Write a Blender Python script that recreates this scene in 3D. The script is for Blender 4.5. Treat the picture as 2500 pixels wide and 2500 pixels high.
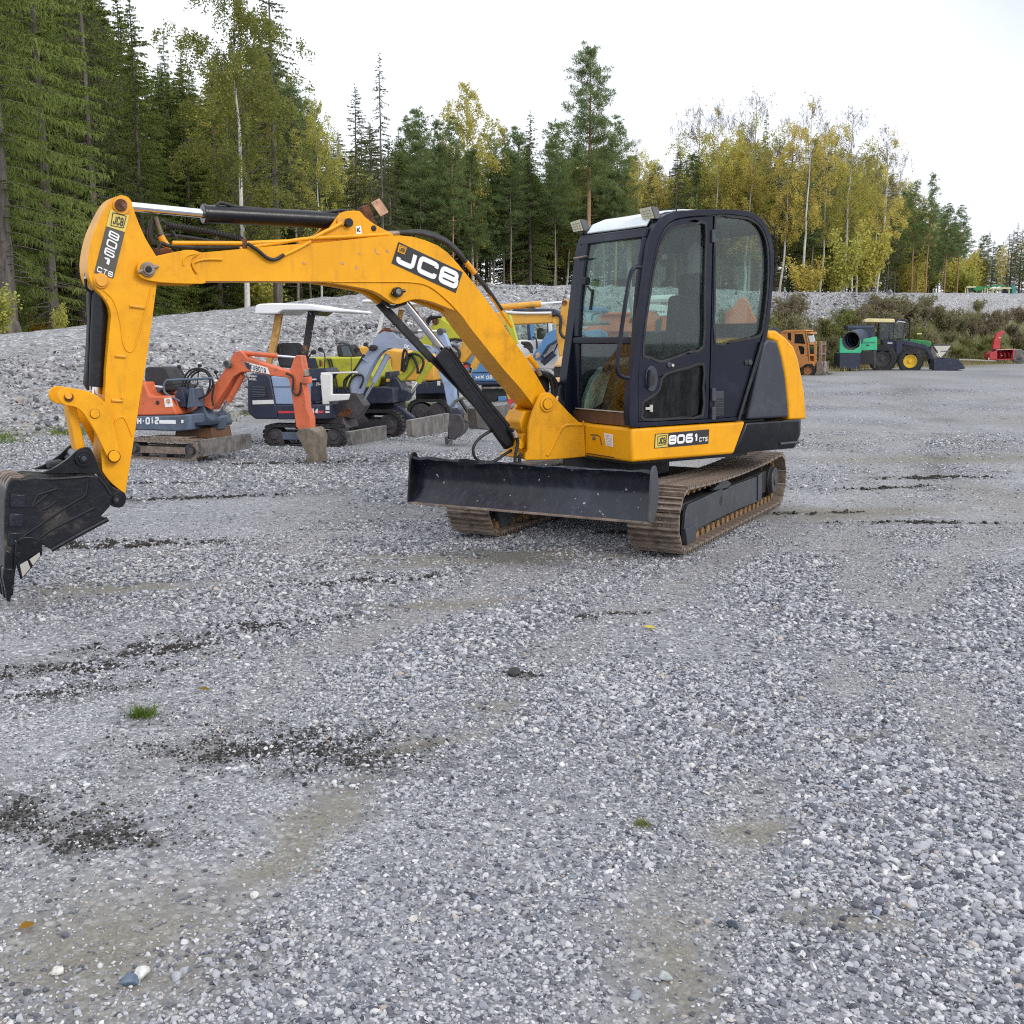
import bpy, bmesh, math, random
import numpy as np
from mathutils import Vector, Matrix
from mathutils.geometry import tessellate_polygon
random.seed(7); RNG = np.random.default_rng(11)
for o in list(bpy.data.objects): bpy.data.objects.remove(o)
sc = bpy.context.scene
C = sc.collection

# ------------------------------------------------------------------ camera, sky, sun, exposure
FPX, HORIZON, EYE = 2588.0, 835.0, 1.6          # focal length and horizon row of the 2500 px photograph, eye height in metres
PITCH = math.atan((1250 - HORIZON) / FPX)
cam = bpy.data.cameras.new('camera'); cam.sensor_width = 36; cam.lens = 36 * FPX / 2500
cam.clip_start = 0.05; cam.clip_end = 3000
camo = bpy.data.objects.new('camera', cam); C.objects.link(camo)
camo.location = (0, 0, EYE); camo.rotation_euler = (math.pi / 2 - PITCH, 0, 0)
sc.camera = camo

SUN_EL, SUN_AZ = math.radians(34), math.radians(128)     # azimuth clockwise from +Y (away from the camera)
world = bpy.data.worlds.new('World'); sc.world = world; world.use_nodes = True
nt = world.node_tree; nt.nodes.clear()
out = nt.nodes.new('ShaderNodeOutputWorld'); bg = nt.nodes.new('ShaderNodeBackground')
sky = nt.nodes.new('ShaderNodeTexSky'); sky.sky_type = 'NISHITA'; sky.sun_disc = False
sky.sun_elevation = SUN_EL; sky.sun_rotation = SUN_AZ; sky.dust_density = 2.0
tcw = nt.nodes.new('ShaderNodeTexCoord'); nzw = nt.nodes.new('ShaderNodeTexNoise')
mpw = nt.nodes.new('ShaderNodeMapping'); mpw.inputs['Scale'].default_value = (1, 1, 2.6)
nzw.inputs['Scale'].default_value = 1.6; nzw.inputs['Detail'].default_value = 6
rmp = nt.nodes.new('ShaderNodeMapRange')
rmp.inputs['From Min'].default_value = 0.3; rmp.inputs['From Max'].default_value = 0.7
rmp.inputs['To Min'].default_value = 0.80; rmp.inputs['To Max'].default_value = 0.97
mixw = nt.nodes.new('ShaderNodeMix'); mixw.data_type = 'RGBA'
mixw.inputs[7].default_value = (12.6, 13.1, 14.2, 1)      # thin white cloud sheet
nt.links.new(tcw.outputs['Generated'], mpw.inputs['Vector']); nt.links.new(mpw.outputs[0], nzw.inputs['Vector'])
nt.links.new(nzw.outputs[0], rmp.inputs['Value'])
thin = nt.nodes.new('ShaderNodeVectorMath'); thin.operation = 'DOT_PRODUCT'; thin.inputs[1].default_value = Vector((.50, .80, .42)).normalized()      # the cloud sheet thins here
nt.links.new(tcw.outputs['Generated'], thin.inputs[0]); tr_ = nt.nodes.new('ShaderNodeMapRange'); tr_.interpolation_type = 'SMOOTHSTEP'
tr_.inputs['From Min'].default_value = .945; tr_.inputs['From Max'].default_value = 1.0; tr_.inputs['To Min'].default_value = 1.0; tr_.inputs['To Max'].default_value = .42
nt.links.new(thin.outputs['Value'], tr_.inputs['Value']); mcl = nt.nodes.new('ShaderNodeMath'); mcl.operation = 'MULTIPLY'
nt.links.new(rmp.outputs[0], mcl.inputs[0]); nt.links.new(tr_.outputs[0], mcl.inputs[1]); nt.links.new(mcl.outputs[0], mixw.inputs[0])
nt.links.new(sky.outputs[0], mixw.inputs[6]); nt.links.new(mixw.outputs[2], bg.inputs['Color'])
bg.inputs['Strength'].default_value = 0.1
nt.links.new(bg.outputs[0], out.inputs['Surface'])

sun = bpy.data.lights.new('sun', 'SUN'); sun.energy = 1.4; sun.angle = math.radians(20); sun.color = (1.0, 0.95, 0.87)
suno = bpy.data.objects.new('sun', sun); C.objects.link(suno)
sd = Vector((math.sin(SUN_AZ) * math.cos(SUN_EL), math.cos(SUN_AZ) * math.cos(SUN_EL), math.sin(SUN_EL)))
suno.rotation_euler = sd.to_track_quat('Z', 'Y').to_euler()
vs = sc.view_settings
vs.view_transform = 'Standard'; vs.look = 'None'; vs.exposure = 0.12; vs.gamma = 1.0; vs.use_curve_mapping = False
sc.render.engine = 'CYCLES'
sc.cycles.pixel_filter_type = 'BLACKMAN_HARRIS'; sc.cycles.filter_width = 1.1; sc.cycles.use_denoising = False
sc.cycles.max_bounces = 8; sc.cycles.transparent_max_bounces = 16; sc.cycles.diffuse_bounces = 3

# ------------------------------------------------------------------ turning photograph points into points on real planes
VIEW = {}
def view(n, x0, y0, x1, w): VIEW[n] = (x0, y0, (x1 - x0) / w)
for a in (('z1',1250,450,2050,1932),('z2',950,850,2050,1932),('z3',0,900,400,1288),('z4',150,430,700,1864),('z5',650,450,1250,1932),
          ('z6',300,820,850,1932),('z7',700,700,1300,1932),('z8',1850,680,2500,1932),('y1',590,720,960,1833),('y2',940,740,1300,1880),
          ('y3',1200,700,1480,1932),('y4',1380,660,1860,1932),('y5',1880,760,2100,1932),('y6',2030,760,2380,1932),('y7',2300,660,2500,1610),
          ('y8',0,1090,330,1555),('w1',1080,1020,1420,1932),('w2',1520,1100,1940,1932),('w3',1160,880,1500,1932),('w4',1380,480,1660,1932),
          ('w5',0,640,360,1656),('s',0,0,2500,2500)): view(*a)
def px(v, p):
    x0, y0, k = VIEW[v]; return (x0 + p[0] * k, y0 + p[1] * k)
def ray(x, y):
    a = (x - 1250) / FPX; b = (1250 - y) / FPX; c, s = math.cos(PITCH), math.sin(PITCH)
    return Vector((a, c + b * s, -s + b * c))
EYEV = Vector((0, 0, EYE))
def on_ground(x, y, z=0.0):
    d = ray(x, y); return EYEV + d * ((z - EYE) / d.z)
def at_depth(x, y, Y):
    d = ray(x, y); return EYEV + d * (Y / d.y)

class Frame:
    """a thing's own axes: f forward, l left, z up, from a point on the ground"""
    def __init__(s, x, y, heading, z=0.0):
        s.o = Vector((x, y, z)); s.h = heading
        s.F = Vector((math.cos(heading), math.sin(heading), 0)); s.L = Vector((-math.sin(heading), math.cos(heading), 0))
    def local(s, P):
        d = P - s.o; return (d.dot(s.F), d.dot(s.L), d.z)
    def world(s, f, l, z): return s.o + s.F * f + s.L * l + Vector((0, 0, z))
    def _hit(s, x, y, n, off):
        d = ray(x, y); t = (s.o + n * off - EYEV).dot(n) / d.dot(n); return s.local(EYEV + d * t)
    def p(s, v, q, l): return s._hit(*px(v, q), s.L, l)                      # point on the side plane l
    def pf(s, v, q, f): return s._hit(*px(v, q), s.F, f)                     # point on the front plane f
    def side(s, v, pts, l): return [(a[0], a[2]) for a in (s.p(v, q, l) for q in pts)]
    def front(s, v, pts, f): return [(a[1], a[2]) for a in (s.pf(v, q, f) for q in pts)]

def smooth(pts, n=3, closed=True):
    N = len(pts); r = []
    rng = range(N) if closed else range(N - 1)
    for i in rng:
        p0 = pts[(i - 1) % N] if closed else pts[max(i - 1, 0)]
        p1 = pts[i]; p2 = pts[(i + 1) % N]
        p3 = pts[(i + 2) % N] if closed else pts[min(i + 2, N - 1)]
        for k in range(n):
            t = k / n
            r.append(tuple(0.5 * ((2*b) + (-a + c)*t + (2*a - 5*b + 4*c - d)*t*t + (-a + 3*b - 3*c + d)*t**3) for a, b, c, d in zip(p0, p1, p2, p3)))
    if not closed: r.append(tuple(pts[-1]))
    return r

class MB:
    """collects shapes for ONE mesh object"""
    def __init__(s): s.v = []; s.f = []
    def add(s, vs, fs):
        k = len(s.v); s.v += [tuple(a) for a in vs]; s.f += [tuple(i + k for i in f) for f in fs]; return s
    def prism(s, pts, c0, c1, ax='l', holes=()):
        """outline pts pushed from c0 to c1: ax 'l' takes (f,z), 'f' takes (l,z), 'z' takes (f,l)"""
        m = {'l': lambda a, b, c: (a, c, b), 'f': lambda a, b, c: (c, a, b), 'z': lambda a, b, c: (a, b, c)}[ax]
        loops = [list(pts)] + [list(h) for h in holes]
        ar = lambda q: sum(q[i-1][0]*q[i][1] - q[i][0]*q[i-1][1] for i in range(len(q)))
        loops = [q if (ar(q) > 0) == (i == 0) else q[::-1] for i, q in enumerate(loops)]
        flat = [p for q in loops for p in q]; n = len(flat)
        tris = tessellate_polygon([[Vector((a, b, 0)) for a, b in q] for q in loops])
        vs = [m(a, b, c0) for a, b in flat] + [m(a, b, c1) for a, b in flat]; fs = []
        if len(loops) == 1:
            fs += [tuple(range(n)), tuple(range(2*n - 1, n - 1, -1))]
        else:
            fs += [tuple(t) for t in tris] + [tuple(i + n for i in t[::-1]) for t in tris]
        k = 0
        for q in loops:
            N = len(q)
            for i in range(N):
                a, b = k + i, k + (i + 1) % N; fs.append((b, a, a + n, b + n))
            k += N
        return s.add(vs, fs)
    def box(s, f0, f1, l0, l1, z0, z1):
        return s.prism([(f0, l0), (f1, l0), (f1, l1), (f0, l1)], z0, z1, 'z')
    def tube(s, pts, r, n=8, r1=None):
        P = [Vector(p) for p in pts]; N = len(P); vs = []; fs = []
        up = None
        for i in range(N):
            t = ((P[min(i+1, N-1)] - P[max(i-1, 0)]) or Vector((0,0,1))).normalized()
            if up is None:
                up = Vector((0, 0, 1)) if abs(t.z) < .9 else Vector((1, 0, 0))
            a = t.cross(up).normalized(); up = a.cross(t).normalized(); b = up
            rr = r if r1 is None else r + (r1 - r) * i / (N - 1)
            for k in range(n):
                w = 2 * math.pi * k / n; vs.append(P[i] + a * (rr * math.cos(w)) + b * (rr * math.sin(w)))
        for i in range(N - 1):
            for k in range(n):
                fs.append((i*n + k, i*n + (k+1) % n, (i+1)*n + (k+1) % n, (i+1)*n + k))
        fs += [tuple(range(n - 1, -1, -1)), tuple(range((N-1)*n, N*n))]
        return s.add(vs, fs)
    def disc(s, f, z, r, l0, l1, n=20, hole=0):
        c = [(f + r*math.cos(2*math.pi*i/n), z + r*math.sin(2*math.pi*i/n)) for i in range(n)]
        h = [[(f + hole*math.cos(2*math.pi*i/n), z + hole*math.sin(2*math.pi*i/n)) for i in range(n)]] if hole else []
        return s.prism(c, l0, l1, 'l', h)
    def build(s, name, mat, parent=None, bevel=0.0, angle=35, seg=2):
        me = bpy.data.meshes.new(name); me.from_pydata(s.v, [], s.f)
        bm = bmesh.new(); bm.from_mesh(me); bmesh.ops.recalc_face_normals(bm, faces=bm.faces); bm.to_mesh(me); bm.free()
        me.polygons.foreach_set('use_smooth', [True] * len(me.polygons))
        me.set_sharp_from_angle(angle=math.radians(angle))
        me.materials.append(mat); o = bpy.data.objects.new(name, me); C.objects.link(o)
        if parent: o.parent = parent
        if bevel:
            b = o.modifiers.new('edge', 'BEVEL'); b.width = bevel; b.segments = seg; b.limit_method = 'ANGLE'
            b.angle_limit = math.radians(angle); b.use_clamp_overlap = True; b.harden_normals = False
        return o

def tag(o, label, cat, group=None, kind=None):
    o['label'] = label; o['category'] = cat
    if group: o['group'] = group
    if kind: o['kind'] = kind
    return o
def empty(name, fr, label, cat, group=None):
    o = bpy.data.objects.new(name, None); C.objects.link(o); o.empty_display_size = .2
    o.location = fr.o; o.rotation_euler = (0, 0, fr.h); return tag(o, label, cat, group)
def copy_part(o, parent, loc=None, rot=None, scale=None):
    c = o.copy(); C.objects.link(c); c.parent = parent
    if loc is not None: c.location = loc
    if rot is not None: c.rotation_euler = rot
    if scale is not None: c.scale = scale
    return c

# ------------------------------------------------------------------ procedural materials
def _n(nt, t, **kw):
    n = nt.nodes.new(t)
    for k, v in kw.items(): setattr(n, k, v)
    return n
def _mix(nt, fac, a, b, mode='MIX'):
    m = _n(nt, 'ShaderNodeMix', data_type='RGBA', blend_type=mode)
    for i, x in ((0, fac), (6, a), (7, b)):
        if hasattr(x, 'is_linked') or hasattr(x, 'links'): nt.links.new(x, m.inputs[i])
        elif i == 0: m.inputs[0].default_value = x
        else: m.inputs[i].default_value = (*x[:3], 1)
    return m.outputs[2]
def _ramp(nt, src, lo, hi):
    r = _n(nt, 'ShaderNodeMapRange'); r.interpolation_type = 'SMOOTHSTEP'
    r.inputs['From Min'].default_value = lo; r.inputs['From Max'].default_value = hi
    nt.links.new(src, r.inputs['Value']); return r.outputs[0]
def _noise(nt, co, scale, detail=4, rough=.6, stretch=None):
    n = _n(nt, 'ShaderNodeTexNoise'); n.inputs['Scale'].default_value = scale
    n.inputs['Detail'].default_value = detail; n.inputs['Roughness'].default_value = rough
    if stretch:
        m = _n(nt, 'ShaderNodeMapping'); m.inputs['Scale'].default_value = stretch
        nt.links.new(co, m.inputs['Vector']); co = m.outputs[0]
    nt.links.new(co, n.inputs['Vector']); return n.outputs[0]
def paint(name, col, rough=.45, metal=0, var=.12, vs=3.0, dirt=None, dirt_amt=.5, dirt_s=6, chips=None, chip_s=28, chip_t=.70, bump=.05, bump_s=60, coat=0, streak=None, spec=.5, grime=None):
    if grime is None and name.split()[0] in ('faded', 'slate', 'dark', 'light', 'grey', 'lime', 'ochre', 'weathered') and name.endswith('paint') and metal == 0: grime = ((.075, .058, .045), .55, 4.0)
    m = bpy.data.materials.new(name); m.use_nodes = True; nt = m.node_tree; b = nt.nodes['Principled BSDF']
    co = _n(nt, 'ShaderNodeTexCoord').outputs['Object']
    n1 = _noise(nt, co, vs)
    c = _mix(nt, _ramp(nt, n1, .3, .7), [x * (1 - var) for x in col], [min(1, x * (1 + var)) for x in col])
    if dirt:
        c = _mix(nt, _mul(nt, _ramp(nt, _noise(nt, co, dirt_s, 8, .7), .5, .75), dirt_amt), c, dirt)
    if streak:
        c = _mix(nt, _mul(nt, _ramp(nt, _noise(nt, co, 5, 6, .65, (4, 4, .5)), .5, .75), streak[1]), c, streak[0])
    if grime:
        c = _mix(nt, _mul(nt, _ramp(nt, _noise(nt, co, grime[2], 9, .72), .54, .72), grime[1]), c, grime[0])
    if chips:
        c = _mix(nt, _ramp(nt, _noise(nt, co, chip_s, 3, .5), chip_t, chip_t + .03), c, chips)
    nt.links.new(c, b.inputs['Base Color'])
    rr = _n(nt, 'ShaderNodeMapRange'); rr.inputs['To Min'].default_value = max(.03, rough - .12); rr.inputs['To Max'].default_value = min(1, rough + .14)
    nt.links.new(_noise(nt, co, dirt_s * 1.7, 6), rr.inputs['Value']); nt.links.new(rr.outputs[0], b.inputs['Roughness'])
    b.inputs['Metallic'].default_value = metal; b.inputs['Specular IOR Level'].default_value = spec; b.inputs['Coat Weight'].default_value = coat
    if bump:
        bp = _n(nt, 'ShaderNodeBump'); bp.inputs['Strength'].default_value = bump; bp.inputs['Distance'].default_value = .01
        nt.links.new(_noise(nt, co, bump_s, 5), bp.inputs['Height']); nt.links.new(bp.outputs[0], b.inputs['Normal'])
    return m
def _mul(nt, a, k):
    m = _n(nt, 'ShaderNodeMath', operation='MULTIPLY'); nt.links.new(a, m.inputs[0])
    if hasattr(k, 'links'): nt.links.new(k, m.inputs[1])
    else: m.inputs[1].default_value = k
    return m.outputs[0]
def glass(name, tint=(.78, .86, .84), refl=.9, dirt=.10):
    m = bpy.data.materials.new(name); m.use_nodes = True; nt = m.node_tree; nt.nodes.clear()
    o = _n(nt, 'ShaderNodeOutputMaterial'); t = _n(nt, 'ShaderNodeBsdfTransparent'); g = _n(nt, 'ShaderNodeBsdfGlossy'); d = _n(nt, 'ShaderNodeBsdfDiffuse')
    t.inputs[0].default_value = (*tint, 1); g.inputs['Roughness'].default_value = .03; g.inputs[0].default_value = (refl, refl, refl, 1)
    d.inputs[0].default_value = (.45, .47, .46, 1)
    lw = _n(nt, 'ShaderNodeLayerWeight'); lw.inputs[0].default_value = .5; pw = _n(nt, 'ShaderNodeMath', operation='POWER'); pw.inputs[1].default_value = 4.0; nt.links.new(lw.outputs['Facing'], pw.inputs[0])
    fr = _n(nt, 'ShaderNodeMapRange'); fr.inputs['To Min'].default_value = .035; fr.inputs['To Max'].default_value = .85; nt.links.new(pw.outputs[0], fr.inputs['Value'])
    mx = _n(nt, 'ShaderNodeMixShader'); nt.links.new(fr.outputs[0], mx.inputs[0]); nt.links.new(t.outputs[0], mx.inputs[1]); nt.links.new(g.outputs[0], mx.inputs[2])
    co = _n(nt, 'ShaderNodeTexCoord').outputs['Object']
    mx2 = _n(nt, 'ShaderNodeMixShader'); nt.links.new(_mul(nt, _ramp(nt, _noise(nt, co, 7, 6, .65, (2, 2, .5)), .35, .8), dirt), mx2.inputs[0])
    nt.links.new(mx.outputs[0], mx2.inputs[1]); nt.links.new(d.outputs[0], mx2.inputs[2]); nt.links.new(mx2.outputs[0], o.inputs[0]); return m
RUST = (.13, .055, .025); MUD = (.20, .17, .13)
M = dict(
  steelpin=paint('greasy steel pin', (.20,.19,.18), .4, .6, var=.3, vs=60),
  yellow=paint('yellow paint', (.80, .355, .003), .40, var=.07, dirt=(.46, .19, .010), dirt_amt=.5, dirt_s=3.2, chips=(.46, .21, .035), chip_s=24, chip_t=.735, coat=0, spec=.32, streak=((.42, .19, .02), .4), grime=((.20, .095, .02), .45, 2.3)),
  yellow_pin=paint('yellow pin paint', (.72, .32, .02), .45, var=.1, dirt=RUST, dirt_amt=.4, dirt_s=30),
  navy=paint('blue black cab paint', (.0075, .010, .022), .32, var=.2, dirt=(.045, .047, .055), dirt_amt=.35, dirt_s=3, coat=0, spec=.28, bump=.02),
  cover=paint('grey black plastic cover', (.032, .037, .05), .5, var=.15, dirt=(.09, .09, .10), dirt_amt=.5, dirt_s=5),
  black=paint('black steel paint', (.006, .0065, .010), .26, var=.2, spec=.4, dirt=(.05, .045, .038), dirt_amt=.4, dirt_s=9, chips=(.35, .33, .28), chip_s=40, chip_t=.74, bump=.15, bump_s=25),
  bucket=paint('scraped black bucket steel', (.007, .0075, .012), .28, var=.3, spec=.45, dirt=(.16, .14, .105), dirt_amt=.75, dirt_s=5, chips=(.30, .28, .24), chip_s=26, chip_t=.72, bump=.3, bump_s=18, grime=((.05,.045,.04), .8, 2.0)),
  blade=paint('worn black blade steel', (.007, .0085, .018), .24, var=.3, spec=.5, dirt=(.035, .037, .05), dirt_amt=.5, dirt_s=7, chips=(.45, .43, .40), chip_s=30, chip_t=.70, bump=.4, bump_s=14, grime=((.045,.05,.07), .7, 3.0), streak=((.05,.055,.075), .5)),
  frame=paint('dark grey frame paint', (.04, .045, .056), .42, var=.12, dirt=(.15, .13, .10), dirt_amt=.35, dirt_s=8),
  rubber=paint('black rubber', (.014, .014, .015), .6, var=.2, dirt=(.10, .095, .085), dirt_amt=.3, dirt_s=12),
  shoe=paint('rusty brown track steel', (.215, .165, .13), .5, .25, var=.4, vs=9, dirt=(.33, .28, .23), dirt_amt=.8, dirt_s=14, bump=.3, bump_s=40),
  chain=paint('orange rusted chain', (.22, .125, .055), .8, var=.4, vs=20, dirt=(.2, .14, .08), dirt_amt=.6, dirt_s=20, bump=.3),
  bolt=paint('bright worn bolt', (.55, .50, .44), .4, .5),
  chrome=paint('chrome rod', (.80, .80, .82), .12, 1.0, var=.03, bump=0),
  white=paint('white decal', (.82, .82, .82), .45, var=.03, bump=0),
  decal=paint('black decal film', (.022, .022, .026), .45, var=.1, bump=0),
  decal_grey=paint('faded dark decal film', (.075, .068, .055), .5, var=.12, bump=0),
  decal_yellow=paint('yellow decal film', (.62, .48, .10), .5, var=.12, bump=0),
  decal_ink=paint('black decal ink', (.03, .03, .03), .5, bump=0),
  glass=glass('pale green glass', (.77, .86, .83), .9, .02), dark_glass=glass('dark tinted glass', (.16, .18, .18), .9, .06), lens=paint('cream lamp lens', (.52, .50, .30), .18, var=.1, bump=.2, bump_s=120),
  roof=paint('pale glossy roof panel', (.60, .66, .66), .12, var=.06, dirt=(.25, .26, .25), dirt_amt=.5, dirt_s=7, coat=.6),  # pale base colour stands for the sky mirrored in the roof hatch
  rust=paint('flaking rust', (.10, .035, .014), .85, var=.5, vs=18, dirt=(.50, .28, .17), dirt_amt=.8, dirt_s=16, bump=.4),
  rustpale=paint('pale flaking rust', (.52, .30, .19), .85, var=.2, vs=18, dirt=(.16, .07, .03), dirt_amt=.9, dirt_s=34, bump=.3),
  grey=paint('grey interior plastic', (.075, .076, .078), .6, var=.15), lightgrey=paint('pale interior trim', (.40, .385, .34), .6, var=.1),
  fabric=paint('dark seat fabric', (.035, .035, .038), .9, var=.25, bump=.3, bump_s=200),
  brown=paint('rusty brown floor sill', (.11, .05, .022), .6, var=.3, dirt=(.03, .025, .02), dirt_amt=.8, dirt_s=4),
  sticker=paint('red and white warning sticker', (.62, .40, .33), .5, var=.5, vs=60, bump=0),
)
# ------------------------------------------------------------------ lettering drawn as flat strokes
GL = {'J':[[(1,1),(1,0),(0,0),(0,.3)]], 'C':[[(1,.72),(1,1),(0,1),(0,0),(1,0),(1,.28)]], 'B':[[(0,.5),(0,1),(.93,1),(.93,.5)],[(.93,.5),(0,.5)],[(0,.5),(0,0),(1,0),(1,.5),(.9,.5)]],
 '8':[[(0,.5),(0,1),(1,1),(1,.5)],[(0,.5),(1,.5),(1,0),(0,0),(0,.5)]], '0':[[(.5,0),(0,0),(0,1),(1,1),(1,0),(.5,0)]], '6':[[(1,1),(0,1),(0,0),(1,0),(1,.55),(0,.55)]],
 '1':[[(.1,.72),(.6,1),(.6,0)]], 'T':[[(0,1),(1,1)],[(.5,1),(.5,0)]], 'S':[[(1,1),(0,1),(0,.5),(1,.5),(1,0),(0,0)]],
 'K':[[(0,0),(0,1)],[(1,1),(.1,.5),(1,0)]], 'U':[[(0,1),(0,0),(1,0),(1,1)]], 'O':[[(.5,0),(0,0),(0,1),(1,1),(1,0),(.5,0)]], 'A':[[(0,0),(0,1),(1,1),(1,0)],[(0,.42),(1,.42)]],
 'H':[[(0,0),(0,1)],[(1,0),(1,1)],[(0,.5),(1,.5)]], '-':[[(0,.5),(1,.5)]], '2':[[(0,1),(1,1),(1,.55),(0,.45),(0,0),(1,0)]], '4':[[(.75,0),(.75,1),(0,.3),(1,.3)]],
 'I':[[(.5,0),(.5,1)]], 'N':[[(0,0),(0,1),(1,0),(1,1)]], 'L':[[(0,1),(0,0),(1,0)]], 'D':[[(0,0),(0,1),(1,.85),(1,.15),(0,0)]], 'X':[[(0,0),(1,1)],[(0,1),(1,0)]], 'M':[[(0,0),(0,1),(.5,.4),(1,1),(1,0)]], 'E':[[(1,1),(0,1),(0,0),(1,0)],[(0,.5),(.8,.5)]]}
WID = {'1':.62, 'I':.35, '-':.5, 'J':.9}
def soften(pl, r=.2):
    q = [pl[0]]
    for i in range(1, len(pl) - 1):
        a, b, c = (Vector(pl[i-1]), Vector(pl[i]), Vector(pl[i+1]))
        la, lc = (a-b).length, (c-b).length; ra, rc = min(r, la*.45), min(r, lc*.45)
        A = b + (a-b).normalized()*ra; Cc = b + (c-b).normalized()*rc
        for t in (0, .33, .67, 1): q.append(tuple(A*(1-t)**2 + b*2*t*(1-t) + Cc*t*t))
    q.append(pl[-1]); return q
def stroke(mb, pl, t, P):
    q = [Vector(p) for p in pl]; n = len(q); Lf = []; Rt = []
    closed = (q[0]-q[-1]).length < 1e-6
    for i in range(n):
        d0 = (q[i]-q[i-1]) if i else (q[0]-q[-2] if closed else q[1]-q[0])
        d1 = (q[i+1]-q[i]) if i < n-1 else (q[1]-q[0] if closed else q[i]-q[i-1])
        d0.normalize(); d1.normalize()
        nn = Vector((-d0.y-d1.y, d0.x+d1.x)); nn = nn.normalized() if nn.length > 1e-6 else Vector((-d0.y, d0.x))
        k = t/2/max(.5, nn.dot(Vector((-d1.y, d1.x))))
        Lf.append(q[i]+nn*k); Rt.append(q[i]-nn*k)
    mb.add([P(p.x, p.y) for p in Lf] + [P(p.x, p.y) for p in Rt], [(i, i+1, n+i+1, n+i) for i in range(n-1)])
def lettering(mb, text, TL, TR, BL, t=.2, w=1.0, gap=.16, r=.2):
    """text fitted between three corner points (local coordinates)"""
    TL, TR, BL = Vector(TL), Vector(TR), Vector(BL); nn = (TR-TL).cross(TL-BL).normalized(); kk = 0; ws = [WID.get(ch, 1)*w for ch in text]
    tot = sum(ws) + gap*(len(text)-1); x = 0
    for ch, cw in zip(text, ws):
        for pl in GL[ch]:
            kk += 1; P = lambda a, b, x=x, kk=kk: BL + (TR-TL)*((x+a)/tot) + (TL-BL)*b + nn*(.0004*(kk % 3))
            stroke(mb, soften([(t/2 + a*(cw-t), t/2 + b*(1-t)) for a, b in pl], r), t, P)
        x += cw + gap
    return mb
def quad(mb, P): return mb.add(P, [tuple(range(len(P)))])
def lerp(a, b, t): return tuple(x + (y-x)*t for x, y in zip(a, b))
def maker_badge(fr, v, cs, l, ins=.12):
    """small yellow badge with the maker's three letters in a skewed box; cs = TL, TR, BR, BL pixels"""
    q = [fr.p(v, c, l) for c in cs]; b = MB(); quad(b, q)
    inset = lambda k: [lerp(lerp(q[0], q[1], a), lerp(q[3], q[2], a), c) for a, c in ((k, k), (1-k, k), (1-k, 1-k), (k, 1-k))]
    a0 = [(p[0], p[1]+.002, p[2]) for p in inset(ins)]
    return b, a0

# ------------------------------------------------------------------ THE YELLOW EXCAVATOR
TH = math.radians(34.6)
U = Frame(0.9, 9.15, math.atan2(-math.sin(TH), -math.cos(TH)))          # slewing upper
TU = math.radians(61.7)
W = Frame(0.9, 9.15, math.atan2(-math.sin(TU), -math.cos(TU)))          # undercarriage, turned under it
jcb = empty('excavator', U, 'yellow tracked excavator with blue black cab, its arm reaching left to a black bucket', 'excavator')
def T(v, pts, l): return U.side(v, pts, l)
def part(mb, name, m, bevel=0.0, parent=None, **k): return mb.build(name, M[m] if isinstance(m, str) else m, parent or jcb, bevel, **k)
LN = .17; LF = -.09                                                     # near and far face of the boom
# --- boom
boom_top = T('z4', [(1165,632),(1500,602),(1864,568)], LN) + T('z5', [(380,463),(600,440),(800,418),(950,404),(1050,402),(1150,412),(1250,440),(1350,482),(1430,540),(1500,618),(1560,690),(1640,790),(1740,920),(1850,1085)], LN) + T('w3', [(500,-330),(730,0),(985,445)], LN)
boom_foot = T('w3', [(1080,540),(1100,610),(1070,680),(1010,710),(940,690),(800,612)], LN)
boom_bot = T('w3', [(700,475),(500,230),(330,20)], LN) + T('y2', [(1700,1055),(1500,830),(1300,580),(1100,330),(1000,190)], LN) + T('z5', [(1500,990),(1400,890),(1280,800),(1150,770),(520,765),(0,760)], LN) + T('z4', [(1190,868),(1130,855)], LN)
tip = T('z4', [(900,872),(760,862),(680,842),(645,805),(632,770),(645,720),(690,688),(800,662),(1000,622),(1090,616)], LN)
mb = MB(); mb.prism(boom_top + boom_foot + boom_bot + tip, LF, LN)
boom = part(mb, 'boom', 'yellow', .007)
lug = smooth(T('z5', [(430,764),(620,766),(1150,774),(1280,804),(1400,894),(1490,984)], .165)[::1], 2, False)
lugb = smooth(T('z5', [(1500,1000),(1430,975),(1330,935),(1230,908),(1150,908),(1080,930),(1040,942),(1000,935),(950,905),(880,858),(800,828),(620,795)], .165), 3, False)
mb = MB().prism(lug + lugb, .10, .165); mb.prism(lug + lugb, -.085, -.02); part(mb, 'cylinder_lug', 'yellow', .005, boom)
fork = smooth(T('z4', [(625,770),(640,718),(690,686),(840,648),(1000,616),(1095,612),(1150,640),(1085,680),(1070,740),(1110,820),(1190,868),(1165,892),(900,886),(760,872),(672,848),(636,812)], .186), 2)
mb = MB(); mb.prism(fork, .171, .186); mb.prism(fork, -.106, -.091); part(mb, 'boom_fork', 'yellow', .004, boom)
for v, l, r_, pts in (('z4', .188, .007, ((1010,740),(1010,690),(1045,655),(1110,640))), ('z4', .178, .008, ((1330,690),(1180,690),(1095,715),(1090,745),(1120,800))), ('z5', .171, .005, ((520,766),(900,765),(1150,770),(1280,800),(1400,890),(1500,990),(1560,1060)))):
    part(MB().tube(smooth([U.p(v, q, l) for q in pts], 3, False), r_), 'weld_bead', 'yellow', 0, boom)
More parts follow.
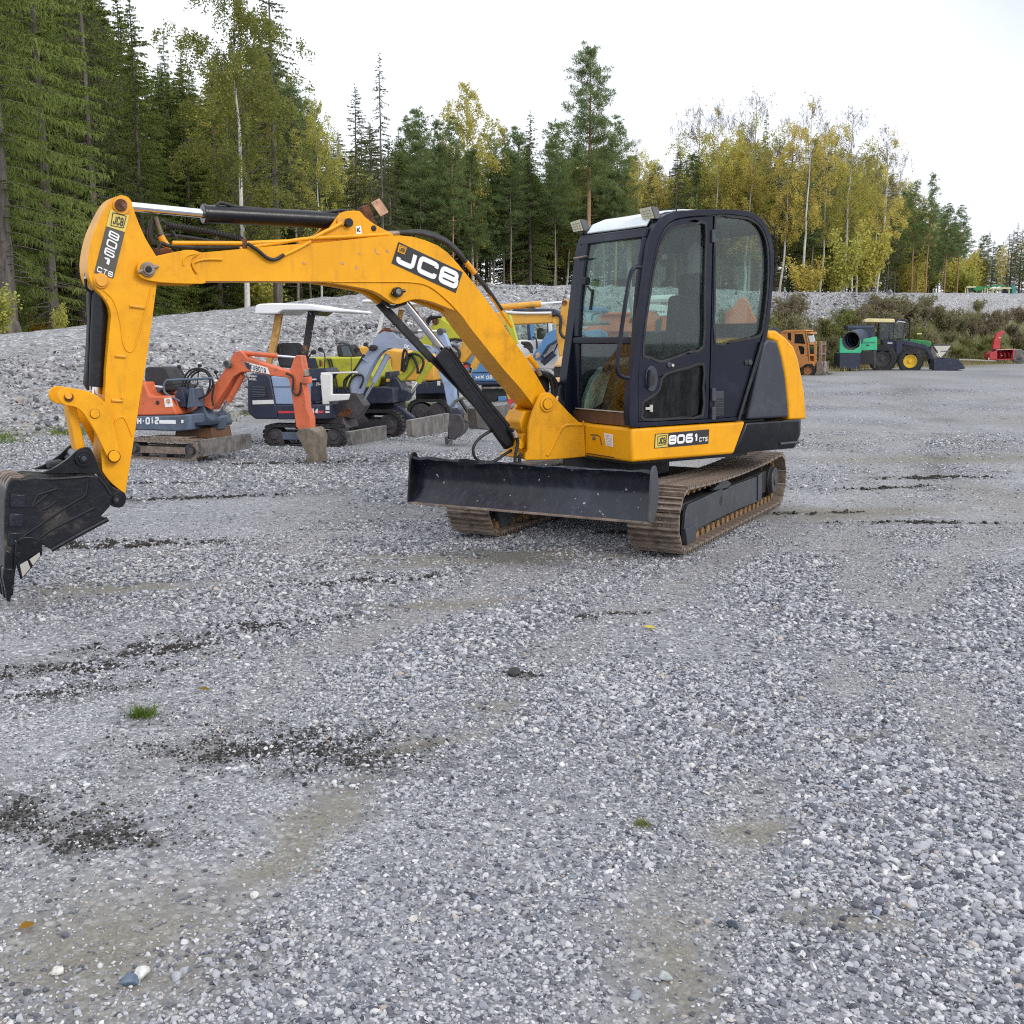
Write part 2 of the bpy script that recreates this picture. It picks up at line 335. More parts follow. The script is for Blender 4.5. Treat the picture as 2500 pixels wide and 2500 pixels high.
# --- ears on the boom top, lamp, pins
ears = smooth(T('z5', [(380,462),(330,440),(430,395),(500,340),(555,262),(590,226),(640,209),(735,210),(775,255),(860,318),(960,372),(1000,404),(800,420),(600,440)], .13), 2)
mb = MB(); mb.prism(ears, .105, .13); mb.prism(ears, -.05, -.025); part(mb, 'cylinder_bracket', 'yellow', .004, boom)
def pin(v, q, r, l0, l1, m='yellow_pin', name='pin', ring=0, parent=None):
    a = U.p(v, q, l1); b = MB(); b.disc(a[0], a[2], r, l0, l1, 24)
    if ring: b.disc(a[0], a[2], ring, l0, l1 - .012, 24)
    return part(b, name, m, .003, parent)
pin('z5', (655,300), .030, .12, .165, 'black', parent=boom); pin('z5', (590,290), .030, .12, .145, 'yellow_pin', parent=boom)
pin('z5', (848,345), .020, .12, .138, 'black', parent=boom); pin('z5', (1040,848), .036, .15, .205, 'black', parent=boom, ring=.02)
pin('z5', (1043,845), .022, .2, .215, 'steelpin', parent=boom)
a = U.p('z5', (1040,848), .19); mb = MB().tube([(a[0]+.055, .185, a[2]-.012), (a[0]-.055, .185, a[2]+.012)], .012); part(mb, 'pin_keeper', 'black', 0, boom)
pin('z4', (725,770), .034, .17, .215, 'shoe', parent=boom, ring=.046); pin('z4', (725,770), .019, .2, .226, 'black', parent=boom)
a = U.p('z4', (725,770), .19); mb = MB().tube([(a[0]+.07, .198, a[2]-.02), (a[0]-.055, .198, a[2]+.02)], .011); part(mb, 'pin_keeper', 'shoe', 0, boom)
# K notice on the ear
q = [U.p('z5', c, .133) for c in ((703,330),(745,325),(752,388),(708,390))]; mb = quad(MB(), q); dk = part(mb, 'sticker', 'white', 0, boom)
mb = lettering(MB(), 'K', *[(p[0], p[1]+.002, p[2]) for p in (lerp(q[0],q[2],.15), lerp(q[1],q[3],.15), lerp(q[3],q[1],.15))], t=.22); part(mb, 'lettering', 'decal_ink', 0, boom)
# rusty work lamp: a box turned on its stalk
c = Vector(U.p('z5', (862,188), .06)); up = (Vector(U.p('z5', (790,150), .06)) - Vector(U.p('z5', (870,265), .06))).normalized()
sx = (Vector(U.p('z5', (862,112), .06)) - Vector(U.p('z5', (790,150), .06))).normalized(); dp = up.cross(sx).normalized()
if dp.y < 0: dp = -dp
lampv = lambda A: [tuple(c + sx*(i*.036*k) + up*(j*.058*k) + dp*d + sx*sh) for d, k, sh in A for i, j in ((-1,-1),(1,-1),(1,1),(-1,1))]
mb = MB(); V = lampv(((.055,.98,0),(-.02,.8,.055))); mb.add(V, [(0,1,2,3),(7,6,5,4)] + [(i, i+4, (i+1)%4+4, (i+1)%4) for i in range(4)])
lamp = part(mb, 'work_lamp', 'rust', .004)
mb = MB(); V = lampv(((.062,1,0),(.056,1,0))); mb.add(V, [(0,1,2,3),(7,6,5,4)] + [(i, i+4, (i+1)%4+4, (i+1)%4) for i in range(4)]); part(mb, 'lamp_face', 'rustpale', 0, lamp)
mb = MB(); mb.tube([U.p('z5', q, .06) for q in ((850,330),(835,280),(800,230))], .022); mb.prism(T('z5', [(742,180),(790,160),(840,300),(790,330),(752,290)], .06), .02, .10); part(mb, 'lamp_bracket', 'rust', .004, lamp)
# --- arm (dipper)
dl, dr = .145, -.065
dip = smooth(T('z4', [(500,157),(440,172),(388,225),(330,325),(268,460),(232,600),(216,720),(228,830),(260,900),(312,962),(370,1032),(402,1098),(411,1160)], dl), 2, False) + T('z4', [(395,1330),(370,1600)], dl) + T('z3', [(826,250),(796,640),(804,800)], dl) + smooth(T('z3', [(810,812),(860,880),(920,935),(985,982)], dl), 2, False) + T('z3', [(1040,640),(1135,0)], dl) + T('z4', [(640,1932),(700,1545),(748,1210),(790,885),(800,700)], dl) + smooth(T('z4', [(780,655),(740,590),(690,505),(640,390),(605,300),(578,205),(545,170)], dl), 2, False)
arm = part(MB().prism(dip, dr, dl), 'arm', 'yellow', .006)
part(MB().tube(smooth([U.p('z4', q, dl+.001) for q in ((350,945),(420,1010),(460,1100),(490,1220),(510,1380),(545,1445),(585,1445),(620,1370),(690,1130),(745,900))], 3, False), .006), 'weld_bead', 'yellow', 0, arm)
part(MB().tube(smooth([U.p('z3', q, dl+.001) for q in ((890,470),(910,405),(950,380),(985,400),(1040,530))], 3, False), .006), 'weld_bead', 'yellow', 0, arm)
for v, pts in (('z4', ((565,1075),(685,1090))), ('z4', ((445,1488),(530,1494))), ('z4', ((415,1855),(505,1862),(505,1835)))): part(MB().tube([U.p(v, q, dl+.004) for q in pts], .010, 6), 'lug', 'yellow_pin', 0, arm)
pin('z4', (497,238), .036, .14, .175, 'rust', parent=arm); pin('z4', (500,245), .052, .14, .158, 'yellow_pin', parent=arm)
pin('z4', (335,865), .034, .14, .172, 'yellow_pin', parent=arm, ring=.046)
# --- arm cylinder above the boom
def cyl(name, v0, q0, v1, q1, v2, q2, l, rr, rb, m='black', rod='chrome', parent=None):
    a, b, c = U.p(v0, q0, l), U.p(v1, q1, l), U.p(v2, q2, l)
    bo = part(MB().tube([b, lerp(b, c, .04), c], rb, 20), name, m, .004, parent)
    part(MB().tube([lerp(a, b, 0), b], rr, 16), 'rod', rod, 0, bo)
    return bo, a, b, c
ac, a, b, c = cyl('arm_cylinder', 'z4', (500,245), 'z4', (1180,312), 'z5', (560,285), .04, .029, .058)
part(MB().tube([lerp(b, c, -.01), lerp(b, c, .012)], .063, 20), 'gland', 'black', .004, ac)
hz = [U.p('z4', q, .06) for q in ((1290,262),(1290,235),(1320,222),(1380,235),(1470,258),(1864,290))] + [U.p('z5', q, .06) for q in ((300,218),(420,226),(520,212),(600,205),(650,212))]
part(MB().tube(smooth(hz, 3, False), .011), 'hose', 'rubber', 0, ac)
# --- boom cylinder and its guard
bc, a, b, c = cyl('boom_cylinder', 'z5', (1050,880), 'y2', (745,610), 'y2', (1590,1800), .04, .030, .062)
gd = T('y2', [(715,620),(760,560),(800,580),(900,740),(1120,1010),(1570,1560),(1640,1620),(1640,1750),(1560,1830),(1480,1750),(1200,1400),(1130,1310),(650,690)], .10)
mb = MB(); mb.prism(gd, .085, .10); mb.prism(T('y2', [(780,560),(820,590),(1150,1020),(1600,1560),(1560,1590),(1100,1010)], .10), -.03, .105); part(mb, 'cylinder_guard', 'black', .004, bc)
mb = MB(); mb.prism(T('y2', [(0,150),(0,60),(60,60),(760,830),(1190,1320),(1130,1310),(700,860)], .0), -.02, .01); mb.prism(T('z5', [(868,950),(910,930),(1330,1400),(1290,1400)], .0), -.022, .012)
part(mb, 'side_guard', 'rubber', .003, bc)
mb = MB().tube(smooth([U.p('z5', q, .09) for q in ((905,920),(960,950),(1000,965),(1040,950),(1100,930))], 3, False), .012); part(mb, 'hose', 'rubber', 0, bc)
# --- kingpost and its flared side plates
a = math.atan2(-.13, .49)
KP = Frame(*U.world(.6, .335, 0)[:2], U.h + a)
def kt(pts, off=0): return KP.side('w3', pts, off)
def k2u(f, l, z): return U.local(KP.world(f, l, z))
plate = [(1510,868),(1440,853),(1310,730),(1180,590),(1110,505),(1060,462),(1000,445),(940,452),(900,472),(862,560),(805,700),(765,825),(742,910),(735,1100),(732,1240),(700,1300),(690,1385),(960,1383),(1200,1368),(1540,1335)]
def kprism(mb, pts2, o0, o1):
    t = MB().prism(pts2, o0, o1); return mb.add([k2u(*p) for p in t.v], t.f)
mb = MB(); P2 = kt(plate); kprism(mb, P2, -.035, .0)
king = part(mb, 'kingpost', 'yellow', .007)
mb = MB(); far = [(590,590),(545,670),(495,770),(478,840),(500,945),(600,1032),(690,960),(740,900),(780,760),(800,640),(700,620)]
fp = U.side('w3', far, -.10); mb.prism(fp, -.13, -.09)
mb.prism(U.side('w3', [(560,690),(700,680),(790,700),(745,900),(600,1030),(520,960),(500,840)], .0), -.10, .12)
mb.prism(U.side('w3', [(600,1030),(730,905),(725,1230),(660,1240),(600,1240),(590,1100)], .07), -.12, .12)
mb.prism(U.side('w3', [(520,1110),(700,1110),(720,1300),(700,1370),(430,1330),(440,1290),(520,1270)], .0), -.10, .12)
part(mb, 'kingpost_core', 'yellow', .012, king)
b = MB(); q = kt([(1000,605)])[0]; c20 = lambda r, n=28: [(q[0] + r*math.cos(2*math.pi*i/n), q[1] + r*math.sin(2*math.pi*i/n)) for i in range(n)]
kprism(b, c20(.063), -.01, .012); kprism(b, c20(.040), 0, .026); part(b, 'pin', 'yellow', .005, king)
b = MB(); kprism(b, c20(.044), 0, .0145); part(b, 'pin_gap', 'brown', 0, king)
b = MB().tube([k2u(p[0], .0, p[1]) for p in kt([(1000,1320),(1060,1220),(1140,1050),(1195,940),(1250,898),(1330,890),(1500,893)])], .013); part(b, 'weld_bead', 'yellow', 0, king)
pin('w3', (643,1170), .034, .10, .145, 'yellow', parent=king, ring=.045)
# hoses round the boom foot
def hose(v, pts, l, r=.013, m='rubber', parent=None, name='hose'):
    p3 = [U.p(v, q[:2], q[2] if len(q) > 2 else l) for q in pts]; return part(MB().tube(smooth(p3, 4, False), r, 10), name, m, 0, parent)
hose('w1', [(715,170),(620,210),(500,300),(430,410),(440,520),(500,590),(600,612),(720,600),(860,510),(960,450)], .06, .012, parent=king)
hose('w1', [(960,150),(1010,230),(1045,320),(1035,420),(1010,520),(1010,640),(1020,720)], .14, .014, parent=king)
hose('w1', [(1100,500),(1075,530),(1065,620),(1065,700)], .14, .015, parent=king)
part(MB().tube([U.p('w1', q, .14) for q in ((985,185),(1012,230),(1020,270))], .017, 10), 'hose_fitting', 'bolt', 0, king)
for k, dl_ in ((0, 0), (28, -.05), (50, -.02)):
    hose('w3', [(870+k,150+k//2),(960+k,190),(1040+k,260),(1075+k,360),(1080+k//2,480),(1060,560)], .06 + dl_, .019, parent=king)
hose('w3', [(1000,260),(1090,300),(1170,340),(1215,400),(1210,500),(1160,580)], -.02, .017, parent=king)
part(MB().prism(T('w3', [(850,150),(920,130),(1010,220),(1060,300),(1060,450),(990,440),(900,330)], .04), -.05, .02), 'hose_bundle', 'rubber', .02, king)
# hard pipes and hoses on the boom
yp = lambda v, pts, l, r=.012: part(MB().tube(smooth([U.p(v, q, l) for q in pts], 3, False), r, 10), 'hydraulic_pipe', 'yellow', 0, boom)
yp('z5', [(-205,505),(100,458),(350,424),(600,412),(960,392)], .15, .013); yp('z5', [(360,428),(450,378),(520,345),(590,305)], .152, .013); yp('z5', [(350,450),(250,505),(130,562)], .18, .011)
part(MB().tube([U.p('z4', q, .15) for q in ((918,553),(1500,555),(1864,540))], .014, 10), 'hydraulic_pipe', 'yellow', 0, boom)
yp('z5', [(1600,655),(1700,775),(1800,925),(1932,1120)], .10, .013); part(MB().tube([U.p('w3', q, .10) for q in ((740,-60),(860,95))], .022, 10), 'hydraulic_pipe', 'yellow', 0, boom)
part(MB().tube([U.p('w3', q, .10) for q in ((850,90),(905,205))], .018, 10), 'hose_fitting', 'shoe', 0, boom)
for dz, l, r in ((0, .10, .017), (8, .05, .018), (20, .0, .016)):
    hose('z5', [(960,388+dz/2),(1100,380-dz/3),(1250,395-dz),(1400,452-dz),(1500,535-dz),(1560,600),(1620,680),(1720,800),(1850,990)], l, r, parent=boom)
part(MB().tube([U.p('z5', q, .10) for q in ((950,388),(1040,386))], .020, 10), 'hose_fitting', 'shoe', 0, boom)
part(MB().tube([U.p('z5', q, .10) for q in ((1570,610),(1640,700))], .021, 10), 'hose_fitting', 'yellow_pin', 0, boom)
hose('z4', [(1540,560),(1620,610),(1700,675),(1770,690),(1840,650)], .19, .012, parent=boom)
b = MB().tube([U.p('z4', q, .15) for q in ((1510,520),(1512,600))], .022, 8); part(b, 'pipe_clamp', 'rust', 0, boom)
hose('z4', [(780,700),(820,560),(900,580),(1100,590),(1300,592),(1480,590)], .05, .012, parent=boom)
sp = [U.p('z4', q, .03) for q in ((860,405),(1000,425),(1200,455),(1400,500),(1500,530))]; sp = smooth(sp, 14, False)
part(MB().tube(sp, .017, 8), 'hose', 'rubber', 0, boom); ax = [Vector(p) for p in sp]; hel = []
for i in range(len(ax)*4):
    t = i/4; k = min(int(t), len(ax)-2); pth = ax[k].lerp(ax[k+1], t-k); w_ = i*.9; hel.append(pth + Vector((.0, math.cos(w_), math.sin(w_)))*.019)
part(MB().tube(hel, .005, 5), 'spiral_guard', 'rubber', 0, boom)
hose('z4', [(780,335),(800,400),(825,470),(850,540),(880,600)], .03, .014, 'shoe', boom); part(MB().tube([U.p('z4', q, .03) for q in ((820,495),(850,545),(890,605))], .022, 10), 'hose_fitting', 'yellow_pin', 0, boom)
hose('z4', [(770,345),(740,420),(735,500),(760,560)], .0, .018, parent=boom); hose('z4', [(830,365),(870,400),(920,460),(950,520)], .02, .012, parent=boom); hose('z4', [(780,500),(900,490),(1100,515),(1300,545),(1500,550)], .0, .012, parent=boom)
part(MB().prism(T('z4', [(755,600),(870,600),(930,640),(780,665)], .0), -.05, .06), 'hose_block', 'rust', .01, boom)
# --- bucket cylinder and guard hoses
bk, a, b, c = cyl('bucket_cylinder', 'w5', (1080,1480), 'w5', (1080,1400), 'z4', (320,900), .04, .03, .053)
part(MB().prism(T('z4', [(215,960),(260,950),(250,1200),(232,1500),(225,1780),(190,1720),(200,1600),(212,1400),(222,1200)], .02), -.03, .05), 'hose_guard', 'rubber', .012, bk)
hose('z4', [(222,790),(200,805),(198,850),(205,920),(225,945),(260,965)], .06, .009, 'black', bk); part(MB().tube([U.p('z4', q, .06) for q in ((205,800),(200,850))], .012, 8), 'hose_fitting', 'bolt', 0, bk)
part(MB().tube([U.p('w5', q, .06) for q in ((1212,660),(1195,1000),(1180,1380))], .008, 8), 'hydraulic_pipe', 'bolt', 0, bk)
# --- bucket linkage
lk = smooth(T('z3', [(458,215),(475,172),(525,148),(600,160),(690,178),(760,212),(828,268),(862,330),(890,420),(918,540),(945,660),(950,705),(920,742),(880,742),(848,700),(800,600),(745,490),(690,400),(640,335),(590,302),(515,288),(472,258)], .185), 2)
mb = MB(); mb.prism(lk, .16, .185); mb.prism(lk, -.105, -.08); link = part(mb, 'bucket_link', 'yellow', .004)
part(MB().prism(T('z3', [(520,250),(592,250),(672,625),(670,700),(600,700),(600,650)], .10), -.02, .10), 'link_rod', 'yellow', .006, link)
pin('z3', (545,225), .026, .18, .20, 'rust', parent=link); pin('z3', (540,215), .020, .19, .206, 'yellow_pin', parent=link); pin('z3', (748,355), .030, .18, .192, 'brown', parent=link); pin('z3', (748,355), .0275, .18, .196, 'yellow', parent=link); pin('z3', (900,692), .0385, .18, .200, 'rust', parent=link); pin('z3', (900,690), .034, .19, .207, 'yellow', parent=link)
# --- bucket
BN, BF = .27, -.12
bprof = [(55,1420),(52,1150),(50,900),(56,650),(68,520),(90,430),(138,372),(250,376),(400,352),(580,365),(800,352),(1000,335),(1140,345),(1280,560),(1266,690),(1165,800),(1240,830),(590,1190),(470,1115),(200,1330),(180,1420)]
bp = T('y8', bprof, BN)
mb = MB(); mb.prism(bp, BN-.022, BN); mb.prism(bp, BF, BF+.022)
back = T('y8', [(55,1420),(52,1150),(50,900),(56,650),(68,520),(90,430),(138,372),(250,376),(400,352),(580,365),(800,352),(1000,335),(1140,345)], BN)
cxy = (sum(p[0] for p in bp)/len(bp), sum(p[1] for p in bp)/len(bp)); inn = [lerp(p, cxy, .07) for p in back]
mb.prism(back + inn[::-1], BF+.02, BN-.021)
bucket = part(mb, 'bucket', 'bucket', .006)
earp = smooth(T('y8', [(490,298),(600,255),(720,180),(800,120),(860,60),(930,20),(1010,8),(1060,55),(1110,180),(1170,320),(1250,430),(1350,505),(1430,530),(1448,610),(1410,690),(1330,700),(1270,640),(1262,560),(1140,350),(1030,310),(500,312)], .17), 2)
mb = MB(); mb.prism(earp, .150, .180); mb.prism(earp, -.10, -.07); part(mb, 'bucket_ear', 'black', .005, bucket)
for q, r in (((968,140), .052), ((1345,615), .048)):
    pin('y8', q, r, -.10, .20, 'black', parent=bucket); pin('y8', q, r*.6, .19, .212, 'black', parent=bucket); pin('y8', q, r*.3, .2, .218, 'frame', parent=bucket)
part(MB().prism(T('y8', [(545,170),(720,150),(720,240),(545,262)], .0), -.05, .06).prism(T('y8', [(745,130),(860,40),(880,100),(780,170)], .0), -.05, .05), 'hose_block', 'rubber', .012, bucket)
mb = MB()
for pts in (((570,378),(800,366),(1000,348),(1035,350)), ((1020,352),(1008,450),(995,540),(960,580),(760,700),(520,860),(270,1035)), ((1090,705),(880,810),(640,930),(460,1045)), ((1130,352),(1210,450),(1275,560)), ((370,690),(430,560),(650,490),(540,560),(375,690)), ((485,725),(570,690),(650,628))):
    part(MB().tube([U.p('y8', q, BN+.001) for q in pts], .0085, 6), 'side_rib', 'black', 0, bucket)
part(MB().tube([U.p('y8', q, BN-.004) for q in ((1240,835),(900,1015),(590,1190))], .016, 8), 'side_edge', 'black', 0, bucket)

for y in (545, 770, 985):
    part(MB().prism(T('y8', [(125-(y-545)*.07,y),(290-(y-545)*.10,y+10),(285-(y-545)*.10,y+155),(110-(y-545)*.06,y+150)], BN), BN-.003, BN+.014), 'wear_pad', 'blade', .004, bucket)
for i in range(5):
    l0 = BF + .02 + i*.078
    rib = T('y8', [(75,500),(88,405),(135,350),(250,335),(300,352),(250,376),(138,372),(90,430)], BN); part(MB().prism(rib, l0, l0+.03), 'heel_rib', 'shoe', .003, bucket)
mb = MB(); sidecut = T('y8', [(180,1110),(210,1050),(270,1035),(440,1050),(480,1110),(490,1250),(200,1345),(160,1420)], BN+.03); mb.prism(sidecut, BN, BN+.03)
sc_ = part(mb, 'side_cutter', 'black', .005, bucket)
mb = MB(); mb.prism(T('y8', [(190,1350),(460,1200),(490,1245),(365,1400),(245,1535)], BN+.032), BN+.0, BN+.03); part(mb, 'side_cutter', 'black', .004, bucket)
mb = MB(); mb.prism(T('y8', [(228,1360),(315,1312),(350,1400),(258,1505)], BN+.032), BN+.028, BN+.034); mb.prism(T('y8', [(338,1300),(455,1218),(465,1262),(378,1372)], BN+.032), BN+.028, BN+.034); part(mb, 'worn_face', 'lightgrey', .002, sc_)
for q in ((240,1085),(410,1135),(215,1250)): pin('y8', q, .017, BN+.02, BN+.042, 'black', 'bolt', parent=bucket)
part(MB().prism(T('y8', [(50,1180),(170,1230),(180,1420),(52,1420)], BN), BF, BN+.004), 'cutting_edge', 'black', .008, bucket)
tt = T('y8', [(35,1400),(180,1400),(165,1500),(160,1600),(158,1715),(130,1722),(124,1790),(85,1790),(60,1640),(30,1500)], BN)
for i in range(4):
    l1 = BN + .01 - i*.107; tw = part(MB().prism(tt[:4] + tt[-2:], l1-.075, l1).prism(tt[3:8] + [tt[8]], l1-.06, l1-.015), 'bucket_tooth', 'black', .006, bucket)

# --- undercarriage: two crawler tracks of steel shoes
R_, HALF, FC = .238, 1.33, -.39
per = 2*(2*HALF) + 2*math.pi*R_; NS = 50; pitch = per/NS
def track_at(s):
    s %= per; L2 = 2*HALF
    if s < L2: return (-HALF + s, R_*2 + .0, 0.0)                   # along the top, rear to front
    s -= L2
    if s < math.pi*R_:
        a = s/R_; return (HALF + R_*math.sin(a), R_ + R_*math.cos(a), a)
    s -= math.pi*R_
    if s < L2: return (HALF - s, 0.0, math.pi)
    s -= L2; a = math.pi + s/R_; return (-HALF + R_*math.sin(a), R_ + R_*math.cos(a), a)
sh = MB(); hw = .20
sh.box(-pitch*.47, pitch*.47, -hw, hw, -.014, 0)
for f in (-.047, 0, .047): sh.prism([(f-.011, 0), (f+.011, 0), (f+.006, .024), (f-.006, .024)], -hw, hw)
for f in (-.024, .024):
    for l in (-.055, .055): sh.box(f-.009, f+.009, l-.009, l+.009, 0, .009)
def ang(fr): return fr.h - U.h
shoe0 = None; base_z = .038
dW = W.h - U.h
def w2u(f, l, z): return (f*math.cos(dW) - l*math.sin(dW), f*math.sin(dW) + l*math.cos(dW), z)
for side in (1, -1):
    lc = side*.80; tr = MB()
    tr.tube([w2u(FC-HALF, lc, R_+base_z), w2u(FC+HALF, lc, R_+base_z)], .06, 8)
    tro = part(tr, 'crawler_track', 'shoe')
    for i in range(NS):
        f, z, a = track_at(i*pitch + .03); sag = -.035*math.sin(math.pi*(f+HALF)/(2*HALF))*(1 if a == 0 else 0)
        if shoe0 is None:
            o = shoe0 = part(sh, 'track_shoe', 'shoe', 0, tro)
        else: o = copy_part(shoe0, tro)
        o.location = w2u(f+FC, lc, z + base_z + sag + .01); o.rotation_euler = (Matrix.Rotation(dW, 3, 'Z') @ Matrix.Rotation(a, 3, 'Y')).to_euler()
    ch = MB()
    for i in range(NS):
        f, z, a = track_at(i*pitch + .09); rr = .035
        cz = z + base_z; d = Vector((f - max(-HALF, min(HALF, f)), 0, cz - R_ - base_z)); k = 1 - .042/max(d.length, .01)
        f2 = max(-HALF, min(HALF, f)) + d.x*k + FC; z2 = R_ + base_z + d.z*k
        for l in (-.06, .085):
            ch.tube([w2u(f2, lc + l - .014, z2), w2u(f2, lc + l + .014, z2)], .042, 8)
        ch.tube([w2u(f2, lc - .06, z2), w2u(f2, lc + .06, z2)], .016, 6)
    co_ = part(ch, 'track_chain', 'chain', 0, tro); co_['kind'] = 'stuff'
    mb = MB()
    def wp(pts, l0, l1, v='w2', lv=None):
        t = MB().prism(W.side(v, pts, .93 if lv is None else lv), l0, l1); mb.add([w2u(*p) for p in t.v], t.f)
    if side == 1: l0, l1 = .90, .93
    else: l0, l1 = -.73, -.70
    fp_ = [(740,607),(1120,430),(1130,455),(1195,425),(1200,405),(1530,285),(1545,560),(1480,590),(1300,660),(1000,800),(820,905),(810,1000),(706,1060),(692,900),(715,690)]
    wp(fp_, l0, l1)
    tf = part(mb, 'track_frame', 'frame', .005)
    mb = MB(); 
    for pq, a_, b_ in (([(1030,450),(1130,340),(1180,320),(1240,370),(1200,420)], l0-.02, l1-.012), ([(690,880),(808,835),(812,990),(710,1062)], l0, l1+.012), ([(1512,280),(1552,262),(1548,560),(1508,560)], l0-.03, l1+.012)):
        mb = MB(); wp(pq, a_, b_); part(mb, 'frame_plate', 'frame', .004, tf)
    mb = MB(); t = W.p('w2', (1105,565), .93); cc = MB().disc(t[0], t[2], .04, l1-.002, l1+.001, 20); mb.add([w2u(*p) for p in cc.v], cc.f); part(mb, 'access_hole', 'rubber', 0, tf)
    mb = MB(); cc = MB().box(FC-1.2, FC+1.2, lc-.10, l0 if side == 1 else lc+.10, .17, .38) if side == 1 else MB().box(FC-1.2, FC+1.2, lc-.13, lc+.07, .17, .38); mb.add([w2u(*p) for p in cc.v], cc.f); part(mb, 'frame_beam', 'rubber', .01, tf)
    mb = MB(); cc = MB().disc(FC-HALF, R_+base_z, .17, lc-.05, lc+.05, 24).disc(FC-HALF, R_+base_z, .14, lc-.06, lc+.12, 24); mb.add([w2u(*p) for p in cc.v], cc.f); dv = part(mb, 'drive_sprocket', 'rubber', .006)
    mb = MB(); cc = MB().disc(FC-HALF, R_+base_z, .125, lc+.11, lc+.155, 28).disc(FC-HALF, R_+base_z, .05, lc+.15, lc+.165, 16); mb.add([w2u(*p) for p in cc.v], cc.f); part(mb, 'hub_cap', 'frame', .005, dv)
    mb = MB(); cc = MB().disc(FC+HALF, R_+base_z, .175, lc-.06, lc+.06, 24); mb.add([w2u(*p) for p in cc.v], cc.f); part(mb, 'idler_wheel', 'rubber', .01)
    mb = MB()
    for k in range(6): cc = MB().disc(FC-.95 + k*.38, .15, .07, lc-.08, lc+.09, 14); mb.add([w2u(*p) for p in cc.v], cc.f)
    part(mb, 'track_roller', 'rubber', 0)
# cross frame, slewing ring
mb = MB(); cc = MB().prism([(.55,-.72),(.55,.72),(-.55,.72),(-.55,-.72)], .34, .50, 'z'); mb.add([w2u(*p) for p in cc.v], cc.f); part(mb, 'cross_frame', 'rubber', .02)
n = 32; mb = MB().prism([(.46*math.cos(2*math.pi*i/n), .46*math.sin(2*math.pi*i/n)) for i in range(n)], .50, .69, 'z'); part(mb, 'slewing_ring', 'rubber', .01)
# --- dozer blade
fb = 1.83; zb = .40
sec = [(fb+.015, zb), (fb-.02, zb+.045), (fb-.075, zb+.105), (fb-.095, zb+.17), (fb-.088, zb+.23), (fb-.058, zb+.29), (fb-.022, zb+.325), (fb-.03, zb+.343), (fb-.078, zb+.328), (fb-.115, zb+.25), (fb-.125, zb+.16), (fb-.09, zb+.06), (fb-.04, zb)]
l0, l1 = -.915, 1.02; nb = 26; vs = []; rngb = random.Random(4)
for j in range(nb + 1):
    l = l0 + (l1-l0)*j/nb
    for i, (f, z) in enumerate(sec):
        w_ = rngb.uniform(-.006, .006) if i in (6, 7) else (rngb.uniform(-.003, .003)); vs.append(w2u(f + w_, l, z + w_*(1.5 if i in (6, 7) else .6)))
ns_ = len(sec); fs = [(j*ns_+i, j*ns_+(i+1) % ns_, (j+1)*ns_+(i+1) % ns_, (j+1)*ns_+i) for j in range(nb) for i in range(ns_)] + [tuple(range(ns_)), tuple(range(nb*ns_, (nb+1)*ns_))]
bl = part(MB().add(vs, fs), 'dozer_blade', 'blade', 0, angle=50)
cheek = smooth([(fb+.02, zb), (fb+.03, zb+.03), (fb+.012, zb+.2), (fb-.005, zb+.33), (fb-.04, zb+.375), (fb-.09, zb+.36), (fb-.135, zb+.25), (fb-.13, zb+.1), (fb-.06, zb)], 2)
for l in (l0, l1):
    mb = MB(); cc = MB().prism(cheek, l-.008, l+.008); mb.add([w2u(*p) for p in cc.v], cc.f); part(mb, 'blade_cheek', 'frame' if l > 0 else 'black', .003, bl)
mb = MB()
for l in (-.42, .42):
    cc = MB().prism([(fb-.10, zb+.02), (fb-.10, zb+.22), (.95, .52), (.5, .5), (.5, .34), (.95, .36)], l-.05, l+.05); mb.add([w2u(*p) for p in cc.v], cc.f)
part(mb, 'blade_arm', 'black', .006, bl)
mb = MB(); cc = MB().prism([(fb+.03, zb-.012), (fb+.03, zb+.004), (fb-.03, zb+.004), (fb-.03, zb-.012)], l0, l1); mb.add([w2u(*p) for p in cc.v], cc.f); part(mb, 'cutting_edge', 'shoe', .002, bl)
# --- deck, cab, engine cover, counterweight of the yellow excavator
LS = .90
side_deck = T('z1', [(705,1440),(1380,1398),(1310,1590),(705,1640)], LS)
zt, z0 = .957, .69
f0 = .605; fr_ = side_deck[1][0]; frb = side_deck[2][0]
mb = MB(); pl = [(f0, -.55), (f0, LS), (fr_, LS), (fr_, -.86), (f0-.3, -.86)]
mb.prism(side_deck, .32, LS); mb.prism([(f0-.02, zt-.004), (fr_, zt-.004), (frb, z0+.004), (f0-.02, z0+.004)], -.86, .33)
deck = part(mb, 'deck', 'yellow', .022, seg=3)
part(MB().box(fr_-.1, f0-.05, -.80, .84, z0-.03, z0+.02), 'deck_underside', 'rubber', .01, deck)
mb = MB(); mb.tube([U.pf('w3', q, f0+.002) for q in ((1600,1030),(1700,1035),(1735,1060),(1755,1175))], .005, 6); mb.tube([U.pf('w3', q, f0+.002) for q in ((1545,1285),(1700,1310),(1925,1345))], .004, 6); part(mb, 'hatch_seam', 'brown', 0, deck)
q = U.pf('w3', (1655,1075), f0); part(MB().prism([(q[1]+.016*math.cos(i), q[2]+.016*math.sin(i)) for i in [k*.5236 for k in range(12)]], f0, f0+.012, 'f'), 'hatch_lock', 'shoe', .003, deck)
q = [U.pf('w3', c, f0+.004) for c in ((1785,1005),(1908,1030),(1918,1200),(1815,1180))]; st = part(quad(MB(), q), 'sticker', 'white', 0, deck)
mb = MB()
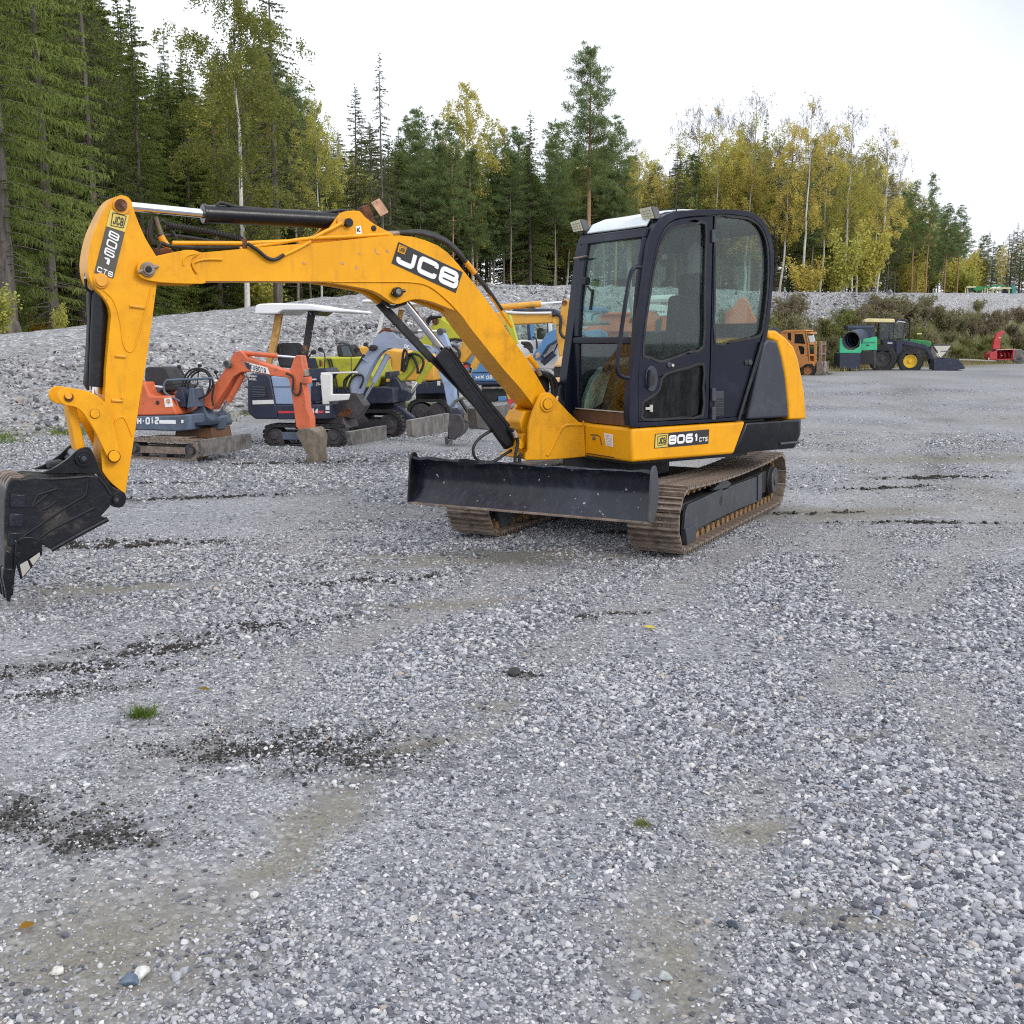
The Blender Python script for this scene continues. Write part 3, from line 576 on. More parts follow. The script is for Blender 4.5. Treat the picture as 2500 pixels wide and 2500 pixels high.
for j in range(7):
    a0, a1 = .10 + j*.125, .10 + j*.125 + .06
    quad(mb, [tuple(np.array(lerp(lerp(q[0],q[1],x), lerp(q[3],q[2],x), y)) + np.array((.002,0,0))) for x, y in ((.1,a0),(.88,a0),(.88,a1),(.1,a1))])
part(mb, 'sticker_print', 'sticker', 0, st)
part(MB().tube([U.p('w3', q, .34) for q in ((1500,840),(1506,880))], .008, 6), 'bolt', 'yellow_pin', 0, deck)
def decal(v, cs, l, m, name='decal', parent=None):
    q = [U.p(v, c, l) for c in cs]; return part(quad(MB(), q), name, m, 0, parent), q
up2 = lambda p, k=.002: (p[0], p[1]+k, p[2])
def badge(q, parent, thick=.19):
    """yellow maker's badge: skewed black box round three letters, q = TL, TR, BR, BL"""
    g = lambda x, y: up2(lerp(lerp(q[0], q[1], x), lerp(q[3], q[2], x), y))
    mb = MB(); ring = [(.16,.14),(.86,.10),(.86,.80),(.22,.88)]
    for i in range(4):
        a_, b_ = ring[i], ring[(i+1) % 4]; stroke(mb, [a_, b_], .045, lambda x, y: g(x, y))
    lettering(mb, 'JCB', g(.25,.26), g(.78,.24), g(.29,.76), thick, .62, .10)
    return part(mb, 'lettering', 'decal_ink', 0, parent)
# name plate on the deck side
d, q = decal('z1', ((843,1472),(1163,1444),(1158,1530),(838,1558)), LS+.002, 'decal', parent=deck)
yq = [up2(lerp(lerp(q[0],q[1],x), lerp(q[3],q[2],x), y)) for x, y in ((.012,.05),(.235,.05),(.235,.95),(.012,.95))]
y_ = part(quad(MB(), yq), 'badge', 'decal_yellow', 0, deck); badge(yq, deck)
g = lambda x, y: up2(lerp(lerp(q[0], q[1], x), lerp(q[3], q[2], x), y))
part(lettering(MB(), '8061', g(.25,.18), g(.80,.18), g(.25,.82), .27, 1.35, .14, .25), 'lettering', 'white', 0, d)
part(lettering(MB(), 'CTS', g(.815,.50), g(.975,.50), g(.815,.80), .2, 1.35, .2, .25), 'lettering', 'white', 0, d)
# boom decal
d, q = decal('z5', ((1040,452),(1545,690),(1490,855),(985,620)), LN+.003, 'decal', parent=boom)
g = lambda x, y: up2(lerp(lerp(q[0], q[1], x), lerp(q[3], q[2], x), y))
part(lettering(MB(), 'JCB', g(.03,.12), g(.975,.10), g(.045,.90), .27, 1.42, .17, .22), 'lettering', 'white', 0, d)
yq = [up2(U.p('z5', c, LN+.006)) for c in ((1044,472),(1105,496),(1085,552),(1030,530))]
part(quad(MB(), yq), 'badge', 'yellow', 0, boom); badge(yq, boom, .3)
# arm decal, characters stacked down the plate
d, q = decal('z4', ((405,275),(560,325),(430,848),(270,800)), dl+.003, 'decal_grey', parent=arm)
g = lambda x, y: up2(lerp(lerp(q[0], q[1], x), lerp(q[3], q[2], x), y))
yq = [g(0,0), g(1,0), g(1,.265), g(0,.265)]; part(quad(MB(), yq), 'badge', 'decal_yellow', 0, arm); badge(yq, arm)
for i, ch in enumerate('8061'):
    a0 = .30 + i*.133; part(lettering(MB(), ch, g(.22,a0), g(.78,a0+.03), g(.22,a0+.112), .20, 1.3), 'lettering', 'white', 0, d)
part(lettering(MB(), 'CTB', g(.10,.885), g(.92,.91), g(.10,.965), .2, 1.3, .25), 'lettering', 'white', 0, d)
mb = MB()
for c in ((735,545),(860,520),(880,545),(955,525),(710,655),(600,620),(295,620)):
    p = U.p('z5', c, LN+.002); r_ = random.Random(c[0]); w_, h_ = r_.uniform(.006,.015), r_.uniform(.004,.02); quad(mb, [(p[0]-w_, p[1], p[2]-h_), (p[0]+w_*.7, p[1], p[2]-h_*.8), (p[0]+w_, p[1], p[2]+h_), (p[0]-w_*.6, p[1], p[2]+h_*.7)])
part(mb, 'paint_scrape', 'rustpale', 0, boom)
# --- cab: near side ring, door, rear quarter, far side ring
outer = smooth(T('z1', [(735,1432),(696,1424),(690,1300),(702,1150),(728,960),(750,790),(778,560),(798,400),(815,310),(842,240),(885,190),(945,165),(1050,152),(1170,148),(1290,148),(1375,155),(1440,180),(1490,228),(1524,300),(1540,390),(1541,500),(1532,640),(1518,790),(1500,905)], LS), 2, False) + T('z1', [(1475,985),(1342,1390)], LS)
hole = smooth(T('z1', [(740,1250),(744,1100),(772,850),(803,600),(826,470),(846,375),(878,290),(925,226),(1000,196),(1120,184),(1260,178),(1360,186),(1425,208),(1470,250),(1500,310),(1517,390),(1521,500),(1512,640),(1497,780),(1474,905)], LS), 2, False) + T('z1', [(1335,1372),(1160,1386),(742,1404)], LS)
ring = part(MB().prism(outer, .835, .905, 'l', [hole]), 'cab_frame', 'navy', .012, seg=3)
win1 = smooth(T('z1', [(1143,232),(1141,420),(1137,700),(1130,955),(1060,985),(975,1015),(905,1040),(862,1042),(820,1022),(777,1010),(780,930),(792,800),(830,560),(855,430),(880,350),(910,295),(950,262),(1010,245),(1080,237)], LS), 2)
win2 = smooth(T('z1', [(1130,1062),(1128,1200),(1124,1362),(1000,1376),(782,1388),(772,1340),(770,1292),(800,1268),(845,1240),(872,1205),(882,1160),(905,1122),(960,1102),(1040,1083)], LS), 2)
door_o = smooth(T('z1', [(746,1250),(748,1100),(776,850),(807,600),(830,470),(850,378),(882,294),(928,231),(1001,201),(1100,190)], LS), 2, False) + T('z1', [(1188,186),(1182,500),(1172,900),(1160,1384),(746,1402)], LS)
door = part(MB().prism(door_o, .862, .898, 'l', [win1, win2]), 'cab_door', 'navy', .006)
def pane(name, outl, l, m='glass', parent=None, t=.006): return part(MB().prism(outl, l-t, l), name, m, 0, parent)
def offset(pts, d):
    ar = sum(pts[i-1][0]*pts[i][1] - pts[i][0]*pts[i-1][1] for i in range(len(pts))); sg = 1 if ar > 0 else -1; r = []; n = len(pts)
    for i in range(n):
        a, b, c = Vector(pts[i-1]), Vector(pts[i]), Vector(pts[(i+1) % n]); u = (b-a).normalized(); v = (c-b).normalized()
        n1 = Vector((u.y, -u.x))*sg; n2 = Vector((v.y, -v.x))*sg; m = (n1+n2); m = m.normalized() if m.length > 1e-4 else n1; r.append(tuple(b + m*(d/max(.6, m.dot(n1)))))
    return r
grow = lambda pts, k: (lambda c: [lerp(c, p, k) for p in pts])((sum(p[0] for p in pts)/len(pts), sum(p[1] for p in pts)/len(pts)))
pane('window_pane', offset(win1, .008), .878, parent=door); pane('window_pane', offset(win2, .008), .876, 'dark_glass', parent=door)
seal = lambda w, l, par: part(MB().prism(offset(w, .011), l-.012, l, 'l', [offset(w, -.009)]), 'window_seal', 'rubber', .002, par)
seal(win1, .902, door); seal(win2, .902, door)
win3 = smooth(T('z1', [(1202,196),(1290,190),(1385,200),(1440,225),(1480,275),(1503,340),(1512,430),(1512,560),(1500,700),(1484,820),(1465,890),(1380,912),(1290,926),(1200,938),(1196,700),(1200,440)], LS), 2)
quart_o = T('z1', [(1194,186)], LS) + smooth(T('z1', [(1260,182),(1360,190),(1422,211),(1466,252),(1496,311),(1513,390),(1517,500),(1508,640),(1493,780),(1470,903)], LS), 2, False) + T('z1', [(1331,1368),(1166,1382),(1178,900),(1188,500)], LS)
qt = part(MB().prism(quart_o, .862, .896, 'l', [win3]), 'rear_quarter', 'navy', .006)
pane('window_pane', offset(win3, .008), .878, parent=qt); seal(win3, .901, qt)
# far side of the cab: same outline, one large opening
LFR = .06
farhole = grow(hole, .93); farhole = [p for p in farhole]
fwin = smooth(T('z1', [(790,880),(800,760),(835,560),(862,420),(900,310),(960,255),(1080,225),(1260,210),(1380,225),(1450,280),(1478,390),(1480,520),(1465,720),(1440,860),(1250,915),(1000,925)], LS), 2)
fr2 = part(MB().prism(outer, LFR-.05, LFR+.045, 'l', [fwin]), 'cab_frame', 'navy', .012)
pane('window_pane', grow(fwin, 1.02), LFR, parent=fr2)
fp3 = T('z1', [(1165,225),(1195,225),(1190,925),(1160,925)], LS); part(MB().prism(fp3, LFR-.03, LFR+.03), 'window_bar', 'navy', .005, fr2)
# roof skin following the side profile, front header, windscreen frames
prof = [(.455,2.44),(.43,2.49),(.37,2.535),(.25,2.575),(.08,2.60),(-.2,2.615),(-.5,2.615),(-.70,2.575),(-.82,2.48),(-.88,2.34),(-.895,2.2),(-.885,2.0),(-.85,1.75),(-.80,1.55)]
def skin(mb, pr, l0, l1, t=.02):
    ins = []
    for i, p in enumerate(pr):
        d = Vector(pr[min(i+1, len(pr)-1)]) - Vector(pr[max(i-1, 0)]); d.normalize(); ins.append((p[0] + d.y*t, p[1] - d.x*t))
    return mb.prism(pr + ins[::-1], l0, l1)
part(skin(MB(), prof[2:9], LFR+.04, .84, -.02), 'cab_roof', 'navy', .006)
hat = part(skin(MB(), [(.445,2.468),(.385,2.538),(.25,2.588),(.06,2.612),(-.25,2.622)], LFR+.06, .825, -.018), 'roof_hatch', 'roof', .006)
rearw = skin(MB(), prof[9:], LFR+.10, .80, -.006); part(rearw, 'rear_window', 'glass', 0)
mb = MB(); skin(mb, prof[8:], LFR+.04, LFR+.10, -.03); skin(mb, prof[8:], .80, .84, -.03); skin(mb, prof[12:], LFR+.04, .84, -.03); part(mb, 'rear_window_frame', 'navy', .006)
mb = MB(); fl = T('z1', [(1300,205),(1380,212),(1430,240),(1450,300),(1440,360),(1400,370),(1340,360),(1300,380),(1290,440),(1270,400),(1230,330),(1215,250)], LS)
part(MB().prism(fl, LFR+.02, LFR+.024), 'torn_window_film', 'rubber', 0, fr2)
fw = [(.555,.96),(.563,1.35),(.560,1.62),(.545,1.9),(.51,2.2),(.475,2.38),(.455,2.44)]
def fz(z):
    for (a, b), (c, d) in zip(fw, fw[1:]):
        if z <= d: return a + (c-a)*(z-b)/(d-b)
    return fw[-1][0]
def fstrip(mb, z0, z1, l0, l1, t=.04, off=0, n=5):
    q = [(fz(z0 + (z1-z0)*i/n) + off, z0 + (z1-z0)*i/n) for i in range(n+1)]; return mb.prism(q + [(a-t, b) for a, b in q[::-1]], l0, l1)
mb = MB(); fstrip(mb, 2.375, 2.45, LFR, .86); part(mb, 'windscreen_header', 'navy', .01)
mb = MB(); fstrip(mb, 1.585, 1.64, LFR, .86, .05, .008); part(mb, 'windscreen_bar', 'navy', .008)
mb = MB(); fstrip(mb, 1.64, 2.40, LFR+.03, LFR+.115, .04); fstrip(mb, 1.64, 2.40, .815, .855, .04); fstrip(mb, 1.05, 1.60, LFR+.03, LFR+.115, .04); fstrip(mb, 1.05, 1.60, .84, .86, .04); part(mb, 'windscreen_post', 'navy', .01)
part(fstrip(MB(), 1.63, 2.39, LFR+.10, .83, .006, -.018), 'windscreen', 'glass', 0)
part(fstrip(MB(), 1.06, 1.60, LFR+.10, .85, .006, -.018), 'lower_windscreen', 'glass', 0)
mb = MB(); fstrip(mb, .955, 1.065, LFR, .86, .05, -.006, 2); part(mb, 'front_sill', 'brown', .006)
mb = MB(); fstrip(mb, 1.06, 1.068, LFR+.08, .86, .02, .004, 1); part(mb, 'sill_trim', 'lightgrey', .001)
hr = [U.p('z1', q, .93) for q in ((775,488),(735,486),(708,505),(692,560))] + [U.p('z1', q, .95) for q in ((668,700),(640,900),(622,1040),(620,1095),(640,1130),(690,1143))]
hr = [(p[0], p[1] if i else .90, p[2]) for i, p in enumerate(hr)]
part(MB().tube(smooth(hr, 4, False), .016, 12), 'grab_handle', 'navy', 0, door)
# far front details: clip, wiper blade, mirror stub
a = U.pf('z1', (440,570), .55); part(MB().box(.53, .575, a[1]-.03, a[1]+.02, a[2]-.03, a[2]+.03), 'window_catch', 'navy', .006, fr2)
mb = MB(); mb.tube([U.pf('z1', q, .53) for q in ((478,620),(462,740))], .012, 8); mb.tube([U.pf('z1', q, .545) for q in ((445,600),(475,640))], .008, 6); part(mb, 'wiper', 'rubber', 0, fr2)
part(MB().tube([U.pf('z1', q, .52) for q in ((365,438),(440,424))], .009, 8), 'mirror_stub', 'shoe', 0, fr2)
# door furniture
def disc_at(v, q, r, l0, l1, n=20): p = U.p(v, q, l1); return MB().disc(p[0], p[2], r, l0, l1, n)
hd = smooth(T('z1', [(825,1070),(848,1090),(858,1140),(852,1190),(830,1222),(802,1215),(788,1170),(790,1110),(805,1080)], .90), 2)
dh = part(MB().prism(hd, .89, .906), 'door_handle', 'cover', .005, door); part(MB().prism(grow(hd, .55), .9, .908), 'handle_recess', 'rubber', .002, dh)
part(MB().tube([U.p('z1', q, .915) for q in ((812,1095),(806,1140),(806,1200))], .012, 8), 'handle_grip', 'navy', 0, dh)
part(disc_at('z1', (930,1064), .022, .89, .908), 'door_lock', 'frame', .004, door); part(disc_at('z1', (951,1068), .013, .89, .912), 'lock_cylinder', 'bolt', .002, door)
part(MB().prism(T('z1', [(785,1315),(812,1313),(812,1300),(828,1300),(828,1342),(812,1342),(812,1330),(785,1330)], .89), .885, .897), 'window_catch', 'lightgrey', .002, door)
for y in (305, 1240, 1350): part(MB().prism(T('z1', [(1178,y-38),(1200,y-38),(1198,y+38),(1176,y+38)], .905), .89, .914), 'door_hinge', 'frame', .004, door)
vx = T('z1', [(1192,1222),(1250,1218),(1250,1362),(1192,1370)], .90); vt = part(MB().prism(vx, .89, .9), 'vent', 'cover', .003, qt)
for i in range(7):
    y = 1262 + i*14.5; part(MB().prism(T('z1', [(1195,y),(1248,y-2),(1248,y+6),(1195,y+8)], .902), .897, .904), 'slat', 'rubber', .001, vt)
c_ = part(disc_at('z1', (1408,1050), .024, .89, .91), 'quarter_latch', 'frame', .004, qt); part(disc_at('z1', (1385,1050), .024, .89, .905), 'latch_shadow_disc', 'rubber', .003, qt)  # the dark second disc stands for the latch's shadow
# roof lamps
def flood(v, fq, l, depth=.07):
    cpt = [Vector(U.pf(v, q, l)) for q in fq]; b = (cpt[1]-cpt[0]).cross(cpt[3]-cpt[0]).normalized()
    if b.x > 0: b = -b
    ctr = sum(cpt, Vector())/4; bk_ = [ctr + (p-ctr)*.92 + b*depth + Vector((0,.0,0)) for p in cpt]
    o = part(MB().add([tuple(p) for p in cpt] + [tuple(p) for p in bk_], [(0,1,2,3),(7,6,5,4)] + [(i, i+4, (i+1)%4+4, (i+1)%4) for i in range(4)]), 'roof_lamp', 'grey', .008)
    n_ = -b*.004; part(MB().add([tuple(ctr + (p-ctr)*.88 + n_) for p in cpt], [(0,1,2,3)]), 'lens', 'lens', 0, o)
    mb = MB()
    for i in range(1, 4):
        t = i/4; mb.tube([tuple(ctr + (lerp_v(cpt[0], cpt[3], t)-ctr)*.86 + n_*1.5), tuple(ctr + (lerp_v(cpt[1], cpt[2], t)-ctr)*.86 + n_*1.5)], .003, 5)
        mb.tube([tuple(ctr + (lerp_v(cpt[0], cpt[1], t)-ctr)*.86 + n_*1.5), tuple(ctr + (lerp_v(cpt[3], cpt[2], t)-ctr)*.86 + n_*1.5)], .003, 5)
    part(mb, 'lens_grid', 'lightgrey', 0, o)
    return o, ctr + b*depth*.5
lerp_v = lambda a, b, t: a + (b-a)*t
o, c1 = flood('w4', ((1235,205),(1455,155),(1525,375),(1300,400)), .40); part(MB().tube([tuple(c1), U.pf('w4', (1490,440), .37)], .02, 8), 'lamp_stalk', 'rubber', 0, o)
o, c2 = flood('w4', ((75,430),(255,370),(325,580),(140,610)), .43); part(MB().tube([tuple(c2), U.pf('w4', (360,610), .40), U.pf('w4', (440,640), .38)], .02, 8), 'lamp_stalk', 'rubber', 0, o)
hw_ = [U.pf('w4', q, .3) for q in ((320,490),(420,550),(560,570),(650,560),(700,520),(720,570),(860,560),(960,480),(1050,470))]; part(MB().tube(smooth(hw_, 3, False), .006, 6), 'lamp_cable', 'rubber', 0, hat)
part(MB().tube(smooth([U.pf('w4', q, .15) for q in ((1570,245),(1650,215),(1860,205),(1880,180))], 2, False), .004, 6), 'lamp_cable', 'rubber', 0, hat)
part(MB().tube([U.pf('w4', q, .15) for q in ((1870,200),(1872,290))], .006, 6), 'aerial_stub', 'rubber', 0, hat)
part(MB().tube(smooth([U.p('z1', q, .85) for q in ((1480,180),(1520,240),(1545,260),(1550,320))], 2, False), .006, 6), 'lamp_cable', 'rubber', 0, ring)
# --- inside the cab
inn_ = lambda v, pts, l: T(v, pts, l)
sb = smooth(inn_('y4', [(1480,270),(1530,262),(1570,310),(1578,420),(1572,470),(1600,540),(1590,620),(1550,680),(1500,680),(1480,500),(1470,380)], .5), 2)
mb = MB(); mb.prism([(-.30,1.98),(-.36,1.99),(-.40,1.94),(-.42,1.7),(-.38,1.40),(-.30,1.22),(-.18,1.22),(-.20,1.4),(-.27,1.6),(-.28,1.8)], .28, .70); st = part(mb, 'operator_seat', 'fabric', .03)
part(MB().prism([(-.33,2.16),(-.38,2.16),(-.42,2.08),(-.40,1.98),(-.34,1.97),(-.31,2.05)], .38, .60), 'headrest', 'fabric', .02, st)
part(MB().prism([(.18,1.34),(.22,1.28),(.15,1.20),(-.25,1.20),(-.25,1.34)], .28, .70), 'seat_cushion', 'fabric', .03, st)
part(MB().prism(smooth(inn_('y4', [(1205,590),(1225,510),(1290,460),(1350,445),(1360,520),(1290,530),(1240,570)], .3), 2), .27, .32), 'seat_trim', 'lightgrey', .005, st)
part(MB().prism([(.1,1.20),(.1,.99),(-.35,.99),(-.35,1.20)], .32, .66), 'seat_base', 'rubber', .01, st)
pl_ = inn_('y4', [(1143,-200),(1320,-200),(1345,420),(1300,640),(1143,640)], .12)
vp_ = part(MB().prism(smooth(pl_, 2), .10, .19), 'vent_pillar', 'grey', .01)
for y in (-90, 128, 300):
    p = U.p('y4', (1183,y), .19); part(MB().disc(p[0], p[2], .034, .18, .205, 18), 'air_vent', 'rubber', .004, vp_)
mb = MB(); mb.prism(inn_('y4', [(785,600),(1135,575),(1135,680),(1000,760),(800,800)], .12), .09, .30); part(mb, 'side_console', 'grey', .01)
part(MB().box(-.75, .53, LFR+.04, .84, .96, 1.0), 'cab_floor', 'rubber', .004)
mb = MB(); mb.prism([(-.42,1.0),(-.42,1.55),(-.80,1.55),(-.74,1.0)], LFR+.04, .84); part(mb, 'rear_bulkhead', 'grey', .01)
mb = MB(); mb.prism([(.45,1.0),(.36,1.0),(.24,1.42),(.30,1.44)], .30, .42); mb.prism([(.36,1.42),(.16,1.48),(.16,1.44),(.34,1.36)], .22, .46); part(mb, 'control_pedestal', 'rubber', .01)
for l in (.34, .50):
    b = MB().tube(smooth([(.34,l,1.0),(.32,l,1.2),(.26,l+.01,1.38)], 3, False), .011, 8); t_ = part(b, 'travel_lever', 'lightgrey', 0); part(MB().tube([(.26,l+.01,1.38),(.25,l+.01,1.44)], .018, 8), 'knob', 'rubber', .002, t_)
for l in (.16, .78):
    b = MB().tube(smooth([(.02,l,1.40),(.05,l,1.52),(.05,l,1.60)], 3, False), .012, 8); t_ = part(b, 'joystick', 'rubber', 0); part(MB().tube([(.05,l,1.58),(.055,l,1.68)], .024, 10), 'grip', 'rubber', .006, t_)
part(MB().prism([(.16,1.02),(.16,1.38),(-.35,1.38),(-.35,1.02)], .72, .82), 'side_console', 'grey', .02)
part(MB().prism(smooth([(.50,1.03),(.30,1.10),(.18,1.28),(.22,1.42),(.40,1.30)], 2), LFR+.05, LFR+.12), 'corner_panel', 'lightgrey', .01)
part(MB().tube(smooth([U.pf('z1', q, .30) for q in ((690,345),(695,600),(720,850))], 3, False), .018, 8), 'window_bar', 'lightgrey', 0, fr2)
# --- engine cover, yellow hood, counterweight
cov = T('z1', [(1478,938),(1500,912),(1558,925),(1585,1020),(1606,1140),(1618,1260),(1626,1372),(1384,1386)], LS)
part(MB().prism(cov, .86, .915), 'side_cover', 'cover', .02, seg=3)
part(MB().tube([U.p('z1', q, .912) for q in ((1472,930),(1455,990),(1335,1388))], .012, 8), 'cover_seal', 'rubber', 0)
hp = [(-.96,1.68),(-1.02,1.655),(-1.10,1.60),(-1.19,1.51),(-1.26,1.41),(-1.32,1.28),(-1.365,1.14),(-1.39,.97)]
nl = 13; vs = []
def bulge(l): return .27*(1 - (abs(l)/.9)**2.2)
for j in range(nl):
    l = -.88 + 1.76*j/(nl-1); e = .05*max(0, (abs(l)-.78)/.1)**2 * .6
    for f, z in hp: vs.append((f - bulge(l)*min(1, (1.75-z)/.35) + e, l, z))
k = len(hp); fs = [(j*k+i, j*k+i+1, (j+1)*k+i+1, (j+1)*k+i) for j in range(nl-1) for i in range(k-1)]
mb = MB().add(vs, fs)
sd_ = T('z1', [(1508,862),(1560,862),(1612,900),(1662,955),(1690,1030),(1708,1120),(1725,1220),(1738,1385),(1632,1392),(1622,1260),(1610,1140),(1588,1020),(1562,930),(1505,910)], .885)
mb.prism(sd_, .80, .885)
hood = part(mb, 'engine_hood', 'yellow', .02, angle=40)
mb = MB(); mb.prism([(-.62,1.60),(-.90,1.66),(-.97,1.68),(-1.2,1.50),(-1.3,1.2),(-1.3,.96),(-.6,.96)], -.87, .80); part(mb, 'hood_body', 'yellow', .02, hood)
pc = [U.p('z1', q, .80) for q in ((1520,905),(1560,868))]; c0 = Vector(pc[0]); c1_ = Vector(pc[1])
part(MB().tube([tuple(c0), tuple(lerp_v(c0, c1_, .75)), tuple(c1_)], .062, 12, .05), 'filler_cap', 'rubber', .012)
def plan(R, lx, f_front, n=18, cr=.07):
    q = []
    for i in range(n+1):
        l = lx - 2*lx*i/n; f = -math.sqrt(R*R - l*l); e = cr*(max(0, (abs(l)-(lx-.12))/.12)**2.5); q.append((f+e, l))
    return [(f_front, lx)] + q + [(f_front, -lx)]
cwp = T('z1', [(1380,1397),(1310,1590)], LS)
mb = MB(); z1_, z2_ = .69, .945; Pu = plan(1.645, .9, cwp[0][0]-.004); Pd = plan(1.60, .885, cwp[1][0]-.004)
n = len(Pu); vs = [(f, l, z2_) for f, l in Pu] + [(f, l, z1_+.05) for f, l in Pu[:1]] ; vs = [(f, l, z2_) for f, l in Pu] + [(f, l, .80) for f, l in [(cwp[0][0]*.45+cwp[1][0]*.55, Pu[0][1])] + Pu[1:-1] + [(cwp[0][0]*.45+cwp[1][0]*.55, Pu[-1][1])]] + [(f, l, z1_) for f, l in Pd]
fs = [tuple(range(n))[::-1], tuple(range(2*n, 3*n))] + [(r*n+i, r*n+(i+1) % n, (r+1)*n+(i+1) % n, (r+1)*n+i) for r in (0, 1) for i in range(n)]
cw = part(MB().add(vs, fs), 'counterweight', 'black', .02, seg=3)
part(MB().tube([U.p('z1', q, LS-.004) for q in ((1580,1530),(1690,1520))], .012, 8), 'step_edge', 'frame', 0, cw)
part(MB().box(-.9, -.55, -.8, .86, .93, .96), 'cover_ledge', 'rubber', .005, cw)
# ------------------------------------------------------------------ ground: one sheet to the horizon, finer near the camera
def vnoise(x, y, seed=0):
    xi, yi = np.floor(x).astype(np.int64), np.floor(y).astype(np.int64); xf, yf = x - xi, y - yi
    u, v = xf*xf*(3-2*xf), yf*yf*(3-2*yf)
    def hsh(a, b):
        h = (a*374761393 + b*668265263 + seed*1442695041) & 0xFFFFFFFF; h = ((h ^ (h >> 13))*1274126177) & 0xFFFFFFFF
        return ((h ^ (h >> 16)) & 0xFFFF)/65535.0
    return (hsh(xi, yi)*(1-u) + hsh(xi+1, yi)*u)*(1-v) + (hsh(xi, yi+1)*(1-u) + hsh(xi+1, yi+1)*u)*v
def fbm(x, y, seed=0, o=4):
    r = 0; a = .5; s = 1.0
    for i in range(o): r = r + a*vnoise(x*s, y*s, seed+i*17); a *= .5; s *= 2.03
    return r/(1-.5**o)
# damp dark crumbly patches and bare sandy patches, each with its own place and shape (centre pixel -> ground point, half sizes in m, turn)
def gp(x, y): p = on_ground(x, y); return p.x, p.y
DARK = [(gp(345,1600), .14,.06,.0), (gp(440,1575), .42,.10,.25), (gp(620,1530), .40,.09,.3), (gp(225,1630), .45,.10,.3), (gp(60,1690), .45,.09,.35), (gp(880,1420), .45,.10,.35), (gp(690,1820), .46,.20,-.1), (gp(560,1850), .2,.07,-.2), (gp(840,1860), .2,.08,0), (gp(1255,1645), .07,.045,.1), (gp(60,1980), .35,.12,.1), (gp(180,2050), .30,.10,.1),
        (gp(2270,1165), .6,.12,.1), (gp(2180,1190), .5,.07,.3), (gp(2000,1250), .45,.06,.2), (gp(2280,1275), .6,.07,.0), (gp(1450,1500), .25,.05,.1), (gp(1340,1650), .2,.04,.1), (gp(700,1130), .9,.12,.2), (gp(480,1215), .8,.09,.2), (gp(330,1330), .6,.10,.1), (gp(1560,1300), .3,.05,.1), (gp(400,1180), .5,.06,.1)]
SAND = [(gp(760,2030), .13,.46,-.30), (gp(250,2320), .36,.34,-.5), (gp(1190,1720), .14,.10,.3), (gp(1040,1815), .30,.07,.55), (gp(1640,2350), .13,.34,-.15), (gp(1180,1360), 1.3,.30,.15), (gp(1750,1780), .16,.06,0), (gp(2130,1790), .15,.06,.1), (gp(250,1435), .7,.16,.1), (gp(1870,2030), .2,.10,.2), (gp(1100,1470), .6,.12,.2), (gp(2080,2250), .16,.10,.3), (gp(2050,1250), 1.2,.35,.2), (gp(2300,1120), 2.0,.6,.1)]
def mask(x, y, L, warp, seed, edge=.6):
    wx = x + warp*(fbm(x*5, y*5, seed) - .5)*2; wy = y + warp*(fbm(x*5+40, y*5+9, seed+3) - .5)*2
    m = np.zeros_like(x)
    for (cx, cy), a, b, t in L:
        dx, dy = wx-cx, wy-cy; c, s = math.cos(t), math.sin(t)
        d = np.sqrt(((dx*c + dy*s)/a)**2 + ((-dx*s + dy*c)/b)**2); m = np.maximum(m, np.clip((1+edge-d)/(2*edge), 0, 1))
    return m
def dark_mask(x, y):
    m = mask(x, y, [(c, a*1.25, b*1.35, t) for c, a, b, t in DARK], .2, 5, .85); return m*np.clip((fbm(x*9, y*9, 77, 3)-.34)*3.5, 0, 1)
def sand_mask(x, y): return mask(x, y, SAND, .12, 9)
LANES = [[(330,2470),(520,2230),(760,2030),(1040,1815),(1300,1620),(1700,1400),(2250,1160)], [(1500,2490),(1640,2330),(1800,2050),(1960,1790),(2200,1480),(2480,1240)], [(-80,2160),(300,1900),(640,1690),(950,1530),(1250,1420)], [(-60,1500),(250,1440),(700,1350),(1180,1370)], [(2500,1900),(2300,1700),(2130,1500),(2080,1300),(2200,1080)]]
LANEP = [np.array([gp(*q) for q in L]) for L in LANES]
def lane_mask(x, y):
    x = np.asarray(x, float); wx = x + (fbm(x*1.7, y*1.7, 101) - .5)*.30; m = np.zeros_like(x)
    for Pp in LANEP:
        o = np.argsort(Pp[:, 1]); cx = np.interp(y, Pp[o, 1], Pp[o, 0]); w = .17 + .012*np.asarray(y); d = np.abs(wx - cx)/w; inside = (y > Pp[:, 1].min() - .3) & (y < Pp[:, 1].max() + 1)
        m = np.maximum(m, np.clip(1.35 - d, 0, 1)*inside)
    return m*np.clip((fbm(x*2.5, np.asarray(y)*1.2, 103) - .22)*3.2, .0, 1)
def coarse(x, y):
    """where the loose stone lies thick (1) and where it is driven flat (0)"""
    c = np.clip((fbm(x*.42 + 3, y*.42, 111) - .36)*3.6 + .10*(4.5 - y)*(y < 6) - .16*np.clip(x - .8, 0, 3) , 0, 1); c = np.maximum(c*.9, np.clip((fbm(x*1.9, y*1.9, 113) - .52)*5, 0, 1)*.6)
    return c*(1 - .8*lane_mask(x, y))
def ground_h(x, y):
    near = np.exp(-((y-5)/14.0)**2)
    return ((fbm(x*1.1, y*1.1, 2) - .5)*.035 + (fbm(x*5, y*5, 3, 3) - .5)*.014)*near - .004*sand_mask(x, y)*near - .012*lane_mask(x, y)*near
def lines(lo, d0, d1, step, hi, g=1.16):
    a = list(np.arange(d0, d1 + 1e-6, step)); s = step
    while a[-1] < hi: s *= g; a.append(a[-1] + s)
    s = step
    while a[0] > lo: s *= g; a.insert(0, a[0] - s)
    return np.array(a)
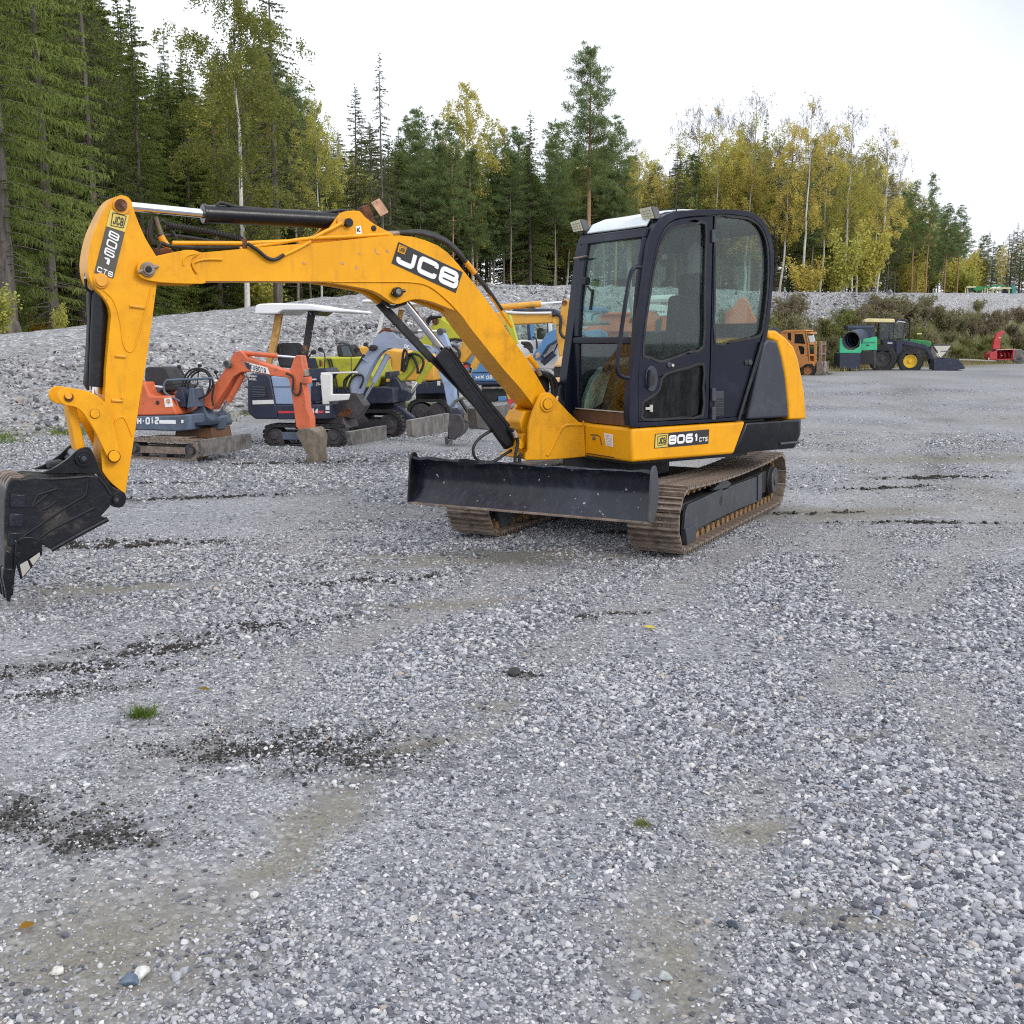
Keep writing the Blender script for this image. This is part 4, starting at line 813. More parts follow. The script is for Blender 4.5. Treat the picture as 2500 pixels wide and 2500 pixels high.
xs = lines(-900, -6.5, 6.5, .06, 900); ys = lines(-200, 1.6, 13, .06, 1500, 1.12)
X, Y = np.meshgrid(xs, ys); Zg = ground_h(X, Y)
def grid_obj(name, X, Y, Z, mat, attrs=None):
    r, c = X.shape; me = bpy.data.meshes.new(name); me.vertices.add(r*c)
    me.vertices.foreach_set('co', np.stack([X, Y, Z], -1).astype(np.float32).ravel())
    i = (np.arange(r-1)[:, None]*c + np.arange(c-1)[None]).ravel(); q = np.stack([i, i+1, i+c+1, i+c], -1).astype(np.int32)
    me.loops.add(q.size); me.loops.foreach_set('vertex_index', q.ravel()); me.polygons.add(len(q))
    me.polygons.foreach_set('loop_start', np.arange(0, q.size, 4, dtype=np.int32)); me.polygons.foreach_set('use_smooth', np.ones(len(q), bool))
    me.update(calc_edges=True); me.validate()
    for k, v in (attrs or {}).items():
        a = me.attributes.new(k, 'FLOAT', 'POINT'); a.data.foreach_set('value', v.astype(np.float32).ravel())
    me.materials.append(mat); o = bpy.data.objects.new(name, me); C.objects.link(o); return o
def attr(nt, n): a = _n(nt, 'ShaderNodeAttribute'); a.attribute_name = n; return a.outputs['Fac']
def vor(nt, co, s, feat='F1', rnd=1.0):
    v = _n(nt, 'ShaderNodeTexVoronoi'); v.feature = feat; v.inputs['Scale'].default_value = s; v.inputs['Randomness'].default_value = rnd
    nt.links.new(co, v.inputs['Vector']); return v
def cramp(nt, src, stops):
    r = _n(nt, 'ShaderNodeValToRGB'); e = r.color_ramp.elements
    for i, (p, c) in enumerate(stops):
        x = e[i] if i < 2 else e.new(p)
        x.position = p; x.color = (*c, 1)
    nt.links.new(src, r.inputs[0]); return r.outputs[0]
STONES = [(0, (.055,.060,.078)), (.16, (.145,.152,.175)), (.40, (.285,.29,.315)), (.66, (.42,.422,.44)), (.87, (.58,.578,.585)), (1, (.74,.735,.72))]
def gravel_mat(name, scales, fines, bump=.6, dark=True, far_col=None):
    m = bpy.data.materials.new(name); m.use_nodes = True; nt = m.node_tree; b = nt.nodes['Principled BSDF']; b.inputs['Roughness'].default_value = .85
    b.inputs['Specular IOR Level'].default_value = .25
    co = _n(nt, 'ShaderNodeNewGeometry').outputs['Position']; col = None; hgt = None
    big = _noise(nt, co, .35, 5, .6); mid = _noise(nt, co, 2.2, 5, .65)
    for k, s in enumerate(scales):
        v = vor(nt, co, s); sep = _n(nt, 'ShaderNodeSeparateColor'); nt.links.new(v.outputs['Color'], sep.inputs[0])
        c = cramp(nt, sep.outputs[0], STONES); d = v.outputs['Distance']
        gap = _ramp(nt, d, .34, .62); c = _mix(nt, _mul(nt, gap, .75), c, fines)
        col = c if col is None else _mix(nt, _ramp(nt, _noise(nt, co, 1.3+k, 4, .6), .42, .58), col, c)
        hgt = d if hgt is None else _mix(nt, .5, hgt, d)
    col = _mix(nt, _mul(nt, _ramp(nt, mid, .35, .72), .45), col, [f*1.25 for f in fines])
    col = _mix(nt, _mul(nt, _ramp(nt, big, .45, .7), .35), col, (.19,.18,.165))
    if name.startswith('grey crushed'):
        col = _mix(nt, _mul(nt, attr(nt, 'coarse'), .55), col, (.075,.078,.092))  # shade of the gaps between thick stones put into the ground colour
    if dark:
        sw = _n(nt, 'ShaderNodeMath', operation='MULTIPLY'); nt.links.new(attr(nt, 'sand'), sw.inputs[0]); nt.links.new(_ramp(nt, _noise(nt, co, 14, 6, .7), .22, .50), sw.inputs[1])
        col = _mix(nt, _mul(nt, sw.outputs[0], .85), col, _mix(nt, _ramp(nt, _noise(nt, co, 90, 4), .35, .65), (.145,.132,.10), (.225,.21,.17)))
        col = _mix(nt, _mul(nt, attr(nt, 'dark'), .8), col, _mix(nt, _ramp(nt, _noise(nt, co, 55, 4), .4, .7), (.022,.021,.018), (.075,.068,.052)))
        col = _mix(nt, attr(nt, 'grassy'), col, _mix(nt, _ramp(nt, _noise(nt, co, 3, 6), .35, .65), (.20,.185,.115), (.12,.13,.05)))
    nt.links.new(col, b.inputs['Base Color'])
    bp = _n(nt, 'ShaderNodeBump'); bp.invert = True; bp.inputs['Strength'].default_value = bump; bp.inputs['Distance'].default_value = .35/scales[0]
    nt.links.new(hgt, bp.inputs['Height']); nt.links.new(bp.outputs[0], b.inputs['Normal']); return m
FINES = (.198,.197,.21)
gmat = gravel_mat('grey crushed gravel', (85, 38), FINES)
# foot and crest of the long gravel bank behind the machines
FOOT = [(-60,-2),(-30,6),(-18,11),(-11.5,15.0),(-8.6,18.0),(-6.6,22.5),(-3.5,27.5),(0.5,32.0),(7,43),(15.5,60.5),(26,74),(40,87),(70,110),(130,146)]
CREST = [(-75,12,1.2),(-44,15,1.3),(-29,20,1.5),(-20,24,1.65),(-13.6,28.5,1.80),(-8.3,34,2.72),(-5.1,38,3.30),(0,44,3.90),(8.2,54,4.25),(18,69,4.72),(28,81,5.25),(41,93,5.77),(72,120,6.6),(135,156,7.4)]
def poly_at(P, t):
    P = np.array(P, float); n = len(P)-1; x = np.clip(t*n, 0, n-1e-6); i = x.astype(int); f = (x-i)[:, None]; return P[i]*(1-f) + P[i+1]*f
nsx, nsy = 420, 90
ts = np.linspace(0, 1, nsx); Pf = poly_at(FOOT, ts); Pc = poly_at(CREST, ts)
def bank(u, s_idx=None):
    """u: 0 foot, 1 crest, beyond 1 on the terrace"""
    return None
uu = np.concatenate([np.linspace(-.12, 1, 62), 1 + np.linspace(.03, 1, 28)**2*8])
Xb = np.zeros((len(uu), nsx)); Yb = Xb.copy(); Zb = Xb.copy()
for j, u in enumerate(uu):
    k = min(u, 1)
    x = Pf[:, 0] + (Pc[:, 0]-Pf[:, 0])*u; y = Pf[:, 1] + (Pc[:, 1]-Pf[:, 1])*u
    kk = max(0, k); prof_ = kk**.92*(1 + .10*math.sin(kk*math.pi))
    z = Pc[:, 2]*prof_
    if u <= 0: z = z*0 + u*1.2
    lump = (fbm(x*.5, y*.5, 31) - .5)*.55*math.sin(math.pi*min(1, max(0, kk)))**.6 + (fbm(x*1.7, y*1.7, 33) - .5)*.16*min(1, max(0, u)*5)
    z = z + lump*(1 if u <= 1 else max(0, 1-(u-1)*1.0)) - (max(0, u-1))*.06
    Xb[j], Yb[j], Zb[j] = x, y, z
def bank_z(x, y):
    d = (Xb-x)**2 + (Yb-y)**2; j, i = np.unravel_index(np.argmin(d), d.shape); return float(Zb[j, i])
s_ = np.linspace(0, 1, nsx)[None].repeat(len(uu), 0); U_ = uu[:, None].repeat(nsx, 1)
veg = np.clip((Xb - 9.5 + (fbm(Xb*.4, Yb*.4, 51)-.5)*5)/2.5, 0, 1)*np.clip((.60 - U_ + (fbm(Xb*.25, Yb*.25, 55)-.5)*.55)/.12, 0, 1)
veg = np.maximum(veg, np.clip((.05-U_)/.06, 0, 1)*.8)
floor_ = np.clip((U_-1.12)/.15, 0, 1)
bmat = gravel_mat('coarse gravel of the bank', (7.5, 15), (.235,.232,.23), .9)
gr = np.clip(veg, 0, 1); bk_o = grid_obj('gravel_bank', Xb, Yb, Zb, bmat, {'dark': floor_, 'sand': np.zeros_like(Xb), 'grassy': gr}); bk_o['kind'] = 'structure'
# ground attributes: thin grass at the foot of the bank
Pfd = np.stack([poly_at(FOOT, np.linspace(0, 1, 500))[:, 0], poly_at(FOOT, np.linspace(0, 1, 500))[:, 1]], -1)
def foot_dist(x, y):
    fx = np.interp(np.asarray(x).ravel(), Pfd[:, 0], Pfd[:, 1]).reshape(np.shape(x)); return fx - y         # metres in front of the foot, along y
fd = foot_dist(X, Y)
gw = np.where(X > 9, 7.0, 1.3); grassy = np.clip((gw - fd + (fbm(X*.5, Y*.5, 61)-.5)*5*np.where(X > 9, 1, .5))/1.2, 0, 1)*np.where(X > 9, .85, .55)*(Y > 12)
rut = np.zeros_like(X)
for off in (0, 1.9, 4.3, 6.4):                               # wheel tracks running out towards the far tractor
    ctr = 3.2 + off + (Y-10)*.36 + 1.2*np.sin(Y*.07 + off); rut = np.maximum(rut, np.exp(-((X-ctr)/.22)**2)*np.clip((fbm(X*1.2, Y*.35, 71+int(off))-.48)*5, 0, 1)*(Y > 11.5))
ground = grid_obj('ground', X, Y, Zg, gmat, {'dark': np.maximum(dark_mask(X, Y), rut*.55), 'coarse': coarse(X, Y), 'sand': np.maximum(np.maximum(sand_mask(X, Y), .30*lane_mask(X, Y)), .55*np.clip((fbm(X*.8, Y*.22, 13)-.5)*4, 0, 1)*(Y > 9)), 'grassy': grassy}); ground['kind'] = 'structure'

# ------------------------------------------------------------------ loose stones lying on the ground and on the bank (nobody could count them)
PROTO = bpy.data.collections.new('stone_shapes')
smat = bpy.data.materials.new('loose grey stone'); smat.use_nodes = True; nt = smat.node_tree; b = nt.nodes['Principled BSDF']; b.inputs['Roughness'].default_value = .8
b.inputs['Specular IOR Level'].default_value = .3
oi = _n(nt, 'ShaderNodeObjectInfo'); co = _n(nt, 'ShaderNodeTexCoord').outputs['Object']
c = cramp(nt, oi.outputs['Random'], [(0, (.05,.055,.073)), (.14, (.14,.147,.178)), (.34, (.285,.292,.328)), (.62, (.43,.432,.462)), (.86, (.565,.562,.578)), (.955, (.74,.73,.72)), (.97, (.46,.37,.29)), (.985, (.22,.27,.35)), (1, (.62,.60,.54))])
c = _mix(nt, _mul(nt, _ramp(nt, _noise(nt, co, 3.5, 6, .7), .4, .7), .45), c, (.22,.22,.22)); nt.links.new(c, b.inputs['Base Color'])
bp = _n(nt, 'ShaderNodeBump'); bp.inputs['Strength'].default_value = .35; bp.inputs['Distance'].default_value = .1; nt.links.new(_noise(nt, co, 5, 5), bp.inputs['Height']); nt.links.new(bp.outputs[0], b.inputs['Normal'])
for k in range(9):
    bm = bmesh.new(); bmesh.ops.create_icosphere(bm, subdivisions=2, radius=.5); r = random.Random(k+3)
    sc3 = Vector((r.uniform(.9,1.25), r.uniform(.65,1), r.uniform(.45,.75))); cuts = [(Vector((r.gauss(0,1), r.gauss(0,1), r.gauss(0,1))).normalized(), r.uniform(.21,.37)) for _ in range(9)]
    for v in bm.verts:
        for n_, d in cuts:
            e = v.co.dot(n_) - d
            if e > 0: v.co -= n_*e*.92
        v.co = Vector((v.co.x*sc3.x, v.co.y*sc3.y, v.co.z*sc3.z))*r.uniform(.97, 1.03)
    me = bpy.data.meshes.new('stone'); bm.to_mesh(me); bm.free(); me.polygons.foreach_set('use_smooth', [True]*len(me.polygons)); me.set_sharp_from_angle(angle=math.radians(38)); me.materials.append(smat)
    o = bpy.data.objects.new('stone_shape', me); PROTO.objects.link(o)
bsm = smat.copy(); bsm.name = 'bank stone'
for n_ in bsm.node_tree.nodes:
    if n_.type == 'VALTORGB' and len(n_.color_ramp.elements) > 6:
        for e in n_.color_ramp.elements: c_ = e.color; e.color = (c_[0]*.86, c_[1]*.84, c_[2]*.80, 1)
PROTO3 = bpy.data.collections.new('rubble_shapes')
for o in list(PROTO.objects): c2 = o.copy(); c2.data = o.data.copy(); c2.data.materials[0] = bsm; c2.name = 'rubble_shape'; PROTO3.objects.link(c2)
def scatter(name, P, S, R, coll):
    me = bpy.data.meshes.new(name); me.vertices.add(len(P)); me.vertices.foreach_set('co', P.astype(np.float32).ravel())
    a = me.attributes.new('sc', 'FLOAT_VECTOR', 'POINT'); a.data.foreach_set('vector', S.astype(np.float32).ravel())
    a = me.attributes.new('rt', 'FLOAT_VECTOR', 'POINT'); a.data.foreach_set('vector', R.astype(np.float32).ravel())
    a = me.attributes.new('ix', 'INT', 'POINT'); a.data.foreach_set('value', RNG.integers(0, len(coll.objects), len(P)).astype(np.int32))
    o = bpy.data.objects.new(name, me); C.objects.link(o); o['kind'] = 'stuff'
    g = bpy.data.node_groups.new(name, 'GeometryNodeTree'); g.interface.new_socket('Geometry', in_out='INPUT', socket_type='NodeSocketGeometry'); g.interface.new_socket('Geometry', in_out='OUTPUT', socket_type='NodeSocketGeometry')
    gi, go = g.nodes.new('NodeGroupInput'), g.nodes.new('NodeGroupOutput'); ip = g.nodes.new('GeometryNodeInstanceOnPoints'); ci = g.nodes.new('GeometryNodeCollectionInfo')
    ci.inputs['Collection'].default_value = coll; ci.inputs['Separate Children'].default_value = True; ci.inputs['Reset Children'].default_value = True
    def na(n, t): x = g.nodes.new('GeometryNodeInputNamedAttribute'); x.data_type = t; x.inputs['Name'].default_value = n; return x.outputs['Attribute']
    er = g.nodes.new('FunctionNodeEulerToRotation'); g.links.new(na('rt', 'FLOAT_VECTOR'), er.inputs[0])
    g.links.new(gi.outputs[0], ip.inputs['Points']); g.links.new(ci.outputs[0], ip.inputs['Instance']); ip.inputs['Pick Instance'].default_value = True
    g.links.new(na('ix', 'INT'), ip.inputs['Instance Index']); g.links.new(er.outputs[0], ip.inputs['Rotation']); g.links.new(na('sc', 'FLOAT_VECTOR'), ip.inputs['Scale'])
    g.links.new(ip.outputs[0], go.inputs[0]); md = o.modifiers.new('scatter', 'NODES'); md.node_group = g; return o
def stones(n, y0, y1, smin, smean, smax, seed, keep_sand=.30, pw=1.0):
    r = np.random.default_rng(seed); y = y0 + (y1-y0)*r.random(n)**pw; x = (r.random(n)*2-1)*(.62*y + 1.0)
    size = np.clip(smean*np.exp(r.normal(0, .45, n)), smin, smax)
    co_ = coarse(x, y); sm = sand_mask(x, y); dm = dark_mask(x, y)
    size *= .55 + .62*co_
    keep = r.random(n) < (.30 + .70*co_)*(1 - (1-keep_sand)*np.clip(sm*1.1, 0, 1))*(1 - .5*dm)
    x, y, size = x[keep], y[keep], size[keep]; z = ground_h(x, y) + size*.13*r.random(len(x))
    S = size[:, None]*np.stack([r.uniform(.8,1.2,len(x)), r.uniform(.8,1.2,len(x)), r.uniform(.75,1.1,len(x))], -1)
    R = np.stack([r.normal(0,.35,len(x)), r.normal(0,.35,len(x)), r.uniform(0,6.28,len(x))], -1); return np.stack([x, y, z], -1), S, R
A = [stones(330000, 1.9, 5.2, .005, .0150, .042, 1), stones(210000, 5, 9.5, .008, .0185, .045, 2, pw=.8), stones(130000, 9, 19, .014, .025, .05, 3, pw=.8), stones(60000, 17, 45, .024, .035, .06, 5, pw=1.0), stones(2600, 2, 9, .024, .033, .05, 4, .3)]
scatter('gravel', *[np.concatenate(q) for q in zip(*A)], PROTO)
# coarse rubble on the bank, larger towards its left foot
r = np.random.default_rng(8); n = 120000; ji = r.integers(2, 62, n); ii = (r.random(n)**.9*nsx*.80).astype(int)
bx, by, bz = Xb[ji, ii] + r.normal(0,.22,n), Yb[ji, ii] + r.normal(0,.22,n), Zb[ji, ii]
uu_ = uu[ji]; dist = np.hypot(bx, by); size = np.clip(.040*np.exp(r.normal(0,.62,n))*(1.25 - .75*uu_)*np.clip(dist/24, .8, 2.2), .03, .42)
crest_smooth = np.clip((uu_-.50)/.2, 0, 1)*(bx < -3.5); size *= 1 - .6*crest_smooth; size *= .6 + .9*np.clip((fbm(bx*.35, by*.35, 121)-.3)*2.2, 0, 1)
k = (bx > -22) & (r.random(n) < (1 - .8*np.clip(veg[ji, ii], 0, 1)))
S = size[:, None]*r.uniform(.75, 1.2, (n, 3)); R = np.stack([r.normal(0,.5,n), r.normal(0,.5,n), r.uniform(0,6.28,n)], -1)
scatter('bank_rubble', np.stack([bx, by, bz + size*.1], -1)[k], S[k], R[k], PROTO3)

# dark crumbs of damp soil lying in the dark patches
dmat = paint('damp dark soil', (.030,.027,.022), .95, var=.5, vs=3, dirt=(.085,.078,.06), dirt_amt=.6, dirt_s=4, bump=.3)
PROTO2 = bpy.data.collections.new('crumb_shapes')
for o in list(PROTO.objects)[:4]: c2 = o.copy(); c2.data = o.data.copy(); c2.data.materials[0] = dmat; c2.name = 'crumb_shape'; PROTO2.objects.link(c2)
r = np.random.default_rng(44); pts = []
for (cx, cy), a, b, t in DARK:
    m = int(min(5000, 15000*a*b*3.14*(1 if cy < 9 else .3))); u, v = r.normal(0, .75, m)*a, r.normal(0, .75, m)*b; pts.append(np.stack([cx + u*math.cos(t) - v*math.sin(t), cy + u*math.sin(t) + v*math.cos(t)], -1))
pts = np.concatenate(pts); k = r.random(len(pts)) < dark_mask(pts[:, 0], pts[:, 1])*1.1; pts = pts[k]; n = len(pts)
size = np.clip(.0095*np.exp(r.normal(0, .5, n)), .004, .032)*np.clip(pts[:, 1]/5, .8, 2); S = size[:, None]*r.uniform(.6, 1.2, (n, 3)); R = np.stack([r.normal(0,.5,n), r.normal(0,.5,n), r.uniform(0,6.28,n)], -1)
scatter('soil_crumbs', np.concatenate([pts, (ground_h(pts[:, 0], pts[:, 1]) + size*.15)[:, None]], 1), S, R, PROTO2)
# ------------------------------------------------------------------ trees: a few of each kind built once, every tree a copy with its own trunk and crown
def leaf_mat(name, cols, trans=.3, hue=.25):
    m = bpy.data.materials.new(name); m.use_nodes = True; nt = m.node_tree; nt.nodes.clear(); o = _n(nt, 'ShaderNodeOutputMaterial')
    oi = _n(nt, 'ShaderNodeObjectInfo'); co = _n(nt, 'ShaderNodeTexCoord').outputs['Object']
    c = cramp(nt, _noise(nt, co, 1.1, 5, .75), [(.30, cols[0]), (.5, cols[1]), (.68, cols[2])])
    c = _mix(nt, _mul(nt, oi.outputs['Random'], hue), c, cols[3])
    d = _n(nt, 'ShaderNodeBsdfDiffuse'); t = _n(nt, 'ShaderNodeBsdfTranslucent'); mx = _n(nt, 'ShaderNodeMixShader'); mx.inputs[0].default_value = trans
    nt.links.new(c, d.inputs[0]); nt.links.new(c, t.inputs[0]); nt.links.new(d.outputs[0], mx.inputs[1]); nt.links.new(t.outputs[0], mx.inputs[2]); nt.links.new(mx.outputs[0], o.inputs[0]); return m
LM = dict(spruce=leaf_mat('spruce needles', ((.15,.215,.065), (.22,.285,.08), (.31,.37,.11), (.29,.29,.09)), .5),
  dark=leaf_mat('dark spruce needles', ((.10,.125,.06), (.15,.17,.078), (.20,.205,.095), (.19,.165,.08)), .45),
  pine=leaf_mat('pine needles', ((.125,.185,.085), (.19,.26,.105), (.27,.33,.135), (.24,.28,.09)), .45),
  birch=leaf_mat('green birch leaves', ((.15,.185,.05), (.22,.25,.065), (.32,.33,.09), (.34,.31,.08)), .45),
  gold=leaf_mat('yellow birch leaves', ((.50,.44,.12), (.68,.56,.15), (.82,.64,.19), (.52,.52,.14)), .4, .5),
  olive=leaf_mat('olive birch leaves', ((.34,.37,.10), (.46,.47,.125), (.60,.56,.16), (.62,.52,.13)), .4, .5),
  twig=paint('bare birch twigs', (.13,.11,.105), .9, var=.25, bump=0), orange=leaf_mat('autumn orange leaves', ((.20,.10,.02), (.34,.17,.03), (.26,.22,.05), (.14,.15,.03)), .4, .6),
  weed=leaf_mat('green weed leaves', ((.10,.12,.036), (.18,.20,.062), (.28,.28,.10), (.26,.22,.10)), .35, .6), brownweed=leaf_mat('brown dry weeds', ((.16,.125,.09), (.24,.195,.14), (.33,.28,.20), (.25,.25,.12)), .35, .7),
  straw=leaf_mat('dry straw grass', ((.22,.18,.09), (.32,.27,.14), (.42,.37,.21), (.17,.19,.07)), .3, .5), grass=leaf_mat('fresh green grass', ((.07,.11,.02), (.12,.18,.035), (.19,.25,.06), (.2,.2,.06)), .3, .4))
def bark(name, lo, hi, marks=None):
    m = bpy.data.materials.new(name); m.use_nodes = True; nt = m.node_tree; b = nt.nodes['Principled BSDF']; b.inputs['Roughness'].default_value = .9
    co = _n(nt, 'ShaderNodeTexCoord').outputs['Object']; c = _mix(nt, _ramp(nt, _noise(nt, co, 4, 6, .7, (2, 2, .35)), .35, .65), lo, hi)
    if marks: c = _mix(nt, _ramp(nt, _noise(nt, co, 3, 5, .7, (1.5, 1.5, 4)), marks[1], marks[1]+.06), c, marks[0])
    nt.links.new(c, b.inputs['Base Color']); return m
BK = dict(spruce=bark('grey brown spruce bark', (.085,.07,.06), (.19,.165,.145)), pine=bark('orange pine bark', (.26,.145,.08), (.42,.26,.155)), birch=bark('white birch bark', (.52,.50,.47), (.70,.68,.64), ((.06,.055,.05), .60)), thin=bark('pale grey brown stem bark', (.19,.15,.12), (.34,.28,.23)))
class TB:
    def __init__(s): s.v = []; s.f = []; s.n = 0
    def tri(s, a, b, c): s.v += [a, b, c]; s.f.append((s.n, s.n+1, s.n+2)); s.n += 3
    def quad(s, a, b, c, d): s.v += [a, b, c, d]; s.f.append((s.n, s.n+1, s.n+2, s.n+3)); s.n += 4
    def stem(s, P, r0, r1, k=6):
        mb = MB().tube(P, r0, k, r1); s.v += mb.v; s.f += [tuple(i+s.n for i in f) for f in mb.f]; s.n += len(mb.v)
    def mesh(s, name, mat):
        me = bpy.data.meshes.new(name); me.from_pydata([tuple(v) for v in s.v], [], s.f); me.materials.append(mat); return me
def rv(r): return Vector((r.gauss(0,1), r.gauss(0,1), r.gauss(0,1))).normalized()
def trunk(r, H, r0, bend=.25, k=8, stop=1.0):
    tb = TB(); P = [Vector((0,0,-.4))]; x = y = 0
    for i in range(1, 13): x += r.gauss(0, bend*.3); y += r.gauss(0, bend*.3); P.append(Vector((x, y, H*stop*i/12)))
    tb.stem(P, r0, r0*.08, k); 
    return tb, lambda z: P[0].lerp(P[-1], 0) if z <= 0 else (lambda t: P[min(int(t), 11)].lerp(P[min(int(t)+1, 12)], t-int(t)))(min(11.999, z/(H*stop)*12))
def flare(tb, r0):
    for i in range(6):
        a = i*1.05; tb.stem([Vector((math.cos(a)*r0*.7, math.sin(a)*r0*.7, r0*2.2)), Vector((math.cos(a)*r0*1.3, math.sin(a)*r0*1.3, r0*.5)), Vector((math.cos(a)*r0*2.2, math.sin(a)*r0*2.2, -.15))], r0*.45, r0*.15, 5)
def spruce(seed, H=20, rmax=2.6, clear=1.0, dens=1.0, droop=.35, dead=2.5, fol='spruce', gap=.0, r0=.2):
    r = random.Random(seed); tb, ax = trunk(r, H, r0, .06); flare(tb, r0); lf = TB(); z = clear
    while z < H - .25:
        k = 1 - z/H; L0 = rmax*(k**.78)*(.55 + .45*min(1, (z+1.5)/4)) + .12; nb = r.randint(5, 7)
        for b in range(nb):
            if r.random() < gap: continue
            a = r.uniform(0, 6.283); L = L0*r.uniform(.6, 1.15); o = ax(z + r.uniform(-.12, .12)); d = Vector((math.cos(a), math.sin(a), 0)); sd = Vector((-d.y, d.x, 0))
            up = .25*k + (.5 if k < .15 else 0); pts = []
            for i in range(5): t = i/4; pts.append(o + d*(L*t) + Vector((0, 0, L*(up*t*.6 - droop*t*t*1.0 + .16*t**4 - (.12*t if k > .5 else 0)))))
            tb.stem(pts[:4], .022*(k+.25), .006, 3)
            dead_b = z < clear + dead*r.random()
            m = int(L/.07*dens*(.35 if dead_b else 1)) + 2
            for i in range(m):
                t = r.uniform(.12, 1.0) if not dead_b else r.uniform(.5, 1); q = t*4; i0 = min(int(q), 3); p = pts[i0].lerp(pts[i0+1], q-i0)
                for sgn in (1, -1):
                    ls = r.uniform(.12, .40)*(1.15 - .5*t)*min(1, .4 + L*.4); e = p + sd*(sgn*ls*r.uniform(.1, 1)) + d*(ls*r.uniform(-.3, .8)) + rv(r)*(ls*.35) + Vector((0, 0, -ls*r.uniform(-.1, .95)*(1 if k > .12 else .2)))
                    w = d*(.020 + .022*r.random()); lf.tri(p + w, p - w, e)
                e = p + Vector((r.gauss(0, .05), r.gauss(0, .05), -r.uniform(.06, .30)*min(1, .3+L*.4))); lf.tri(p + d*.028, p - d*.028, e)
        z += r.uniform(.26, .40)*(1 if k > .2 else .7)
    for i in range(10): p = ax(H-.6 + i*.07); e = p + Vector((r.gauss(0,.12), r.gauss(0,.12), .12)); lf.tri(p, p + Vector((.02,0,.08)), e)
    return ('spruce', tb.mesh('trunk', BK['spruce']), lf.mesh('crown', LM[fol]), H)
def pine(seed, H=22, clear=.45, rmax=2.4, dens=1.0, fol='pine', bk='pine', r0=.18, clump=.50):
    r = random.Random(seed); tb, ax = trunk(r, H, r0, .12); lf = TB(); z = H*clear
    for i in range(9):
        a = r.uniform(0, 6.28); zz = H*clear*r.uniform(.35, 1); o = ax(zz); L = r.uniform(.5, 1.6); tb.stem([o, o + Vector((math.cos(a)*L, math.sin(a)*L, r.uniform(-.3,.2)))], .02, .005, 3)
    while z < H:
        u = (z - H*clear)/(H*(1-clear)); L0 = rmax*((1-u)**.62)*(.55 + .45*min(1, u*5)) + .2
        for b in range(r.randint(3, 5)):
            a = r.uniform(0, 6.283); L = L0*r.uniform(.45, 1.2); o = ax(z); d = Vector((math.cos(a), math.sin(a), 0)); e = o + d*L + Vector((0, 0, L*r.uniform(-.25, .55)))
            mid = o.lerp(e, .5) + Vector((0,0,-.08*L)); tb.stem([o, mid, e], .03*(1.2-u), .008, 4)
            for c in range(max(3, int(L*3.6))):
                t = r.uniform(.3, 1.08); ctr = o.lerp(e, t) + rv(r)*(.42); R = clump*r.uniform(.5, 1)*(.75 if u > .8 else 1)
                for i in range(int(26*dens)):
                    n_ = rv(r); p = ctr + Vector((n_.x*R*.7, n_.y*R*.7, n_.z*R*.5))*r.uniform(.2, 1); q = p + (n_ + Vector((0,0,.35)))*r.uniform(.14, .30); w = rv(r)*.036; lf.tri(p + w, p - w, q)
        z += r.uniform(.32, .5)
    return ('pine', tb.mesh('trunk', BK[bk]), lf.mesh('crown', LM[fol]), H)
def birch(seed, H=19, clear=.3, rmax=2.0, dens=1.0, fol='birch', bare=.0, r0=.12, leaf=.10, lean=.3, twigs=1.0):
    r = random.Random(seed); tb, ax = trunk(r, H, r0, .22); lf = TB(); tw = TB(); z = H*clear
    while z < H*.985:
        u = (z - H*clear)/(H*(1-clear)); L0 = rmax*(math.sin(math.pi*min(1, .12 + u*.86))**.7)*(1 if u < .75 else .8) + .25
        for b in range(r.randint(2, 3)):
            a = r.uniform(0, 6.283); L = L0*r.uniform(.5, 1.15); o = ax(z); d = Vector((math.cos(a), math.sin(a), 0)); pts = [o, o + d*(L*.45) + Vector((0,0,L*.55)), o + d*(L*.85) + Vector((0,0,L*.80)), o + d*L*1.05 + Vector((0,0,L*.55))]
            tw.stem(pts, .020*(1.25-u), .004, 4); bareb = u > 1 - bare and r.random() < .93
            for c in range(int(L*(6 if bareb else 5)) + 3):
                t = r.uniform(.15, 1)*3; i0 = min(int(t), 2); p = pts[i0].lerp(pts[i0+1], t-i0); ln = r.uniform(.35, 1.15)*min(1, .4+L*.35); sway = Vector((r.gauss(0,.22), r.gauss(0,.22), 0)); q = p + sway*ln + Vector((0,0,-ln)) if not (bareb and r.random() < .35) else p + sway + Vector((0,0,ln*.6))
                s1 = Vector((r.gauss(0,1), r.gauss(0,1), 0)).normalized()*.009
                if bareb:
                    for _ in range(int(3*twigs)):
                        p2 = p.lerp(q, r.random()*.5); q2 = q + Vector((r.gauss(0,.22), r.gauss(0,.22), r.gauss(0,.2))); tw.quad(p2+s1, p2-s1, q2-s1*.5, q2+s1*.5)
                    if r.random() < .3: lf.tri(q, q+rv(r)*leaf, q+rv(r)*leaf)
                else:
                    (tw.quad(p+s1*.5, p-s1*.5, q-s1*.2, q+s1*.2) if r.random() < .35 else None)
                    for i in range(int(ln*21*dens)):
                        x = p.lerp(q, r.random()) + rv(r)*.13; a1 = rv(r)*leaf*r.uniform(.6, 1.2); b1 = rv(r)*leaf*.7; lf.quad(x, x+a1*.5+b1*.5, x+a1, x+a1*.5-b1*.5)
        z += r.uniform(.26, .42)
    return ('birch', tb.mesh('trunk', BK['birch']), lf.mesh('crown', LM[fol]), H, tw.mesh('twigs', LM['twig']))
